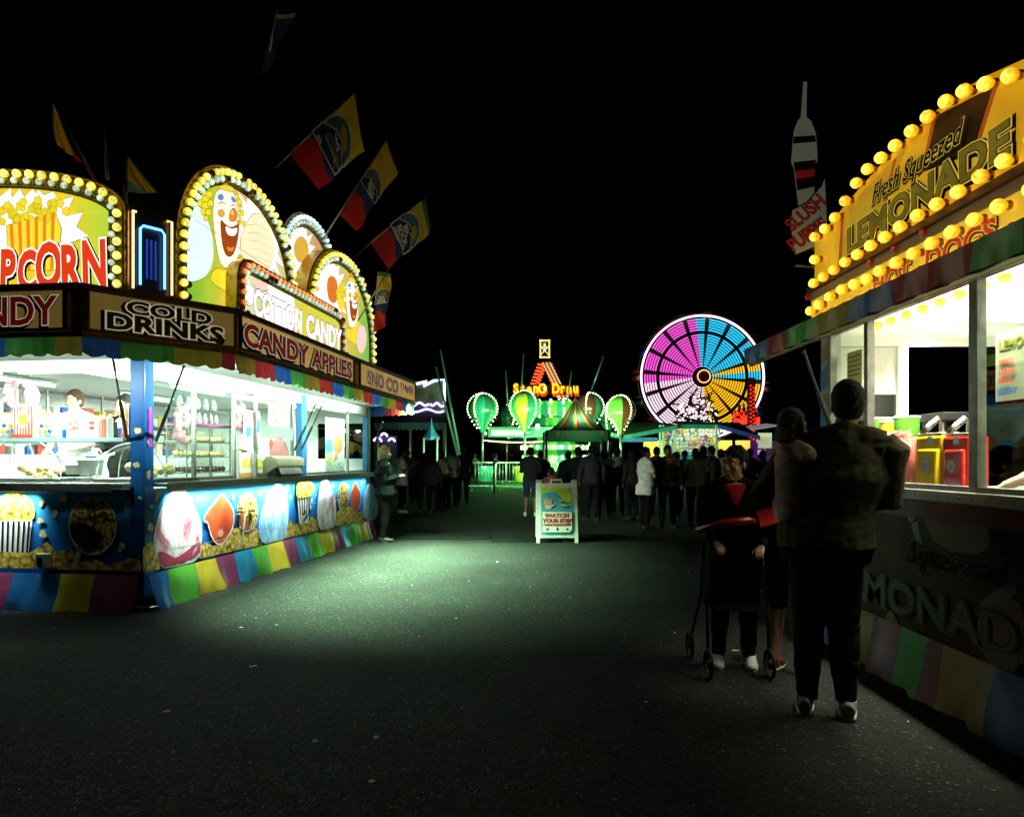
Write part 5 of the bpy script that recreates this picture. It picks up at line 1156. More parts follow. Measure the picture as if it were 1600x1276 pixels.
# ---- price board
t = thing('price_board', 'greenish white price board behind the right hand window pane', 'sign board', (RX + .25, 3.6, 1.6)); FPb = Fr((RX + .25, 0, 0), (0, -1, 0)); art = Art(FPb)
a_, z1_ = FPb.uv(1556, 560); b_, z0_ = FPb.uv(1600, 640)
z0_ = 1.75; z1_ = 2.13; b_ = a_ + .42
art.shape([(a_, z0_), (b_, z0_), (b_, z1_), (a_, z1_)], mat('board_pale', (.30, .34, .24), .5), px=False)
art.letters('LEMON', a_ + .03, z1_ - .1, .075, [(oliv, .003, 0, 0)], align='LEFT')
for k_, tx in enumerate(('SMALL', 'LARGE', 'REFILL')): art.letters(tx, a_ + .03, z1_ - .18 - k_ * .05, .04, [(cardr, .0015, 0, 0)], align='LEFT', sx=1.1)
art.letters('SLUSHY', a_ + .03, z1_ - .345, .045, [(mat('board_blue', (.05, .15, .5), .5), .0015, 0, 0)], align='LEFT')
art.build('board_face', t)
# stacks of clear cups
for k_, (xx, yy, n_) in enumerate(((2.62, 3.68, 30), (2.62, 3.55, 28), (2.75, 3.62, 30))):
    mb = MB(); pr = [(.033, 0)]
    for j in range(n_): pr += [(.036, .012 * j + .01), (.042, .012 * j + .012), (.036, .012 * j + .014)]
    mb.lathe([(0.001, 0)] + pr, (xx, yy, 1.2535), 16); o = mb.build('cup_stack', acrylic if k_ else mat('frosted_cup', (.55, .6, .5), .25), label=None)
    tag(o, ['tall cup stack nearest the window mullion of the lemonade stand', 'tall cup stack standing nearest the right edge of the lemonade window', 'tall cup stack at the back, between two others'][k_], 'cup stack')
# straw box
FI = Fr((RX + .22, 0, 0), (0, -1, 0)); zc2 = 1.2505
a_, z1_ = FI.uv(1385, 683); b_, _ = FI.uv(1452, 700); mid = (a_ + b_) / 2; w_ = b_ - a_; h_ = z1_ - zc2
t = thing('straw_box', 'clear box full of pink straws on the lemonade counter', 'straw box', (RX + .22, -mid, zc2))
pinkglass = glass('pink_acrylic', (.98, .9, .85), .25, .3)
mb = MB(); dpt = .2
mb.box((RX + .12, -b_, zc2), (RX + .125, -a_, zc2 + h_)); mb.box((RX + .32, -b_, zc2), (RX + .325, -a_, zc2 + h_)); mb.box((RX + .126, -b_, zc2), (RX + .319, -b_ + .004, zc2 + h_)); mb.box((RX + .126, -a_ - .004, zc2), (RX + .319, -a_, zc2 + h_)); mb.build('clear_walls', pinkglass, t)
stm = mat('pink_straw', (.80, .22, .18), .35); mb = MB(); rnd = random.Random(6)
for k_ in range(150):
    y_ = -b_ + .02 + (w_ - .04) * rnd.random(); x_ = RX + .14 + .16 * rnd.random(); ln = rnd.uniform(-.07, .07) + (.05 if k_ % 3 == 0 else 0)
    mb.cyl((x_, y_, zc2 + .004), (x_ + rnd.uniform(-.02, .02), min(max(y_ + ln, -b_ + .012), -a_ - .012), zc2 + h_ * rnd.uniform(.88, 1.0)), .0032, n=5)
mb.build('straws', stm, t)
mb = MB()
for k_ in range(40): mb.cyl((RX + .16 + rnd.random() * .1, -a_ - .02 - rnd.random() * w_ * .5, zc2 + h_ * .9), (RX + .16 + rnd.random() * .1, -a_ - .03 - rnd.random() * w_ * .52, zc2 + h_ * (1.06 + .07 * rnd.random())), .0032, n=5)
mb.build('raised_straws', stm, t)
# condiment dispensers
def dispenser(x0, x1, yt, colr, lab, nm):
    a_, z1_ = FI.uv(x0, yt); b_, _ = FI.uv(x1, yt); h = z1_ - zc2; w_ = b_ - a_; y0_ = -b_; t = thing('condiment_dispenser', lab, 'dispenser', (RX + .25, -(a_ + b_) / 2, zc2), 0, 'pump dispensers on the lemonade counter')
    m_ = mat(nm, colr, .25, coat=.6, em=0); mb = MB(); mb.box((RX + .14, y0_, zc2), (RX + .27, y0_ + w_, zc2 + h * .97)); mb.build('body', m_, t, bev=.018)
    mb = MB(); mb.box((RX + .11, y0_ + w_ * .02, zc2), (RX + .142, y0_ + w_ * .72, zc2 + h * .72)); mb.build('front_cover', m_, t, bev=.012)
    mb = MB(); mb.box((RX + .15, y0_ + .01, zc2 + h * .972), (RX + .26, y0_ + w_ - .01, zc2 + h * 1.02)); mb.build('lid', alu, t, bev=.006)
    mb = MB(); q = y0_ + w_ * .45; mb.loft([(RX + .22, q, zc2 + h * 1.0), (RX + .22, q, zc2 + h * 1.2), (RX + .19, q - .01, zc2 + h * 1.27), (RX + .12, q - .03, zc2 + h * 1.12), (RX + .08, q - .03, zc2 + h * 1.0)], [(.012, .02)] * 5, 8); mb.build('pump_lever', steel, t)
    mb = MB(); mb.box((RX + .137, y0_ + w_ * .3, zc2 + h * .82), (RX + .1395, y0_ + w_ * .5, zc2 + h * .95)); mb.build('clasp', alu, t, bev=.001)
    f2 = Fr((RX + .108, 0, 0), (0, -1, 0)); art = Art(f2); ca = -(y0_ + w_ * .38); cz = zc2 + h * .42
    art.star(ca, cz, w_ * .16, w_ * .15, 4, cardw, alu, .002, px=False, rot=.4)
    for k_ in range(3): art.line([(ca - w_ * .07, cz + .012 - k_ * .012), (ca + w_ * .07, cz + .012 - k_ * .012)], .003, ink, px=False)
    art.build('white_label', t)
dispenser(1449, 1491, 679, (.85, .62, .01), 'yellow pump dispenser with a white label on the lemonade counter', 'mustard_plastic')
dispenser(1492, 1533, 679, (.50, .02, .01), 'dark red pump dispenser with a white label on the lemonade counter', 'ketchup_plastic')
# lemonade cups behind
lg = mat('lemon_green', (.12, .42, .04), .4); ly = mat('lemon_yellow_print', (.75, .6, .05), .4)
for (x0, x1, yt, c, lab) in ((1366, 1383, 656, lg, 'green lemon cup partly behind the man in the lemonade window'), (1385, 1404, 661, ly, 'yellow lemon cup between the two green cups'), (1407, 1427, 654, lg, 'tall green cup with a lemon slice, right of the yellow cup')):
    f3 = Fr((RX + .42, 0, 0), (0, -1, 0)); a_, z1_ = f3.uv(x0, yt); b_, _ = f3.uv(x1, yt); r = (b_ - a_) / 2; cc = Vector((RX + .42, -(a_ + b_) / 2, zc2)); h = z1_ - zc2
    t = thing('lemon_cup', lab, 'cup', cc, 0, 'printed lemonade cups'); mb = MB(); mb.lathe([(.001, 0), (r * .75, 0), (r, h)], cc, 18); mb.build('cup', c, t)
    mb = MB(); mb.lathe([(r * 1.04, h), (r * 1.04, h + .012), (.001, h + .014)], cc, 18); mb.build('lid', cupw, t)
    mb = MB(); d = (CAM - cc); d.z = 0; d.normalize(); s_ = Vector((-d.y, d.x, 0))
    for rr, mi in ((.62, 0), (.5, 1), (.42, 2)):
        k2 = r * .93 + .002 + (.62 - rr) * .01; mb.add([cc + d * k2 + Z * h * .68 + (s_ * math.cos(g * .5) + Z * math.sin(g * .5)) * r * rr for g in range(12)], [list(range(12))[::-1]], mi); mb.add([cc + d * k2 + Z * h * .68 + (s_ * math.cos(g * .5) + Z * math.sin(g * .5)) * r * rr for g in range(12)], [list(range(12))], mi)
    mb.build('lemon_slice', [ly, cupw, ly], t)
# back counter things inside the stand
t = thing('slush_machine', 'slush drink machine with purple lit tanks at the back of the lemonade stand', 'slush machine', (RX + 1.6, 5.2, 1.2))
mb = MB(); mb.box((RX + 1.45, 4.6, 1.0), (RX + 1.8, 5.55, 1.38)); mb.build('housing', aludark, t, bev=.02)
pl = mat('purple_tube', (.8, .2, .9), .3, em=3.5, emc=(.85, .3, .95), var=0)
for y_ in (4.75, 5.2): mb = MB(); mb.cyl((RX + 1.44, y_, 1.40), (RX + 1.44, y_ + .28, 1.40), .013, n=8); mb.build('purple_lamp', pl, t); mb = MB(); mb.cyl((RX + 1.44, y_, 1.44), (RX + 1.44, y_ + .28, 1.44), .009, n=8); mb.build('purple_lamp', pl, t)
t = thing('popcorn_kettle', 'small red glass sided warmer behind the green cups', 'food warmer', (RX + .9, 5.5, 1.2))
mb = MB(); mb.box((RX + .72, 5.4, .85), (RX + 1.02, 5.7, 1.5)); mb.build('red_base', mat('warmer_red', (.35, .02, .03), .3), t, bev=.01); mb = MB(); mb.box((RX + .73, 5.41, 1.5), (RX + 1.01, 5.69, 1.72)); mb.build('glass_top', acrylic, t); mb = MB(); mb.box((RX + .72, 5.4, 1.72), (RX + 1.02, 5.7, 1.78)); mb.build('cap', black, t, bev=.006)
# notice taped at the far window
f4 = Fr((RX + .15, 0, 0), (0, -1, 0)); art = Art(f4); pa = f4.uv(1324, 552); pb = f4.uv(1347, 605)
art.shape([(pa[0], pb[1] - .12), (pb[0], pb[1] - .12), (pb[0], pa[1]), (pa[0], pa[1])], mat('yellow_paper', (.7, .6, .15), .6), px=False)
for k_ in range(5): art.line([(pa[0] + .015, pa[1] - .04 - .035 * k_), (pb[0] - .015, pa[1] - .04 - .035 * k_)], .006, ink, px=False)
art.shape([(pa[0] + .03, pb[1] - .1), (pb[0] - .02, pb[1] - .1), (pb[0] - .02, pb[1] + .03), (pa[0] + .03, pb[1] + .03)], mat('glow_blue_print', (.1, .4, .9), .5, em=.6), px=False)
tag(art.build('paper_notice'), 'yellow paper notice above the big man at the far lemonade window', 'notice')
# ---- hanging slush sign (lettered board with a plain pale cup shaped board above)
t = thing('slush_sign', 'pale standing board above red SLUSH PUPPIE lettering at the lemonade stand corner', 'sign', (2.28, 6.0, 2.8))
FS2 = Fr((2.28, 5.98, 0), (Vector((1, -.25, 0)))); pale = mat('sign_pale_green', (.45, .55, .38), .5, em=.10); redd = mat('sign_red', (.5, .02, .02), .5, em=.12)
art = Art(FS2)
cupo = [(1249, 335), (1240, 262), (1236, 255), (1237, 240), (1240, 205), (1247, 188), (1251, 184), (1255, 128), (1261, 128), (1260, 183), (1268, 190), (1275, 210), (1277, 238), (1277, 252), (1273, 260), (1272, 330)]
L2 = [FS2.uv(*p) for p in cupo]; lt = [(1282, 290), (1291, 279), (1295, 360), (1297, 378), (1244, 400), (1237, 388), (1233, 350), (1236, 328), (1260, 316)]
L3 = [FS2.uv(*p) for p in lt]
mb = MB(); mb.prism([FS2.p(a, b, -.022) for a, b in L2], FS2.n * .02); mb.prism([FS2.p(a, b, -.0255) for a, b in L3], FS2.n * .027); mb.build('board', ink, t, fix=True)
art.flat(L2, art.mi(pale), .001)
art.lay = 1
art.shape([(1240, 254), (1275, 250), (1273, 292), (1246, 298)], mat('sign_navy', (.02, .03, .08), .5)); art.shape([(1240, 214), (1274, 212), (1275, 222), (1239, 225)], mat('sign_navy', (.02, .03, .08), .5)); art.shape([(1243, 268), (1273, 264), (1272, 276), (1244, 281)], redd)
art.flat(L3, art.mi(ink), .0075); art.flat(grow(L3, -.012), art.mi(pale), .0085); art.lay = 6
def slant(txt, xa, ya, xb, yb, size, m_):
    a = FS2.uv(xa, ya); b = FS2.uv(xb, yb); an = math.atan2(b[1] - a[1], b[0] - a[0]); wd = math.hypot(b[0] - a[0], b[1] - a[1])
    art.letters(txt, (a[0] + b[0]) / 2, (a[1] + b[1]) / 2, size, [(ink, .007, 0, 0), (redd, .003, 0, 0)], sx=wd / (textw(txt) * size), rot=an)
slant('SLUSH', 1238, 362, 1291, 318, .15, 0); slant('PUPPIE', 1240, 394, 1294, 356, .15, 0)
art.build('printed_face', t)
mb = MB(); mb.cyl((2.32, 6.02, 3.02), (2.5, 5.9, 2.96), .012, n=8); mb.cyl((2.32, 6.02, 3.15), (2.5, 5.9, 3.12), .012, n=8); mb.build('bracket', aludark, t)
# ================================================================ people
TMP = bpy.data.scenes.new('workbench')
def remesh(mb, name, vox, smooth=6, noise=0, ns=20, fold=1.6):
    me = mb.mesh(name); o = bpy.data.objects.new(name, me); TMP.collection.objects.link(o)
    r = o.modifiers.new('r', 'REMESH'); r.mode = 'VOXEL'; r.voxel_size = vox; r.use_smooth_shade = True
    if smooth: s_ = o.modifiers.new('s', 'SMOOTH'); s_.factor = .5; s_.iterations = smooth
    TMP.view_layers[0].update(); dg = TMP.view_layers[0].depsgraph; out = bpy.data.meshes.new_from_object(o.evaluated_get(dg))
    bpy.data.objects.remove(o); bpy.data.meshes.remove(me); out.name = name
    if noise:
        from mathutils import noise as nn
        n_ = len(out.vertices); nr = [0.0] * (3 * n_); co = [0.0] * (3 * n_); out.vertices.foreach_get('normal', nr); out.vertices.foreach_get('co', co)
        for i in range(n_):
            p = Vector(co[3 * i:3 * i + 3]); q = Vector((p.x, p.y, p.z * fold)); d = (nn.noise(q * ns) + .5 * nn.noise(q * ns * 2.3)) * noise
            for k_ in range(3): co[3 * i + k_] += nr[3 * i + k_] * d
        out.vertices.foreach_set('co', co); out.update()
    return out
def skinm(name, c): return mat(name, c, .5, var=.1, vs=30, bump=.05, bs=120)
def cloth(name, c, rough=.9): return mat(name, c, rough, var=.25, vs=14, bump=.35, bs=35, spec=.12)
def clothp(name, c, c2): return printed(name, [(.4, c), (.55, c2)], 14, rough=.85)
skA = skinm('skin_tan', (.42, .24, .14)); skB = skinm('skin_fair', (.55, .36, .26)); skC = skinm('skin_brown', (.16, .085, .05)); skD = skinm('skin_dark', (.06, .03, .02))
hairK = mat('hair_black', (.006, .0045, .004), .6, var=.4, vs=60, bump=.8, bs=140, spec=.15); hairB = mat('hair_blonde', (.42, .27, .10), .45, var=.5, vs=60, bump=.6, bs=90); hairN = mat('hair_brown', (.06, .03, .015), .6, var=.4, vs=60, bump=.8, bs=140, spec=.2)
eyew = mat('eye_white', (.7, .68, .62), .2, var=0); irism = mat('eye_dark', (.02, .01, .008), .15, var=0); shoew = mat('shoe_white', (.65, .66, .62), .5); shoek = mat('shoe_black', (.02, .02, .02), .5)
def rotz(v, a): c, s = math.cos(a), math.sin(a); return Vector((v[0] * c - v[1] * s, v[0] * s + v[1] * c, v[2]))
HANDS = {}
def hand(mb, w_, d, palm, sc=1.0, curl=.5, side=1, grow_=0):
    """palm + five fingers; w_ wrist, d direction of the hand, palm = direction the palm faces"""
    d = d.normalized(); palm = (palm - d * palm.dot(d)).normalized(); x = d.cross(palm) * side   # x: towards the thumb
    P = lambda a, b, c_: w_ + d * a * sc + x * b * sc + palm * c_ * sc
    mb.loft([P(-.01, 0, 0), P(.03, .002, 0), (P(.085, 0, .004))], [(.026 * sc, .019 * sc), (.04 * sc, .016 * sc), (.042 * sc, .014 * sc)], 10, up=x)
    for k_, (b, ln) in enumerate(((.030, .070), (.010, .080), (-.010, .074), (-.029, .058))):
        a1 = curl * .9; a2 = curl * 2.0; p = P(.082, b, .004); pts = [p]; ang = 0
        for seg, fr_ in ((.42, a1 * .6), (.33, a2 * .8), (.25, a2 * 1.3)):
            ang = fr_; p = p + (d * math.cos(ang) + palm * math.sin(ang)) * ln * seg * sc; pts.append(p)
        mb.loft(pts, [.0092 * sc, .0088 * sc, .0082 * sc, .0065 * sc], 8)
    mb.loft([P(.02, .03, .005), P(.045, .052, .014), P(.072, .062, .024), P(.09, .058, .036)], [.013 * sc, .0115 * sc, .0095 * sc, .0075 * sc], 8)
def person(label, x, y, face, H=1.7, shirt=None, pants=None, skin=skC, hair=hairK, shoe=shoek, build_=1.0, arms=None, hairlen=0, sleeve=1.0, hem=.86, shorts=0, lean=(0, 0), headturn=0, stance=.1,
           vox=.009, seat=None, extra=None, cap=None, child=False, group=None, z0=0, legs=None, collar=None, headtilt=0, fine=False, bun=False):
    """face: heading in degrees (0 looks along +Y away from the camera, 90 looks to -X, -90 looks to +X, 180 faces the camera)"""
    root = thing('person', label, 'person', (x, y, z0), 0, group); a = math.radians(face); s = H / 1.75; B = build_
    def W(v): return Vector((x, y, z0)) + rotz(v, a) * s
    lx, ly = lean; hs = 1.25 if child else (1.1 if collar else 1.0)     # bigger head for a child
    def T(v): v = Vector(v); k_ = max(0, (v.z - .95)) / .8; return Vector((v.x + lx * k_, v.y + ly * k_, v.z))
    # joints
    hipz = .92; LG = legs or {1: [(stance, 0, .92), (stance + .01, .02, .49), (stance + .02, -.02, .08)], -1: [(-stance, 0, .92), (-stance - .01, .02, .49), (-stance - .02, -.02, .08)]}
    AR = {1: [(.19, 0, 1.42), (.25 * (1 + (B - 1) * .7), -.02, 1.15), (.25 * (1 + (B - 1) * .7), .06, .91)], -1: [(-.19, 0, 1.42), (-.25 * (1 + (B - 1) * .7), -.02, 1.15), (-.25 * (1 + (B - 1) * .7), .06, .91)]}
    if arms:
        for sd, pts in arms.items(): AR[sd] = [(.19 * sd * (1 + (B - 1) * .5), 0, 1.42)] + [tuple(p) for p in pts]
    up = W((1, 0, 0)) - W((0, 0, 0)); Rm0 = Matrix.Rotation(a, 3, 'Z')
    def torso(mb, g, z0_=.84, z1_=1.5):
        rings = [(.80, .145, .11), (.88, .165, .125), (.95, .165, .12), (1.05, .145, .105), (1.15, .148, .11), (1.27, .168, .118), (1.36, .178, .112), (1.43, .15, .09), (1.48, .085, .07)]
        P_ = []; R_ = []
        for (zz, rx, ry) in rings:
            if zz < z0_ - .001 or zz > z1_ + .001: continue
            bb = B if zz < 1.3 else 1 + (B - 1) * .5
            P_.append(W(T((0, (.02 * (B - 1) * 4 if zz < 1.2 else 0), zz)))); R_.append(((rx * bb + g) * s, (ry * bb + g) * s))
        mb.loft(P_, R_, 20, up=up)
        if z1_ > 1.4:
            w2 = .165 * (1 + (B - 1) * .5)
            mb.loft([W(T((-w2, -.0, 1.405))), W(T((-w2 * .5, -.008, 1.43))), W(T((w2 * .5, -.008, 1.43))), W(T((w2, -.0, 1.405)))], [((.058 * B ** .5 + g) * s, (.066 * B ** .5 + g) * s)] * 4, 14)
            for sd in (1, -1): mb.loft([W(T((.0, -.015, 1.485))), W(T((.09 * sd, -.01, 1.455))), W(T((w2 * sd, 0, 1.415)))], [(.05 + g) * s, (.048 + g) * s, (.05 + g) * s], 12)
    def leg(mb, sd, g, zcut=0.0, taper=1.0):
        h, k_, an = [Vector(p) for p in LG[sd]]; pts = [h + Vector((0, 0, .02)), h.lerp(k_, .5), k_, k_.lerp(an, .35), an]
        BL = 1 + (B - 1) * .45; r = [.094 * BL, .078 * BL, .056 * BL, .052 * BL, .036]
        if zcut:
            n_ = [0, 1, 2, 3][:3] if zcut > .4 else [0, 1, 2, 3]; pts = [pts[i] for i in n_]; r = [r[i] for i in n_]
        rr = [(q + g) * s if i < 2 else (q + g * 1.6 * taper) * s for i, q in enumerate(r)]
        mb.loft([W(p) for p in pts], rr, 14, up=up)
    def arm(mb, sd, g, frac=1.0):
        sh, el, wr = [Vector(p) for p in AR[sd]]; sh = T(sh)
        if not arms or sd not in arms: el = T(el); wr = T(wr)
        pts = [sh - Vector((.03 * sd, 0, -.005)), sh + Vector((.02 * sd, 0, -.03)), sh.lerp(el, .5), el, el.lerp(wr, .4), wr]; BA = 1 + (B - 1) * .5; r = [.055 * BA, .058 * BA, .05 * BA, .041 * BA, .038, .027]
        if frac < 1:
            k_ = 4 if frac > .5 else 3; pts = pts[:k_]; r = r[:k_]
            if frac <= .5: pts[2] = sh.lerp(el, .72)
        mb.loft([W(p) for p in pts], [(q + g) * s for q in r], 12)
        return W(wr), (W(wr) - W(el)).normalized()
    # head frame
    hc = T((0, .025, 1.625)); hz = math.radians(headturn)
    def Hd(v): v = Vector(v) * hs; v = rotz(v, hz); v = Vector((v.x + v.z * headtilt, v.y, v.z)); return W(hc + v)
    hup = Hd((1, 0, 0)) - Hd((0, 0, 0))
    body = MB(); torso(body, 0); 
    nb_ = T((0, -.01, 1.44)); body.loft([W(nb_), W(T((0, .0, 1.52))), Hd((0, -.02, -.05))], [.062 * s * hs ** .5, .054 * s * hs ** .5, .056 * s * hs], 12)
    R3 = rotz((1, 0, 0), a + hz); Rm = Matrix.Rotation(a + hz, 3, 'Z'); S = s * hs
    body.ball(Hd((0, -.012, .035)), .1 * S, 0, 18, 12, (.77, .96, .98), Rm)      # skull
    body.ball(Hd((0, .018, -.035)), .075 * S, 0, 16, 10, (.80, .86, 1.06), Rm)     # face, jaw
    body.ball(Hd((0, .055, -.095)), .03 * S, 0, 10, 8, (1, .8, .7), Rm)            # chin
    body.loft([Hd((0, .082, .02)), Hd((0, .098, -.012)), Hd((0, .108, -.034)), Hd((0, .09, -.044))], [.009 * S, .011 * S, .016 * S, .012 * S], 8)
    for sd in (1, -1):
        body.ball(Hd((.017 * sd, .095, -.038)), .0095 * S, 0, 8, 6); body.ball(Hd((.079 * sd, -.008, -.005)), .03 * S, 0, 10, 8, (.28, .62, 1), Rm)
        body.ball(Hd((.034 * sd, .072, .032)), .018 * S, 0, 10, 6, (1.4, .7, .45), Rm); body.ball(Hd((.045 * sd, .062, -.03)), .026 * S, 0, 10, 6, (1, .8, .9), Rm)
    body.ball(Hd((0, .089, -.066)), .02 * S, 0, 10, 6, (1.35, .6, .38), Rm); body.ball(Hd((0, .087, -.078)), .02 * S, 0, 10, 6, (1.15, .6, .4), Rm)
    for sd in (1, -1):
        leg(body, sd, 0); w_, d = arm(body, sd, 0)
        pal = rotz((-sd, .3, 0), a) if abs(d.z) > .6 else Vector((0, 0, -1)) if not extra else rotz(extra.get('palm', (0, 0, -1)), a)
        hand(body, w_, d, pal, s * (.92 if not child else 1.0), .45 if abs(d.z) > .6 else .7, -sd if abs(d.z) > .6 else sd)
        an = Vector(LG[sd][2]); body.loft([W(an), W(an + Vector((0, .03, -.045))), W(an + Vector((0, .12, -.06)))], [.036 * s, .035 * s, .025 * s], 10)
    me = remesh(body, 'body', vox, 5); me.materials.append(skin); lipm = None
    bo = bpy.data.objects.new('body', me); C.objects.link(bo)
    me.transform(wm(root).inverted())
    bo.parent = root
    def child_mesh(mb, name, m_, vox_=None, sm=4, noise=0, ns=20):
        me = remesh(mb, name, vox_ or vox, sm, noise, ns); me.materials.append(m_)
        me.transform(wm(root).inverted())
        o = bpy.data.objects.new(name, me); C.objects.link(o); o.parent = root; return o
    # clothing
    if pants:
        mb = MB(); torso(mb, .012, .80, 1.05)
        for sd in (1, -1): leg(mb, sd, .010, zcut=.45 if shorts else 0)
        child_mesh(mb, 'shorts' if shorts else 'trousers', pants, noise=.006, ns=9)
    if shirt:
        mb = MB(); torso(mb, .020, hem - .02, 1.44); mb.loft([W(T((0, -.022, 1.41))), W(T((0, -.018, 1.46))), W(T((0, -.012, 1.505)))], [(.135 * s, .12 * s), (.10 * s, .098 * s), (.07 * s, .068 * s)], 14, up=up)
        if hem < .8: mb.loft([W((0, 0, hem)), W((0, 0, .95))], [(.20 * s * B, .15 * s * B), (.19 * s * B, .145 * s * B)], 18, up=up)
        for sd in (1, -1):
            arm(mb, sd, .016, sleeve)
        child_mesh(mb, 'shirt' if sleeve < 1 else 'jacket', shirt, noise=.009, ns=8)
        if sleeve >= 1 and fine:
            mb = MB(); mb.loft([W(T((0, -.015, 1.455))), W(T((0, -.02, 1.50))), W(T((0, -.02, 1.52)))], [(.083 * s, .078 * s), (.078 * s, .074 * s), (.07 * s, .068 * s)], 18, up=up); child_mesh(mb, 'collar', shirt, .006, 2)
    if collar:
        mb = MB(); NU_, NV_ = 8, 8; G_ = [[W(T((u * .085 * (1 - v * .88) , .098 + .062 * min(1, v * 1.6) + .012 - 2.2 * (u * .085 * (1 - v * .88)) ** 2, 1.475 - .17 * v))) for u in [-1 + 2 * i_ / NU_ for i_ in range(NU_ + 1)]] for v in [j_ / NV_ for j_ in range(NV_ + 1)]]
        for j_ in range(NV_):
            for i_ in range(NU_): mb.add([G_[j_][i_], G_[j_][i_ + 1], G_[j_ + 1][i_ + 1], G_[j_ + 1][i_]], [(0, 1, 2, 3)], 0, True)
        us_ = mb.build('undershirt', collar, root, weld=True); sd_ = us_.modifiers.new('thickness', 'SOLIDIFY'); sd_.thickness = .004
        mb = MB(); mb.loft([W(T((0, -.008, 1.44))), W(T((0, -.01, 1.49)))], [(.09 * s, .085 * s), (.068 * s, .066 * s)], 14, up=up); child_mesh(mb, 'undershirt_neck', collar, .006)
    # shoes
    for sd in (1, -1):
        an = Vector(LG[sd][2]); mb = MB(); z_ = an.z - .08; p = lambda yy, zz: W((an.x + .01 * sd, an.y + yy, z_ + zz))
        mb.loft([p(-.075, .05), p(-.03, .055), p(.05, .05), p(.13, .038), p(.185, .03), p(.2, .028)], [(.03 * s, .04 * s), (.041 * s, .05 * s), (.044 * s, .045 * s), (.048 * s, .036 * s), (.036 * s, .026 * s), (.012 * s, .01 * s)], 14, up=up)
        mb.loft([p(0, .05), p(-.01, .1)], [.045 * s, .045 * s], 12)
        so = child_mesh(mb, 'shoe', shoe, .007, 3)
        mb = MB(); mb.loft([p(-.07, .012), p(.0, .012), p(.1, .012), p(.19, .012)], [(.034 * s, .012 * s), (.042 * s, .012 * s), (.05 * s, .012 * s), (.03 * s, .011 * s)], 12, up=up); mb.build('sole', shoew if shoe is not shoek else shoek, so)
    # eyes and brows
    for sd in (1, -1):
        mb = MB(); mb.ball(Hd((.031 * sd, .0745, .008)), .0125 * S, 0, 12, 8); mb.ball(Hd((.031 * sd, .0815, .008)), .0068 * S, 1, 8, 6); mb.build('eye', [eyew, irism], root)
        if fine:
            mb = MB(); mb.loft([Hd((.012 * sd, .092, .030)), Hd((.031 * sd, .091, .036)), Hd((.052 * sd, .076, .030))], [.0035 * S, .0045 * S, .002 * S], 6); mb.build('eyebrow', hair, root)
            mb = MB(); mb.loft([Hd((.015 * sd, .0835, .016)), Hd((.031 * sd, .0865, .0195)), Hd((.047 * sd, .077, .014))], [.0035 * S, .0055 * S, .003 * S], 6); mb.build('eyelid', skin, root)
    if fine:
        mb = MB(); mb.loft([Hd((-.024, .093, -.0715)), Hd((-.01, .1, -.0695)), Hd((0, .1015, -.071)), Hd((.01, .1, -.0695)), Hd((.024, .093, -.0715))], [(.002 * S, .003 * S), (.004 * S, .006 * S), (.004 * S, .006 * S), (.004 * S, .006 * S), (.002 * S, .003 * S)], 8); mb.build('lips', mat('lip_skin', (.28, .10, .07), .45), root)
    # hair
    mb = MB(); mb.ball(Hd((0, -.022, .05)), .105 * S, 0, 18, 12, (.82, .96, .98), Rm); mb.ball(Hd((0, -.045, .01)), .09 * S, 0, 14, 10, (.88, .8, 1.05), Rm)
    for sd in (1, -1): mb.ball(Hd((.066 * sd, -.03, .01)), .035 * S, 0, 10, 8, (.5, 1, 1.1), Rm)
    mb.ball(Hd((0, .045, .092)), .045 * S, 0, 12, 8, (1.25, .9, .55), Rm)
    if hairlen:
        mb.loft([Hd((0, -.05, .02)), Hd((0, -.075, -.08)), Hd((0, -.075, -.08 - hairlen))], [(.09 * S, .06 * S), (.095 * S, .055 * S), (.07 * S, .03 * S)], 14, up=hup)
        for sd in (1, -1): mb.loft([Hd((.07 * sd, .0, .05)), Hd((.088 * sd, -.01, -.03)), Hd((.08 * sd, -.02, -.06 - hairlen * .7))], [.025 * S, .03 * S, .015 * S], 10)
    if bun: mb.ball(Hd((0, -.13, .06)), .05 * S)
    child_mesh(mb, 'hair', hair, .007, 2, noise=.007 if not fine else .006, ns=30)
    if cap:
        mb = MB(); mb.ball(Hd((0, -.01, .06)), .112 * S, 0, 16, 10, (.84, .98, .85), Rm); mb.loft([Hd((0, .07, .085)), Hd((0, .17, .07))], [(.07 * S, .008 * S), (.05 * S, .006 * S)], 12, up=hup); child_mesh(mb, 'cap', cap, .008, 2)
    return root
def PX(x, yfeet): Y = 1.43 * FPX / (yfeet - HY); return (x - 800) / FPX * Y, Y
den = cloth('denim_dark', (.006, .011, .009)); blk = cloth('black_cloth', (.005, .005, .0055)); blk2 = cloth('charcoal_cloth', (.02, .02, .022)); wht = cloth('white_tee', (.62, .62, .55)); redc = cloth('red_cloth', (.45, .02, .02)); tanc = cloth('tan_cloth', (.36, .28, .15)); grn = cloth('pale_green_cloth', (.3, .45, .32)); khaki = mat('khaki_jacket', (.062, .054, .026), .9, var=.08, vs=5, bump=.3, bs=25, spec=.12); gryc = cloth('grey_cloth', (.12, .13, .11)); jean = cloth('jeans', (.02, .03, .06)); pnk = cloth('pink_fleece', (.62, .42, .36))
fwd = lambda sd, h=1.18: [(.23 * sd, .03, 1.14), (.12 * sd, .28, h)]
X, Y = PX(600, 846); person('blonde woman in dark denim shirt waiting at the far end of the candy trailer', X, Y, -80, 1.66, den, blk, skB, hairB, shoek, 1.5, arms={1: fwd(1, 1.2), -1: fwd(-1, 1.22)}, hairlen=.07, hem=.8, vox=.008)
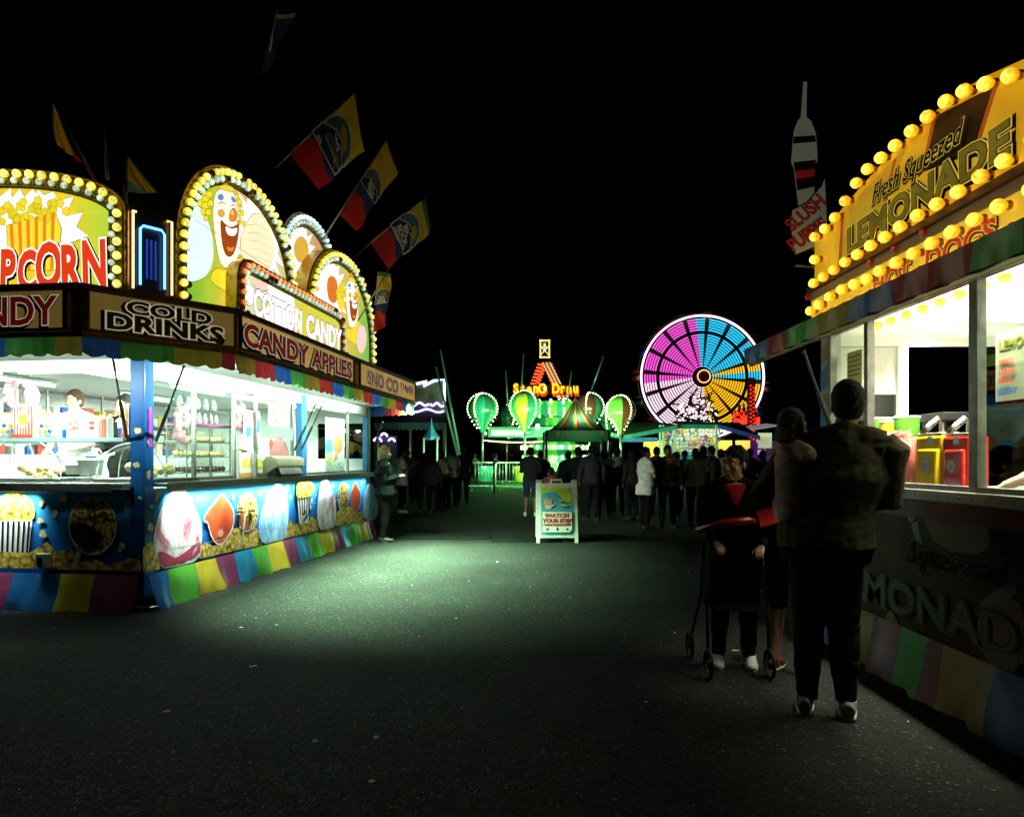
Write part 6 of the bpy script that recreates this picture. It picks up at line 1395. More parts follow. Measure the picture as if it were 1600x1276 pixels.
X, Y = PX(627, 801); person('woman in long white T-shirt eating, behind the blonde woman', X, Y, -75, 1.70, wht, blk, skC, hairK, shoew, 1.25, arms={1: fwd(1, 1.3), -1: fwd(-1, 1.25)}, sleeve=.5, hem=.76)
X, Y = PX(649, 789); person('person in a red top standing right of the woman in the white T-shirt', X, Y, 60, 1.62, redc, blk, skC, hairK, shoek, 1.1, arms={1: fwd(1, 1.2), -1: fwd(-1, 1.2)}, sleeve=.5)
X, Y = PX(664, 801); person('person all in black with long dark hair, between the red top and the tan sweater', X, Y, 10, 1.60, blk, blk, skD, hairK, shoek, 1.15, hairlen=.16)
X, Y = PX(690, 797); person('person in a tan sweater turned sideways in the middle of the left crowd', X, Y, -50, 1.64, tanc, blk, skC, hairK, shoek, 1.08, arms={1: fwd(1, 1.1), -1: fwd(-1, 1.08)})
X, Y = PX(706, 792); person('tall person in a pale green shirt behind the tan sweater', X, Y, 40, 1.78, grn, blk, skC, hairK, shoek, 1.1, sleeve=.5)
X, Y = PX(723, 790); person('person in dark clothes standing against the green barrier, at the right of the left crowd', X, Y, 5, 1.82, blk2, blk, skD, hairK, shoek, 1.15)
X, Y = PX(605, 776); person('distant person in dark clothes beyond the far end of the candy trailer', X, Y, 120, 1.7, blk, blk, skD)
X, Y = PX(829, 806); person('person in dark jacket over a white hem and shorts left of the folding sign', X, Y, -12, 1.74, blk2, jean, skC, hairK, shoew, 1.15, shorts=1, arms={1: fwd(1, 1.15), -1: fwd(-1, 1.15)})
X, Y = PX(845, 800); person('person in a dark green shirt beside the one wearing shorts', X, Y, 15, 1.66, cloth('dark_green_cloth', (.03, .07, .03)), blk, skC, hairK, shoek, 1.1, sleeve=.5)
X, Y = PX(861, 816); person('child in a red plaid shirt just behind the folding sign', X, Y, 20, 1.22, clothp('red_plaid', (.3, .02, .02), (.03, .01, .01)), jean, skC, hairK, shoek, 1.05, child=True)
X, Y = PX(903, 812); person('person in black left of a dark pair right of the folding sign', X, Y, -10, 1.72, blk, blk, skD, hairK, shoek, 1.2)
X, Y = PX(925, 814); person('person in black on the right of the dark pair, right of the folding sign', X, Y, 12, 1.76, blk2, blk, skD, hairK, shoek, 1.25)
X, Y = PX(965, 806); person('person in a grey shirt seen from behind, left of the woman in the white top', X, Y, 0, 1.72, gryc, blk, skD, hairK, shoek, 1.12, sleeve=.5)
X, Y = PX(1008, 826); person('woman in a loose white top holding something up to her face', X, Y, -75, 1.68, wht, blk, skA, hairK, shoek, 1.32, arms={1: [(.24, .1, 1.14), (.06, .22, 1.44)], -1: [(-.24, .1, 1.14), (-.06, .2, 1.36)]}, sleeve=.5, hem=.74, extra={'palm': (0, -1, 0)}, bun=True)
X, Y = PX(1043, 824); person('person in a dark patterned hoodie facing the camera beside the white top', X, Y, 175, 1.72, clothp('dark_pattern', (.012, .012, .012), (.13, .05, .02)), blk, skC, hairK, shoek, 1.2)
X, Y = PX(1070, 800); person('person wearing a dark cap between the patterned hoodie and a pale shirt', X, Y, 160, 1.66, blk2, blk, skC, hairK, shoek, 1.1, cap=blk)
X, Y = PX(1087, 820); person('person in a pale grey-green T-shirt seen from behind, left of the woman in black', X, Y, 5, 1.66, cloth('sage_tee', (.42, .46, .34)), blk, skD, hairK, shoek, 1.3, sleeve=.5, hem=.84)
X, Y = PX(1112, 812); person('person in a dark jacket just behind the woman in black', X, Y, 40, 1.74, clothp('dark_pattern2', (.012, .012, .012), (.07, .05, .03)), blk, skC, hairK, shoek, 1.15)
X, Y = PX(1192, 800); person('distant person in dark clothes behind the woman in black, under the big wheel', X, Y, 90, 1.66, blk, blk, skD)
# near people
X, Y = at(1147, 1014, 5.12).x, 5.12
person('woman in a black jacket and red top looking left beside the red stroller', X, Y, 168, 1.50, blk, blk, skinm('skin_warm', (.50, .29, .16)), hairK, shoew, 1.2, arms={1: [(.25, .05, 1.13), (.16, .25, 1.02)], -1: [(-.25, .05, 1.13), (-.18, .26, 1.0)]}, headturn=-38, vox=.006, collar=redc, fine=True, hem=.8)
MX, MY = 1.77, 4.15
person('big man in a khaki jacket seen from behind at the lemonade window', MX, MY, -22, 1.86, khaki, blk, skA, hairK, cloth('grey_sneaker', (.25, .26, .24)), 1.38, arms={-1: [(-.33, .06, 1.15), (-.26, .28, 1.18)], 1: [(.31, .08, 1.13), (.16, .32, 1.10)]}, vox=.007, lean=(.13, .07), fine=True, stance=.075, hem=.83, hairlen=0)
# carried child
def carried(x, y, z):
    root_z = z
    lg = {1: [(.08, 0, .92), (.10, .20, .80), (.11, .16, .50)], -1: [(-.07, .02, .92), (-.12, .24, .86), (-.12, .24, .54)]}
    return person('small child in a pale pink hooded jacket carried on the big man\'s arm', x, y, -72, 1.12, pnk, pnk, skB, hairN, shoew, 1.0, arms={1: [(.22, .10, 1.28), (.12, .34, 1.34)], -1: [(-.22, .1, 1.26), (-.05, .32, 1.34)]}, vox=.007, child=True, z0=root_z, legs=lg, shorts=1, fine=True, hairlen=.03, hem=.84)
carried(1.60, 4.22, .57)
mb = MB(); 
X, Y = at(1222, 1046, 4.95).x, 4.95
person('woman in black shorts mostly hidden behind the big man, one bare calf showing', X + .06, Y, -40, 1.52, blk, blk, skA, hairK, cloth('dark_red_shoe', (.12, .02, .02)), 1.05, shorts=1, arms={1: [(.25, .05, 1.13), (.2, .2, 1.0)]})
# vendors
p = at(118, 700, 8.5); person('vendor in a white shirt and dark apron inside the candy trailer', p.x, p.y, 172, 1.72, cloth('vendor_white', (.7, .72, .7)), blk, skB, hairN, shoek, 1.15, arms={1: [(.25, .05, 1.13), (.12, .3, 1.05)], -1: [(-.25, .05, 1.13), (-.12, .3, 1.05)]}, sleeve=.5, z0=.5)
p = at(196, 700, 8.4); person('dark haired vendor in a black shirt behind the blue corner post', p.x, p.y, 165, 1.66, blk, blk, skB, hairK, shoek, 1.15, arms={1: [(.25, .05, 1.13), (.12, .3, 1.1)], -1: [(-.25, .05, 1.13), (-.12, .3, 1.05)]}, z0=.5)
person('vendor in a dark top reaching over the counter inside the lemonade stand', RX + .85, 3.98, 60, 1.66, blk, blk, skB, hairN, shoek, 1.1, arms={1: [(.15, .28, 1.08), (.02, .52, .93)], -1: [(-.2, .28, 1.06), (-.12, .56, .93)]}, z0=.4, vox=.007, sleeve=.5)


# ================================================================ folding sign, stroller
Yb = 1.43 * FPX / (848 - HY); pc = at(871, 848, Yb)
t = thing('folding_sign', 'white plastic folding sign reading WATCH YOUR STEP in the walkway', 'folding sign', (pc.x, Yb, 0))
plw = mat('sign_plastic', (.62, .64, .56), .45, em=0)
def panel(y0, y1, sgn):
    mb = MB(); x0 = pc.x - .36; x1 = pc.x + .36; h = 1.08; up_ = Vector((0, y1 - y0, h)); u = up_.normalized(); n = Vector((0, -u.z, u.y)) * sgn
    o = Vector((x0, y0, 0)); Lh = up_.length; th = .03
    def bx(xa, xb, za, zb): mb.obox(o + Vector((xa, 0, 0)) + u * za, (xb - xa, 0, 0), u * (zb - za), -n * th)
    bx(0, .06, 0, Lh * .98); bx(.66, .72, 0, Lh * .98); bx(.06, .66, .09, .13); bx(.06, .66, Lh * .90, Lh * .945); bx(.0, .10, Lh * .945, Lh); bx(.62, .72, Lh * .945, Lh)
    if sgn > 0:
        mb.loft([o + Vector((.27, 0, 0)) + u * (Lh * .93), o + Vector((.27, 0, 0)) + u * (Lh * .995), o + Vector((.45, 0, 0)) + u * (Lh * .995), o + Vector((.45, 0, 0)) + u * (Lh * .93)], .017, 8)
    bx(.06, .66, .13, Lh * .90)
    fr_ = mb.build('panel', plw, t, bev=.006); return Fr(o + n * .002, (1, 0, 0), u), Lh, fr_
panel(Yb + .62, Yb + .30, -1)
fs, Lh, front = panel(Yb, Yb + .30, 1)
art = Art(fs); x0, x1, z0, z1 = .075, .645, .12, Lh * .885
lime = mat('print_lime', (.45, .55, .03), .4); sea = mat('print_blue', (.06, .30, .42), .4); redw = mat('print_red', (.5, .02, .02), .4); yl = mat('print_yellow', (.75, .62, .06), .4); paper = mat('print_paper', (.68, .68, .58), .4)
art.shape([(x0, z0), (x1, z0), (x1, z1), (x0, z1)], paper, px=False); art.shape([(x0 + .01, z0 + .01), (x1 - .01, z0 + .01), (x1 - .01, z1 - .01), (x0 + .01, z1 - .01)], lime, px=False)
wav = [(x0 + .01, z0 + .01), (x1 - .01, z0 + .01), (x1 - .01, z1 - .30), (x1 - .12, z1 - .25), (x1 - .22, z1 - .16), (x0 + .25, z1 - .09), (x0 + .12, z1 - .10), (x0 + .01, z1 - .14)]
art.shape(wav, sea, paper, .006, px=False)
art.ell(x1 - .07, z1 - .06, .038, .038, paper, px=False); art.ell(x1 - .07, z1 - .055, .026, .02, sea, px=False); art.letters('BIG ROCK', x1 - .07, z1 - .092, .018, [(ink, .0005, 0, 0)])
pal_ = mat('print_peach', (.7, .45, .3), .4)   # a plain raised open hand
hx, hz = x0 + .13, z1 - .40
art.shape([(hx - .055, hz), (hx + .055, hz), (hx + .06, hz + .09), (hx - .06, hz + .09)], pal_, ink, .005, px=False, sm=1)
for k_, (dx, ln) in enumerate(((-.048, .11), (-.016, .14), (.016, .135), (.047, .105))): art.shape([(hx + dx - .014, hz + .07), (hx + dx + .014, hz + .07), (hx + dx * 1.35 + .013, hz + .08 + ln), (hx + dx * 1.35 - .013, hz + .08 + ln)], pal_, ink, .004, px=False, sm=1)
art.shape([(hx + .04, hz + .01), (hx + .11, hz + .06), (hx + .125, hz + .09), (hx + .1, hz + .09), (hx + .04, hz + .06)], pal_, ink, .004, px=False, sm=1)
for k_, (tx) in enumerate(('Big Rock', 'says...')): art.letters(tx, x1 - .15, z1 - .27 - .085 * k_, .065, [(ink, .006, .003, -.003), (yl, .002, 0, 0)], sx=1.0, rot=-.12)
bxz = z0 + .06
art.shape([(x0 + .03, bxz), (x1 - .07, bxz), (x1 - .03, bxz + .05), (x1 - .03, bxz + .36), (x0 + .03, bxz + .36)], paper, ink, .004, px=False)
art.letters('WATCH', (x0 + x1) / 2, bxz + .265, .085, [(ink, .006, .002, -.002), (redw, .004, 0, 0)], sx=1.3); art.letters('YOUR STEP', (x0 + x1) / 2, bxz + .175, .085, [(ink, .006, .002, -.002), (redw, .004, 0, 0)], sx=1.15)
art.letters('CABLE WALKOVERS', (x0 + x1) / 2, bxz + .115, .05, [(redw, .003, 0, 0)], sx=1.05)
for dx, an in ((-.17, .8), (0, 0), (.17, -.8)):
    c_, s_ = math.cos(an), math.sin(an); R_ = lambda a, b: ((x0 + x1) / 2 + dx + (a * c_ + b * s_), bxz + .055 + (-a * s_ + b * c_))
    art.shape([R_(-.01, .03), R_(.01, .03), R_(.01, -.002), R_(.026, -.002), R_(0, -.034), R_(-.026, -.002), R_(-.01, -.002)], ink, px=False)

art.build('printed_poster', front)
# stroller
st = thing('stroller', 'dark stroller with a red padded tray bar and red canopy beside the woman in black', 'stroller', (1.62, 5.0, 0))
rp = mat('red_vinyl', (.42, .015, .012), .22, coat=.5); tub_ = mat('stroller_tube', (.008, .008, .008), .6, .2, spec=.2)
A_ = at(1088, 828, 4.95); B_ = at(1128, 818, 4.85); C__ = at(1168, 813, 4.85); D_ = at(1196, 818, 5.0)
mb = MB(); mb.loft([A_, B_, C__, D_], [.018, .028, .028, .02], 12); mb.build('tray_bar', rp, st)
mb = MB(); q = at(1212, 812, 4.95)
P_ = []
for i in range(9):
    an = math.pi * i / 8 * .8; P_.append([q + Vector((.0 + .14 * math.cos(an) * 0 + (j - 2) * .07, -.12 + .24 * (i / 8), .10 * math.sin(math.pi * i / 8) - .02 * abs(j - 2))) for j in range(5)])
for i in range(8):
    for j in range(4): mb.add([P_[i][j], P_[i + 1][j], P_[i + 1][j + 1], P_[i][j + 1]], [(0, 1, 2, 3)], 0, True)
mb.build('canopy', rp, st)
mb = MB(); wx = [1.28, 1.68]
for xx in wx: mb.loft([(xx, 4.8, .12), (xx + .03, 4.95, .55), (xx + .08, 5.02, .95)], .012, 8); mb.loft([(xx, 5.3, .12), (xx + .03, 5.1, .5), (xx, 4.95, .9)], .012, 8)
mb.build('frame', tub_, st)
mb = MB(); mb.loft([(1.5, 4.88, .45), (1.5, 5.12, .42), (1.52, 5.2, .8)], [(.17, .03), (.17, .03), (.15, .02)], 12, up=(1, 0, 0)); mb.build('seat', blk, st)
for xx in wx:
    for yy in (4.8, 5.3):
        mb = MB(); mb.loft([(xx, yy + .09 * math.cos(g * .5236), .1 + .09 * math.sin(g * .5236)) for g in range(12)], .013, 8, closed=True); mb.cyl((xx - .015, yy, .1), (xx + .015, yy, .1), .03); mb.build('wheel', tub_, st)
# ================================================================ midway rides behind
gm = mat('galvanised', (.35, .38, .36), .35, .8, var=.2)
# --- crowd barriers
def barrier(x0, x1, Y, label, col=gm, h=1.3, Y2=None):
    a = at(x0, 700, Y); b = at(x1, 700, Y2 or Y); a.z = b.z = 0; L_ = (b - a).length; d = (b - a).normalized()
    t = thing('crowd_barrier', label, 'crowd barrier', (a + b) / 2, 0, 'metal crowd barriers around the balloon ride')
    mb = MB(); r = .12; mb.loft([a + Z * .22, a + Z * (h - r), a + Z * (h - .03) + d * r * .3, a + Z * h + d * r, b + Z * h - d * r, b + Z * (h - .03) - d * r * .3, b + Z * (h - r), b + Z * .22], .022, 8, closed=True); mb.build('frame', col, t)
    mb = MB(); n_ = int(L_ / .14)
    for i in range(1, n_): mb.cyl(a + d * L_ * i / n_ + Z * .22, a + d * L_ * i / n_ + Z * (h - .02), .009, n=5)
    mb.build('bars', col, t)
    for k_ in (.12, .88):
        mb = MB(); c = a + d * L_ * k_; mb.obox(c + Vector((-.02, -.3, .0)), (.04, 0, 0), (0, .6, 0), (0, 0, .03)); mb.obox(c + Vector((-.02, -.02, .0)), (.04, 0, 0), (0, .04, 0), (0, 0, .25)); mb.build('foot', col, t)
ba = [(697, 732, 36), (732, 774, 34), (775, 823, 33.5), (824, 872, 33.5), (873, 921, 33.5), (922, 962, 34), (963, 990, 37)]
for i, (x0, x1, Y) in enumerate(ba): barrier(x0, x1, Y, ['leftmost crowd barrier, behind the left crowd', 'crowd barrier turned behind the person in dark clothes', 'crowd barrier left of the person wearing shorts', 'crowd barrier right behind the person wearing shorts', 'crowd barrier directly behind the folding sign', 'crowd barrier behind the dark pair', 'small crowd barrier with rounded corner right of the dark pair'][i], Y2=Y + (2 if i == 0 else 0))
for i, (x0, x1) in enumerate(((752, 790), (792, 830), (832, 870), (872, 910), (912, 950))): barrier(x0, x1, 41, ['back row crowd barrier under the leftmost balloon', 'back row crowd barrier under the big front balloon', 'back row crowd barrier below the lit ride centre', 'back row crowd barrier left of the star booth posts', 'back row crowd barrier under the right balloons'][i])
for i, (x0, x1) in enumerate(((588, 622), (624, 660), (662, 694))): barrier(x0, x1, 44, ['far crowd barrier beyond the end of the candy trailer', 'far crowd barrier beside the small blue kiosk', 'far crowd barrier behind the tan sweater'][i])
for i, (x0, x1) in enumerate(((1176, 1200), (1202, 1228))): barrier(x0, x1, 40, ['purple lit crowd barrier right of the woman in black', 'crowd barrier nearest the lemonade stand'][i])
# --- balloon ride
gl = mat('balloon_light', (.8, 1, .5), .3, em=4.0, emc=(.75, 1, .45), var=0); YB = 39.0
BR = thing('balloon_ride', 'green lit balloon ride with striped balloons on arms around a bulb covered centre', 'carnival ride', (at(868, 700, YB + 4).x, YB + 4, 0))
bc = {'g': mat('balloon_green', (.04, .36, .08), .25, coat=.6), 'y': mat('balloon_yellow', (.42, .42, .03), .25, coat=.6), 'd': mat('balloon_dark_green', (.02, .14, .08), .25, coat=.6), 'r': mat('balloon_maroon', (.14, .03, .02), .25, coat=.6), 't': mat('balloon_teal', (.03, .28, .20), .25, coat=.6), 'l': mat('balloon_lime', (.18, .48, .06), .25, coat=.6)}
CTR = Vector((BR.location.x, YB + 4, 0))
def balloon(x, y, rp, Y, cols, rot, lights, basket=True):
    c = at(x, y, Y); r = rp / FPX * Y; mb = MB(); n = 32; prof = []
    for i in range(13):
        t = math.pi * i / 12 * .80; prof.append((max(.001, r * math.sin(t)), r * math.cos(t)))
    q = prof[-1]; prof += [(r * .42, -r * 1.05), (r * .26, -r * 1.35), (r * .18, -r * 1.62)]
    mats_ = [bc[k_] for k_ in cols]; nc = len(cols); b0 = len(mb.v); full = 2 * math.pi
    for (rr, zz) in prof:
        for j in range(n): g = full * j / n + rot; lob = 1 + .02 * math.cos(g * 8); mb.v.append(c + Vector((rr * lob * math.cos(g), rr * lob * math.sin(g), zz)))
    for i in range(len(prof) - 1):
        for j in range(n): j2 = (j + 1) % n; mb.f.append([b0 + i * n + j, b0 + i * n + j2, b0 + (i + 1) * n + j2, b0 + (i + 1) * n + j]); mb.m.append((j * 8 // n) % nc); mb.s.append(True)
    bo = mb.build('balloon', mats_, BR)
    for g in lights:
        mb = MB(); pts = []
        for i in range(15):
            t = math.pi * (.02 + .86 * i / 14); pts.append(c + Vector((r * 1.03 * math.sin(t) * math.cos(g), r * 1.03 * math.sin(t) * math.sin(g), r * 1.03 * math.cos(t) - (r * .12 if i > 11 else 0) * (i - 11))))
        for p in pts: mb.ball(p, .042 * Y / 38, 0, 6, 4)
        mb.build('light_string', gl, bo)
    mb = MB(); mb.cyl(c - Z * r * 1.6, Vector((c.x, c.y, 1.3)), .06, n=8); mb.build('balloon_post', gm, BR)
    if basket: mb = MB(); cc = Vector((c.x, c.y, .35)); mb.lathe([(.001, .0), (.5, .0), (.62, .75), (.56, .75), (.45, .06)], cc, 14); mb.build('basket', bc[cols[1]], BR, bev=.02)
    a = Vector((c.x, c.y, c.z - r * 1.75)); b = Vector((CTR.x, CTR.y, 3.2)); mb = MB(); mb.loft([a, a.lerp(b, .5) + Z * .12, b], [(.09, .14)] * 3, 8, m=0); mb.build('arm', bc['d'], BR)
    mb = MB(); k = 12
    for i in range(k): mb.ball(a.lerp(b, (i + .5) / k * .9) + Vector((0, -.15, .04)), .05, 0, 6, 4)
    mb.build('arm_lights', gl, BR)
FRN = math.radians(-90)
balloon(754, 638, 23, 38, 'dtdg', .2, (FRN - .55, FRN + 1.45, FRN - 1.55))
balloon(820, 635, 24.5, 36.5, 'gydg', .15, (FRN - 1.2, FRN + .75))
balloon(880, 640, 17, 46, 'gl', .1, (FRN + 1.2,), False)
balloon(921, 636, 22, 40, 'rrdr', .4, (FRN - .35, FRN + 1.5))
balloon(970, 641, 23, 37, 'lrrl', .75, (FRN - 1.3, FRN + .6))
balloon(950, 649, 18, 46, 'tg', .3, (FRN - .3,), False)
balloon(792, 652, 19, 46, 'rt', .3, (FRN + .6,), False)
# centre tower with bulbs
def blk_(x0, x1, y0, y1, Y, d, m_, nm, parent=BR):
    a = at(x0, y1, Y); b = at(x1, y0, Y); mb = MB(); mb.box((a.x, Y, a.z), (b.x, Y + d, b.z)); return mb.build(nm, m_, parent, bev=.05)
mb = MB(); R_ = 1.7
def pz(y, Y=YB + 4 - 1.5): return at(0, y, Y).z
prof = [(1.15, pz(625)), (1.5, pz(626)), (1.55, pz(632)), (1.3, pz(634)), (1.25, pz(650)), (1.75, pz(652)), (1.7, pz(665)), (2.3, pz(672)), (1.2, pz(682)), (1.1, pz(690)), (1.9, pz(695)), (1.9, pz(702)), (1.2, pz(706)), (1.8, pz(712)), (1.8, .5), (2.6, .4), (2.6, 0)]
mb.lathe(prof, CTR, 16, sm=False, mf=lambda j: j % 2); mb.build('centre_tower', [bc['t'], bc['l']], BR)
mb = MB()
for (rr, y, n_) in ((1.6, 629, 14), (1.58, 650, 14), (1.35, 638, 10), (1.35, 644, 10), (2.35, 672, 20), (1.98, 697, 26), (1.98, 700, 26), (1.88, 713, 22), (1.88, 716, 22), (1.6, 625, 14)):
    for j in range(n_): g = 2 * math.pi * j / n_; mb.ball(CTR + Vector((rr * math.cos(g), rr * math.sin(g), pz(y))), .075, 0, 6, 4)
tag(mb.build('tower_bulbs', gl, BR), kind='stuff')
mb = MB(); a = at(762, 683, 38); b = at(868, 690, 41); mb.obox(a + Vector((0, 0, 0)), (b.x - a.x, 0, 0), (0, .5, 0), (0, 0, .55)); mb.build('light_beam', bc['d'], BR, bev=.04)
mb = MB(); mb.obox(at(768, 679, 37.9), (at(830, 679, 37.9).x - at(768, 679, 37.9).x, 0, 0), (0, .06, 0), (0, 0, .22)); mb.build('lit_beam_strip', mat('beam_glow', (.8, 1, .6), .3, em=1.8, emc=(.7, 1, .5)), BR)
mb = MB()
for i in range(36): t_ = i / 35; mb.ball(at(756 + 110 * t_, 688 + 3 * math.sin(t_ * 3.1), 37.85), .035, 0, 6, 4)
mb.build('beam_bulbs', gl, BR)
mb = MB(); c = at(840, 666, 37.5); mb.ball(c, .11); mb.build('spotlight', mat('spot_white', (1, 1, 1), .3, em=14, emc=(.85, 1, .95), var=0), BR)
mb = MB(); mb.lathe([(0.001, .0), (7.2, .0), (7.2, .12), (0.001, .14)], CTR + Z * .005, 40); mb.build('platform', mat('green_deck', (.03, .16, .04), .6), BR)
for (x, y, pw_) in ((820, 690, 260), (925, 690, 200)): lamp('ride_fill_light', 'POINT', at(x, y, 38), BR, pw_, (.25, 1, .3), (.3,))  # green fill for the ride, no fixtures
for x_ in (772, 845, 905, 962):  # added floodlight posts, put in to brighten the balloons and barriers
    p = at(x_, 700, 31.2); mb = MB(); mb.cyl((p.x, p.y, 0), (p.x, p.y, 1.5), .04, n=8); mb.obox((p.x - .12, p.y, 1.5), (.24, 0, 0), (0, .15, .05), (0, -.05, .15)); mb.build('added_floodlight', gm, BR)
    lamp('ride_fill_light', 'AREA', (p.x, p.y + .2, 1.7), BR, 330, (.45, 1, .42), (.2, .15), (0, 3.0, 1.1), spread=math.radians(130))
lamp('ride_fill_light', 'POINT', at(870, 668, 36.5), BR, 420, (.25, 1, .32), (.1,))  # added fill in front of the balloons, no fixture
for i, (x, y0, x2, y2, Y) in enumerate(((818, 552, 813, 640, 42), (893, 580, 884, 640, 42), (943, 557, 924, 610, 42), (790, 578, 794, 640, 42))):
    mb = MB(); mb.cyl(at(x2, y2, Y), at(x, y0, Y), .05, .035, 8); mb.build('mast', mat('teal_mast', (.08, .25, .18), .4, .5, em=.02), BR)
# --- striped booth with stars (foreground left of the pair)
SB = thing('star_booth', 'dark striped peaked booth with gold stars along its valance', 'booth', (at(908, 700, 27).x, 27, 0)); Ybo = 27
cx, cz = at(904, 618, Ybo).x, at(904, 620, Ybo).z; e0, e1 = at(854, 672, Ybo), at(952, 672, Ybo); hw = (e1.x - e0.x) / 2; mxx = (e0.x + e1.x) / 2
strm = [mat('tent_green', (.02, .10, .05), .6), mat('tent_gold', (.22, .17, .03), .6), mat('tent_red', (.14, .03, .02), .6), mat('tent_teal', (.02, .08, .08), .6)]
mb = MB(); K = 12; cor = [Vector((mxx - hw, Ybo - .0, e0.z)), Vector((mxx + hw, Ybo, e0.z)), Vector((mxx + hw, Ybo + 2 * hw, e0.z)), Vector((mxx - hw, Ybo + 2 * hw, e0.z))]; ap = Vector((mxx, Ybo + hw, cz + .12)); per = []
for i in range(4):
    for j in range(K): per.append(cor[i].lerp(cor[(i + 1) % 4], j / K))
rows = 8
def tp(p, t): h_ = t ** 2.1 * .75 + t * .25; q = p.lerp(Vector((ap.x, ap.y, p.z)), 1 - (1 - t) ** 1.0); return Vector((q.x, q.y, p.z + (ap.z - p.z) * h_))
for i in range(4 * K):
    for r_ in range(rows): mb.add([tp(per[i], r_ / rows), tp(per[(i + 1) % (4 * K)], r_ / rows), tp(per[(i + 1) % (4 * K)], (r_ + 1) / rows), tp(per[i], (r_ + 1) / rows)], [(0, 1, 2, 3)], i % 4, True)
mb.build('roof', strm, SB, weld=True)
vz = at(0, 688, Ybo).z; mb = MB()
for i in range(4): mb.add([cor[i], cor[(i + 1) % 4], cor[(i + 1) % 4] - Z * (e0.z - vz), cor[i] - Z * (e0.z - vz)], [(3, 2, 1, 0)])
mb.build('valance', strm[0], SB)
fv = Fr((0, Ybo - .01, 0), (1, 0, 0)); 
for x in (872, 889, 906, 923, 940): art = Art(fv); art.star(x, 676.5, 4.6, 1.9, 5, mat('gold_star', (.50, .32, .08), .5, em=.15), rot=-math.pi / 2); art.build('star', SB)
for c in cor: mb = MB(); mb.cyl((c.x, c.y, 0), (c.x, c.y, e0.z), .05, n=8); mb.build('post', gm, SB)
mb = MB(); mb.box((mxx - hw, Ybo + .1, 0), (mxx + hw, Ybo + .16, 1.0)); mb.build('counter_panel', mat('booth_green_panel', (.05, .2, .08), .5), SB)
lamp('booth_light', 'POINT', (mxx + .1, Ybo + .8, e0.z + .35), SB, 45, (.75, 1, .55), (.1,))  # added lamp hidden inside so the cloth roof shows
for m_ in strm:
    t_ = m_.node_tree; b_ = t_.nodes['Principled BSDF']; tr = t_.nodes.new('ShaderNodeBsdfTranslucent'); tr.inputs[0].default_value = [c * 2 for c in b_.inputs['Base Color'].default_value[:3]] + [1]
    mxs = t_.nodes.new('ShaderNodeMixShader'); mxs.inputs[0].default_value = .6; t_.links.new(b_.outputs[0], mxs.inputs[1]); t_.links.new(tr.outputs[0], mxs.inputs[2]); t_.links.new(mxs.outputs[0], t_.nodes['Material Output'].inputs[0])
# --- swinging ship ride
YP = 62.0; PR = thing('swing_ship_ride', 'pirate ship ride frame with red and white lit legs and a skull emblem on top', 'carnival ride', (at(851, 700, YP).x, YP, 0))
ap = at(851, 566, YP); redl = mat('ride_red_light', (1, .1, .03), .3, em=2.2, emc=(1, .08, .02), var=0); whl = mat('ride_white_light', (1, .95, .8), .3, em=2.4, emc=(1, .92, .75), var=0); orl = mat('ride_amber_light', (1, .5, .1), .3, em=1.6, emc=(1, .42, .08), var=0)
for sx, ft in ((-1, (797, 712)), (1, (915, 712))):
    f_ = at(*ft, YP); mb = MB(); mb.cyl(ap, f_, .22, .28, 8); leg_ = mb.build('leg', mat('ride_frame', (.25, .1, .03), .4, .4, em=.04), PR)
    for i in range(17):
        p = ap.lerp(f_, (i + 1.2) * .034 + .01); m_ = redl if i < 8 else whl; mb = MB(); d = Vector((.33 * sx, -.05, .16)); c0 = p + Vector((.06 * sx, -.3, 0))
        mb.loft([c0 - d * .8, c0 + Z * .15, c0 + d * 1.2], .075, 6); mb.build('light_bar', m_, leg_)
p0 = at(853, 567, YP - .5); p1 = at(884, 628, YP - .5); mb = MB(); mb.loft([p0, p1], [(.32, .2)] * 2, 4, sm=False); arm_ = mb.build('swing_arm', mat('gold_arm', (.5, .28, .06), .35, .5, em=.25), PR)
for o_ in (-.3, 0, .3): mb = MB(); mb.cyl(p0 + Vector((o_, -.35, 0)), p1 + Vector((o_, -.35, 0)), .05, n=6); mb.build('arm_tube', mat('ride_gold_light', (1, .75, .35), .3, em=1.0, emc=(1, .6, .25)), arm_)
p = at(843, 560, YP); q = at(859, 532, YP); FE = Fr((0, YP - .35, 0), (1, 0, 0)); 
mb = MB(); mb.box((p.x, YP - .3, p.z), (q.x, YP, q.z)); em_ = mb.build('emblem_box', black, PR)
for (xa, xb, za, zb) in ((p.x, q.x, p.z, p.z + .12), (p.x, q.x, q.z - .12, q.z), (p.x, p.x + .12, p.z, q.z), (q.x - .12, q.x, p.z, q.z)): mb = MB(); mb.box((xa, YP - .4, za), (xb, YP - .301, zb)); mb.build('emblem_light', mat('gold_light', (1, .7, .2), .3, em=1.6, emc=(1, .62, .14)), em_)
art = Art(FE); bone = mat('bone_light', (.9, .95, .7), .4, em=.9); art.ell(851, 543, 3.4, 3.8, bone); art.shape([(849, 545), (853, 545), (853, 549.5), (849, 549.5)], bone); art.ell(849.7, 543, .9, 1.1, black); art.ell(852.4, 543, .9, 1.1, black)
art.line([(845, 541), (857, 554)], .08, bone); art.line([(857, 541), (845, 554)], .08, bone); art.star(851, 538, 3, 1.5, 6, bone); art.build('skull_emblem', em_)
FY = Fr((0, YP - 1.2, 0), (1, 0, 0)); yel = mat('sign_yellow_light', (1, .75, .02), .3, em=1.5, emc=(1, .68, .01), var=.1); rsg = mat('sign_red_light', (1, .08, .02), .3, em=1.1, emc=(1, .06, .01), var=.1)
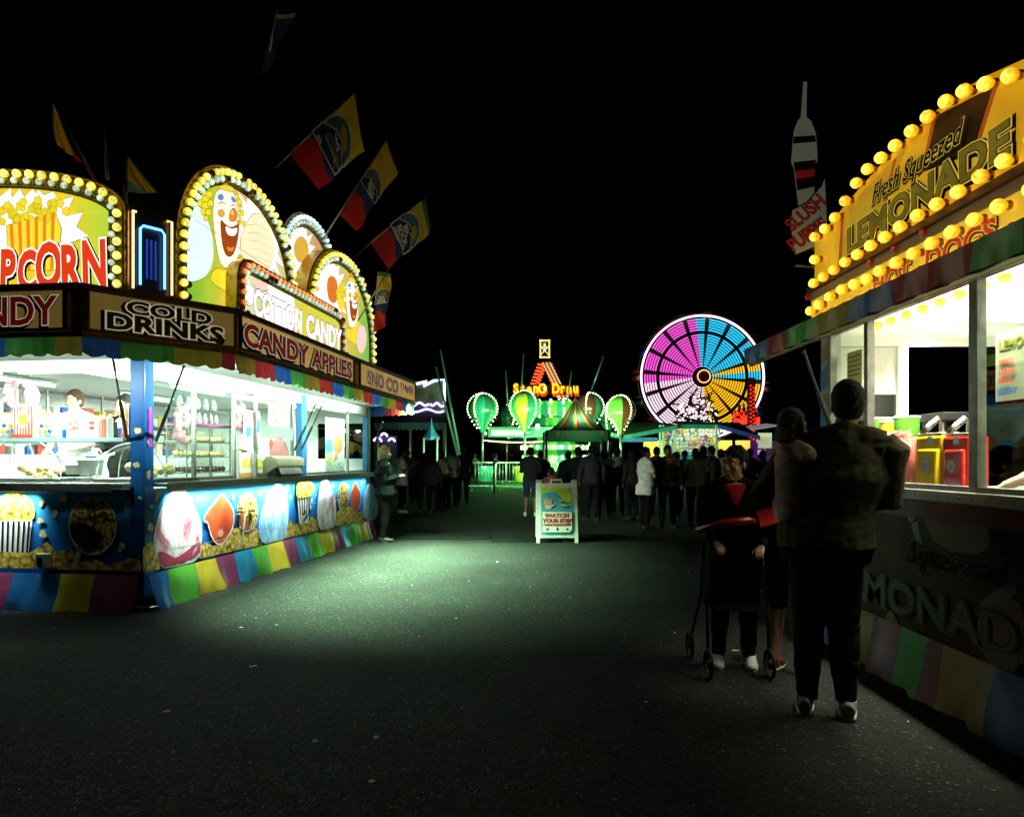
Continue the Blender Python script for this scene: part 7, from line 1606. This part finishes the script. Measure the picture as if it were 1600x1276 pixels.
art = Art(FY); ca = FY.uv(852, 614); ww = FY.uv(903, 614)[0] - FY.uv(801, 614)[0]
for i, ch in enumerate('StenO Drnu'):
    art.letters(ch, FY.uv(806 + i * 10.4, 614)[0], ca[1] + (.04 if i % 2 else 0), 1.1, [(rsg, .06, .06, -.24), (yel, .05, 0, 0)], sx=.8)
art.star(851, 607, 3.2, 1.6, 5, whl, rot=-math.pi / 2)
mb = MB(); a = FY.px(801, 616, -.15); b = FY.px(903, 600, -.15); mb.box((a.x, a.y + .1, a.z), (b.x, b.y + .25, b.z)); sp = mb.build('name_sign_back', mat('sign_dark_red', (.08, .01, .005), .5), PR); art.build('name_lettering', sp)
mb = MB(); h0 = at(862, 690, YP); mb.loft([h0 + Vector((-6, 0, .9)), h0 + Vector((-4, 0, -.2)), h0 + Vector((0, 0, -.7)), h0 + Vector((4, 0, -.2)), h0 + Vector((6, 0, .9))], [(.3, .9), (.8, 1.1), (1, 1.2), (.8, 1.1), (.3, .9)], 12, up=(0, 0, 1)); mb.build('ship_hull', mat('hull_brown', (.08, .03, .01), .5), PR)
# --- big wheel
YW = 92.0; wc = at(1097, 589, YW); RW = 95.5 / FPX * YW; WR = thing('ferris_wheel', 'big wheel with pink, blue, white and yellow light streaks set as bars between dark spokes', 'ferris wheel', (wc.x, YW, 0))
cols = {'m': (1, .10, .72), 'c': (.03, .62, .95), 'w': (1, .72, .85), 'y': (1, .52, .01), 'p': (1, .35, .65)}
lm_ = {k_: mat('wheel_light_' + {'m': 'magenta', 'c': 'cyan', 'w': 'white', 'y': 'yellow', 'p': 'pink'}[k_], v, .3, em={'m': 1.0, 'c': 1.05, 'w': 1.15, 'y': 1.15, 'p': 1}[k_], emc=v, var=0) for k_, v in cols.items()}
def W2(r, g, dy=0): return wc + Vector((r * math.sin(g), dy, r * math.cos(g)))   # g clockwise from the top
mb = MB(); mb.loft([W2(RW, 2 * math.pi * i / 96, -.2) for i in range(96)], .13, 6, closed=True); mb.build('rim_light', mat('rim_light', (1, .8, .95), .3, em=2.2, emc=(1, .72, .92), var=0), WR)
mb = MB(); mb.loft([W2(RW * 1.05, 2 * math.pi * i / 96, .3) for i in range(96)], .08, 6, closed=True); mb.build('outer_rim', mat('wheel_steel', (.12, .06, .04), .4, .5), WR)
NS = 16; blkw = mat('wheel_black', (.01, .01, .01), .5)
for i in range(NS):
    g0 = 2 * math.pi * (i + .22) / NS
    g = g0 + 0; mb = MB(); mb.loft([W2(.9, g, 0), W2(RW, g, 0)], [(.05, .05), (.10, .10)], 4); mb.build('spoke', blkw, WR)
    # bars shaped after the streaks of moving lights, added between two spokes
    mid = math.degrees(g0 + math.pi / NS) % 360
    half = math.pi / NS * .80
    nr = 19
    for kk, part in ((0, (-1, 0)), (1, (0, 1))):
        gm_ = math.degrees(g0 + math.pi / NS + (part[0] + part[1]) / 2 * half) % 360
        c = 'c' if gm_ < 78 or gm_ > 356 else ('y' if gm_ < 172 else ('w' if gm_ < 262 else 'm'))
        if 84 < gm_ < 92: c = 'c'
        mb = MB()
        for r_ in range(nr):
            rr = RW * (.16 + .80 * (r_ + .5) / nr); hw_ = .105 if r_ not in (13,) else .0
            if hw_ == 0: continue
            st_ = 3; gs = [g0 + math.pi / NS + half * (part[0] + (part[1] - part[0]) * q / st_) for q in range(st_ + 1)]
            mb.loft([W2(rr, q, -.12) for q in gs], [(hw_, .05)] * (st_ + 1), 4, sm=False, up=(W2(2, gs[0]) - W2(1, gs[0])))
        mb.build('streak_bars', lm_[c], WR)
mb = MB(); mb.cyl(wc + Vector((0, -.9, 0)), wc + Vector((0, .9, 0)), .7, n=20); hub = mb.build('hub', mat('hub_red', (.25, .03, .02), .4, em=.05), WR)
mb = MB()
for i in range(18): mb.ball(W2(.78, 2 * math.pi * i / 18, -.9), .09, 0, 6, 4)
mb.build('hub_bulbs', mat('hub_bulb', (1, .5, .2), .3, em=3, emc=(1, .5, .25), var=0), hub)
for sd in (-1, 1):
    mb = MB(); mb.cyl(wc + Vector((0, 1.3, 0)), (wc.x + sd * 4.2, YW + 1.6, 0), .22, n=8); mb.build('support_leg', blkw, WR)
for i in range(NS):
    g = 2 * math.pi * (i + .22) / NS; p = W2(RW * 1.07, g, .6); car = thing('gondola', '', '', (0, 0, 0)); bpy.data.objects.remove(car)
    mb = MB(); mb.lathe([(.001, -1.1), (.5, -1.05), (.62, -.55), (.55, -.55)], p, 10); mb.cyl(p + Z * -.55, p + Z * .1, .03, n=5); mb.lathe([(.7, -.05), (.001, .25)], p, 10); mb.build('gondola', mat(['car_orange', 'car_blue', 'car_red', 'car_green'][i % 4], [(.35, .12, .02), (.02, .08, .25), (.25, .02, .02), (.03, .18, .04)][i % 4], .4, em=.03), WR)
# --- red tower ride
TR = thing('red_light_tower', 'jagged red lit tower ride rising in front of the big wheel', 'carnival ride', (at(1165, 700, 70).x, 70, 0)); rl = mat('tower_red_light', (1, .05, .02), .3, em=2.4, emc=(1, .03, .01), var=0)
a = at(1175, 740, 60); b = at(1175, 590, 60); mb = MB(); mb.box((a.x - .25, 60, 0), (a.x + .25, 60.5, b.z)); tw = mb.build('tower_column', mat('tower_red', (.2, .01, .01), .4), TR)
mb = MB()
for i in range(46): p = at(1175, 742 - i * 3.1, 59.9); mb.ball(p + Vector((.12 * (-1) ** i, -.05, 0)), .07, 0, 6, 4)
mb.build('column_bulbs', rl, tw)
mb = MB(); rnd = random.Random(12)
out = [(1144, 662), (1150, 640), (1153, 652), (1156, 628), (1160, 648), (1163, 630), (1167, 650), (1171, 618), (1175, 640), (1180, 628), (1183, 650), (1190, 662)]
P_ = [at(x, y, 70) for x, y in out]; mb.prism(P_, (0, .4, 0)); cr = mb.build('jagged_crown', mat('crown_dark', (.12, .01, .01), .4), TR)
mb = MB()
for i in range(150):
    x = rnd.uniform(1146, 1187); top_ = 640 + 18 * abs(math.sin(x * .8)); y = rnd.uniform(top_, 662); mb.ball(at(x, y, 69.9), rnd.uniform(.05, .13), 0, 6, 4)
tag(mb.build('crown_bulbs', rl, cr), kind='stuff')
# --- lit frame in front of the wheel (dark lattice with white sparks)
LF = thing('dark_ride_front', 'dark latticed ride top with scattered white sparkles under the big wheel', 'carnival ride', (at(1090, 700, 66).x, 66, 0)); mb = MB(); rnd = random.Random(3)
for i in range(60):
    x = rnd.uniform(1058, 1120); y = rnd.uniform(620, 664); p = at(x, y, 66); mb.cyl(p, p + Vector((rnd.uniform(-1.2, 1.2), 0, rnd.uniform(-.9, .9))), .06, n=4)
mb.build('lattice', blkw, LF); mb = MB()
for i in range(90): x = rnd.uniform(1056, 1122); y = rnd.uniform(612 + abs(x - 1089) * .8, 664); mb.ball(at(x, y, 65.5), rnd.uniform(.04, .11), 0, 6, 4)
tag(mb.build('sparkle_bulbs', mat('sparkle', (1, .75, .8), .3, em=2, emc=(1, .7, .75), var=0), LF), kind='stuff')
mb = MB(); mb.box((at(1058, 0, 66.2).x, 66.2, 0), (at(1062, 0, 66.2).x, 66.5, at(0, 640, 66).z)); mb.box((at(1118, 0, 66.2).x, 66.2, 0), (at(1122, 0, 66.2).x, 66.5, at(0, 640, 66).z)); mb.build('posts', blkw, LF)
# --- game booth with blue canopies
YG = 40.0; GB = thing('game_booth', 'carnival game booth with blue edged canopy, lit toy wall and yellow panels', 'game booth', (at(1085, 700, YG).x, YG, 0))
gx = lambda x, Y=YG: at(x, 0, Y).x
gz = lambda y, Y=YG: at(0, y, Y).z
blu = mat('canopy_blue', (.02, .16, .38), .5, em=.06); grnc = mat('canopy_stripe_green', (.05, .16, .08), .6); orc = mat('canopy_stripe_orange', (.22, .09, .03), .6); gry = mat('canopy_grey', (.12, .16, .12), .6)
def canopy(xa, xb, yt, yl, yr, Yf, dep, nm, ms, rows=8):
    mb = MB(); n_ = 14
    for i in range(n_):
        q = []
        for t in (i / n_, (i + 1) / n_):
            xe = gx(xa + (xb - xa) * t, Yf); ze = gz(yl + (yr - yl) * t, Yf); q.append((Vector((xe, Yf, ze)), Vector((xe * .8 + gx((xa + xb) / 2, Yf) * .2, Yf + dep, gz(yt, Yf)))))
        mb.add([q[0][0], q[1][0], q[1][1], q[0][1]], [(0, 1, 2, 3)], i % (len(ms) - 1) + 1); mb.add([q[0][0], q[1][0], q[1][0] - Z * .22, q[0][0] - Z * .22], [(3, 2, 1, 0)], 0)
    return mb.build(nm, ms, GB)
canopy(1058, 1122, 653, 663, 663, YG, 3, 'roof', [mat('canopy_edge_green', (.02, .22, .2), .5, em=.05), gry, gry])
canopy(974, 1058, 655, 680, 664, YG - .6, 3, 'side_canopy', [mat('canopy_edge_teal', (.02, .2, .2), .5, em=.05), grnc, orc, grnc])
canopy(1122, 1188, 655, 663, 681, YG - .6, 3, 'side_canopy', [mat('canopy_edge_indigo', (.05, .08, .4), .5, em=.1), orc, gry, orc])
canopy(972, 1028, 680, 684, 684, YG + 1, 2.5, 'striped_awning', [blu, mat('awning_purple', (.12, .02, .1), .6, em=.02), mat('awning_gold', (.35, .22, .03), .6, em=.02), mat('awning_blue', (.02, .1, .3), .6, em=.02)])
for x, m_ in ((1036, white), (1054, gm), (1119, gm), (1031, white)): mb = MB(); mb.box((gx(x - 1.6), YG - .1, 0), (gx(x + 1.6), YG, gz(664))); mb.build('post', mat('booth_post', (.5, .6, .55), .4), GB, bev=.01)
yp = mat('lit_orange_panel', (.85, .42, .04), .5, em=.0); yp = graded('lit_orange_panel2', [(0, (.65, .12, .01)), (.45, (.9, .38, .02)), (1, (1, .72, .12))], 2, .9, 2.6, em=.85)
for (xa, xb) in ((1006, 1040), (1120, 1144), (1150, 1172)): mb = MB(); mb.box((gx(xa, YG + 2), YG + 2, gz(716, YG + 2)), (gx(xb, YG + 2), YG + 2.1, gz(688, YG + 2))); mb.build('lit_panel', yp, GB)
mb = MB(); mb.box((gx(1054), YG, 0), (gx(1120), YG + .1, gz(707))); cp_ = mb.build('counter_front', mat('counter_blue', (.02, .2, .32), .5, em=.08), GB)
art = Art(Fr((0, YG - .01, 0), (1, 0, 0)))
for (xa, xb) in ((1056, 1083), (1084, 1104), (1105, 1119)):
    for (p, q) in (((xa, 709), (xb, 709)), ((xa, 724), (xb, 724)), ((xa, 709), (xa, 724)), ((xb, 709), (xb, 724))): art.line([p, q], .05, mat('panel_pale_line', (.3, .55, .55), .5, em=.1), k=.002)
art.build('panel_trim', cp_)
mb = MB(); mb.box((gx(1036, YG + 2.2), YG + 2.2, .6), (gx(1122, YG + 2.2), YG + 2.3, gz(661, YG + 2.2))); mb.build('toy_wall', mat('toy_wall_black', (.02, .02, .02), .6), GB)
mb = MB(); mb.box((gx(1060), YG + 2.1, gz(675)), (gx(1112), YG + 2.2, gz(672.5))); mb.build('shelf', mat('cyan_shelf', (.05, .4, .5), .4, em=.2), GB)
for (x, pw_) in ((1060, 22), (1088, 26), (1115, 22), (1022, 20), (1140, 20)): lamp('booth_light', 'POINT', (gx(x), YG + .9, gz(669)), GB, pw_, (1, .96, .88), (.12,))
# plush toys on the wall
tp_ = []; tcol = [(.75, .72, .65), (.6, .35, .1), (.7, .68, .66), (.12, .12, .14), (.75, .55, .1), (.35, .5, .6), (.7, .7, .72), (.5, .2, .06), (.7, .35, .4), (.15, .4, .12)]
def toy(c):
    t = thing('plush_toy', 'small stuffed toy on the crowded toy wall of the game booth', 'plush toy', (0, 0, 0), 0, 'stuffed toys on the game booth wall'); m_ = mat('plush_%d' % tcol.index(c), c, .9); k_ = mat('plush_dark', (.02, .02, .02), .5)
    mb = MB(); mb.ball((0, 0, -.1), .13, 0, 8, 6, (.9, .7, 1.1)); mb.ball((0, -.03, .1), .105, 0, 8, 6)
    for sd in (1, -1): mb.ball((.08 * sd, 0, .19), .04, 0, 6, 4); mb.ball((.13 * sd, -.04, -.06), .05, 0, 6, 4, (1, .8, 1.3)); mb.ball((.07 * sd, -.06, -.23), .055, 0, 6, 4); mb.ball((.035 * sd, -.125, .12), .016, 1, 6, 4)
    mb.ball((0, -.125, .08), .035, 1, 6, 4); mb.build('body', [m_, k_], t); return t
protos = [toy(c) for c in tcol]; used = set(); rnd = random.Random(21); n_t = 0
for r_ in range(7):
    for i in range(19):
        x = 1038 + i * 4.5 + (r_ % 2) * 2 + rnd.uniform(-.9, .9); y = 663.5 + r_ * 6.4 + rnd.uniform(-1, 1)
        if r_ < 2 and x < 1050: continue
        k_ = rnd.randrange(10); t = protos[k_] if k_ not in used else copy_tree(protos[k_]); used.add(k_)
        t.location = (gx(x, YG + 2), YG + 2.0 + rnd.uniform(-.06, .05), gz(y, YG + 2)); t.rotation_euler = (0, rnd.uniform(-.4, .4), rnd.uniform(-.5, .5)); t.scale = (.85, .85, .85); n_t += 1
# string of lights under right canopy
mb = MB(); rnd = random.Random(9)
for i in range(110): t_ = rnd.random(); x = 1122 + 54 * t_; y = 667 + 12 * t_ * t_ + rnd.uniform(0, 10) * (1 - t_); mb.ball(at(x, y, YG + rnd.uniform(.2, 1.6)), .045, 0, 6, 4)
tag(mb.build('canopy_lights', mat('blue_white_light', (.6, .7, 1), .3, em=2.4, emc=(.55, .65, 1), var=0), GB), kind='stuff')
# --- purple stand far right
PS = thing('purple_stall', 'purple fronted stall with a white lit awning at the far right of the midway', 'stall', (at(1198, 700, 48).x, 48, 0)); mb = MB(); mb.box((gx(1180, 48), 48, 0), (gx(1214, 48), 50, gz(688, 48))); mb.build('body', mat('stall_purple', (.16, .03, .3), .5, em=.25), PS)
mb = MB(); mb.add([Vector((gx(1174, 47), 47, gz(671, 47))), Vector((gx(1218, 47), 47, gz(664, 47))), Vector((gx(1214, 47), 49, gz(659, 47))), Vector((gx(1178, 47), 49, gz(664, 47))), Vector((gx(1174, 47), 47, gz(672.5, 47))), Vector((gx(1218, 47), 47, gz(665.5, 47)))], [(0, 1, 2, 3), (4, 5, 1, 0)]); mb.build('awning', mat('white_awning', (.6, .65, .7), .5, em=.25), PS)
art = Art(Fr((0, 47.95, 0), (1, 0, 0))); art.shape([(1184, 703), (1189, 703), (1189, 709), (1184, 709)], mat('stall_window', (.9, .8, .5), .4, em=.6)); art.shape([(1182, 684), (1190, 684), (1190, 691), (1182, 691)], mat('stall_window', (.9, .8, .5), .4)); art.build('lit_window', PS)
mb = MB(); mb.box((gx(1186, 44), 44, gz(700, 44)), (gx(1206, 44), 44.2, gz(676, 44))); o = mb.build('striped_sign', printed('stripe_lit', [(.35, (.1, .5, .2)), (.5, (.8, .85, .6)), (.65, (.6, .3, .1))], 1.5, stretch=(.2, 1, 6), em=.6)); tag(o, 'small striped green and white lit sign left of the lemonade shutter', 'sign')
mb = MB(); mb.cyl((gx(1196, 44), 44.1, 0), (gx(1196, 44), 44.1, gz(700, 44)), .05, n=8); o2 = mb.build('sign_post', gm, o)
# --- lightning edged ride sign on the left, dark canopy, blue kiosk, masts
YL = 46.0; LR = thing('neon_edged_ride', 'ride front with a zigzag blue white neon edge beyond the candy trailer', 'carnival ride', (at(672, 700, YL).x, YL, 0)); nwh = mat('neon_blue_white', (.6, .75, 1), .3, em=3, emc=(.5, .68, 1), var=0); npu = mat('neon_violet', (.6, .5, 1), .3, em=2.4, emc=(.55, .42, 1), var=0)
fl = Fr((0, YL, 0), (1, 0, 0)); mb = MB(); o_ = [(640, 622), (650, 600), (664, 596), (666, 603), (678, 594), (695, 592), (695, 644), (640, 644)]; mb.prism([fl.px(x, y) for x, y in o_], (0, .4, 0)); fb_ = mb.build('front_board', printed('ride_mural', [(.35, (.02, .02, .05)), (.55, (.12, .10, .08)), (.7, (.3, .2, .08))], .6, em=.06), LR)
mb = MB(); mb.loft([fl.px(x, y, .08) for x, y in [(640, 604), (650, 600), (667, 596), (662, 603), (678, 595), (694.5, 593), (694.5, 630)]], .09, 6); mb.build('neon_edge', nwh, LR)
for (x0, y0, x1, y1) in ((641, 632, 670, 631), (672, 631, 694, 633), (641, 641, 694, 642)):
    mb = MB(); mb.loft([fl.px(x0 + (x1 - x0) * t, y0 + (y1 - y0) * t + 2.4 * math.sin(t * math.pi * 3), .08) for t in [i / 20 for i in range(21)]], .07, 6); mb.build('neon_curve', npu, LR)
mb = MB(); mb.box((gx(640, YL), YL, 0), (gx(643, YL), YL + .3, gz(644, YL))); mb.box((gx(692, YL), YL, 0), (gx(695, YL), YL + .3, gz(644, YL))); mb.build('support_posts', blkw, LR)
DC = thing('dark_canopy', 'dark scalloped canopy over a ride queue beyond the candy trailer', 'canopy', (at(630, 700, 42).x, 42, 0)); mb = MB()
for i in range(16):
    xa, xb = 585 + i * 7, 592 + i * 7; a, b = at(xa, 660, 42), at(xb, 660, 42); s0 = .12 if i % 2 else 0; mb.add([a, b, b + Vector((0, 5, 1.0)), a + Vector((0, 5, 1.0))], [(0, 1, 2, 3)], 0); mb.add([a - Z * .35, a - Z * .35 + (b - a) * .5 - Z * .12, b - Z * .35, b, a], [(0, 1, 2, 3, 4)], 1)
mb.build('fabric', [blk, mat('canopy_navy', (.01, .02, .04), .7)], DC)
for x in (590, 640, 696): mb = MB(); p = at(x, 700, 42); mb.cyl((p.x, 42.1, 0), (p.x, 42.1, at(0, 660, 42).z), .05, n=6); mb.build('post', gm, DC)
KS = thing('blue_kiosk', 'small kiosk with a peaked pale blue roof behind the left crowd', 'kiosk', (at(672, 700, 36).x, 36, 0)); kx = lambda x: at(x, 0, 36).x; kz = lambda y: at(0, y, 36).z; mb = MB(); c = Vector((kx(672), 36.6, 0)); r0_ = (kx(683) - kx(660)) / 2 * 1.15
mb.lathe([(r0_, kz(686)), (r0_, kz(682)), (r0_ * .62, kz(676)), (r0_ * .3, kz(668)), (r0_ * .1, kz(660)), (.01, kz(652))], c, 8, sm=False, mf=lambda j: j % 2); mb.build('roof', [mat('roof_blue', (.06, .3, .5), .5, em=.10), mat('roof_deep_blue', (.02, .14, .32), .5, em=.08)], KS)
mb = MB(); mb.box((kx(661), 36.1, 0), (kx(683), 37.1, 1.0)); mb.build('counter_box', mat('kiosk_pale', (.3, .4, .38), .5, em=.03), KS)
for x in (661.5, 682.5): mb = MB(); mb.cyl((kx(x), 36.15, 1), (kx(x), 36.15, kz(684)), .05, n=6); mb.build('post', white, KS)
for i, (x0, y0, x1, y1, Y) in enumerate(((688, 547, 721, 724, 40), (681, 573, 716, 716, 41))):
    mb = MB(); mb.cyl(at(x1, y1, Y), at(x0, y0, Y), .075, .06, 8); o = mb.build('leaning_mast', mat('mast_green_grey', (.16, .28, .22), .4, .5, em=.015)); tag(o, ['taller leaning pole left of the balloon ride', 'shorter thin leaning pole crossing the neon edged sign'][i], 'pole')
# purple lamps seen through the end windows
VL = thing('violet_ride_lights', 'violet neon arcs of a distant ride just right of the candy trailer end', 'carnival ride', (at(600, 700, 55).x, 55, 0)); mb = MB()
for (x, y, r_) in ((590, 690, 6), (600, 682, 5), (612, 690, 5)): mb.loft([at(x + r_ * math.cos(q * .5), y - r_ * math.sin(q * .5), 55) for q in range(7)], .08, 6)
mb.build('neon_arcs', npu, VL); mb = MB(); mb.box((at(585, 0, 55.3).x, 55.3, 0), (at(620, 0, 55.3).x, 55.6, 3.2)); mb.build('backing', blkw, VL)
lamp('violet_light', 'POINT', at(600, 676, 54), VL, 60, (.5, .4, 1), (.3,))
# far crowd
for i, (x, yf, fc, H_, c_, lab) in enumerate(((988, 812, 30, 1.66, blk2, 'person in dark clothes squeezed between the grey shirt and the woman in white'), (1026, 806, -30, 1.74, blk, 'person in black half hidden behind the patterned hoodie'), (1057, 812, 70, 1.6, blk2, 'short person in dark clothes right of the patterned hoodie'),
        (1099, 800, -60, 1.78, blk, 'tall person in black behind the pale grey-green T-shirt'), (1126, 806, 10, 1.68, tanc, 'person in a tan top showing left of the face of the woman in black'), (1172, 806, 150, 1.7, blk, 'person in black standing right behind the woman in black'),
        (676, 803, -20, 1.5, blk2, 'shorter person in dark clothes in front of the tan sweater'), (637, 790, 170, 1.72, gryc, 'person in a grey shirt facing the camera behind the woman in the white T-shirt'), (888, 808, 20, 1.64, blk, 'person in black standing close behind the folding sign'), (944, 806, -15, 1.7, blk2, 'person in dark clothes between the dark pair and the grey shirt'))):
    X, Y = PX(x, yf); person(lab, X, Y, fc, H_, c_, blk, skC if i % 2 else skD, build_=1.0 + .06 * (i % 5), hairlen=.1 * (i % 3 == 0), vox=.013, arms={1: fwd(1, 1.1 + .05 * (i % 3)), -1: fwd(-1, 1.15)} if i % 2 else None)
fluor(LT(.95, 5.2, 2.31), EY, .6, CT, 130, name='end_canopy_lamp', direction=EX * .6 + EY * 1.1 - Z * .10, spread=math.radians(95), col=(.85, 1, .8))
for i, (x, yf, fc, H_, c_) in enumerate(((1215, 775, 60, 1.7, blk), (742, 762, 20, 1.7, blk2), (1130, 790, 120, 1.7, blk2), (985, 785, -40, 1.7, blk), (775, 760, 90, 1.7, blk2))):
    X, Y = PX(x, yf); person(['distant person in black between the wheel and the lemonade stand', 'distant person in dark clothes behind the crowd barrier on the left', 'distant person in dark clothes before the game booth counter', 'distant person in black near the rounded barrier', 'distant person beyond the barrier under the leftmost balloon'][i], X, Y, fc, H_, c_, blk, skC, vox=.014)
bpy.data.scenes.remove(TMP)
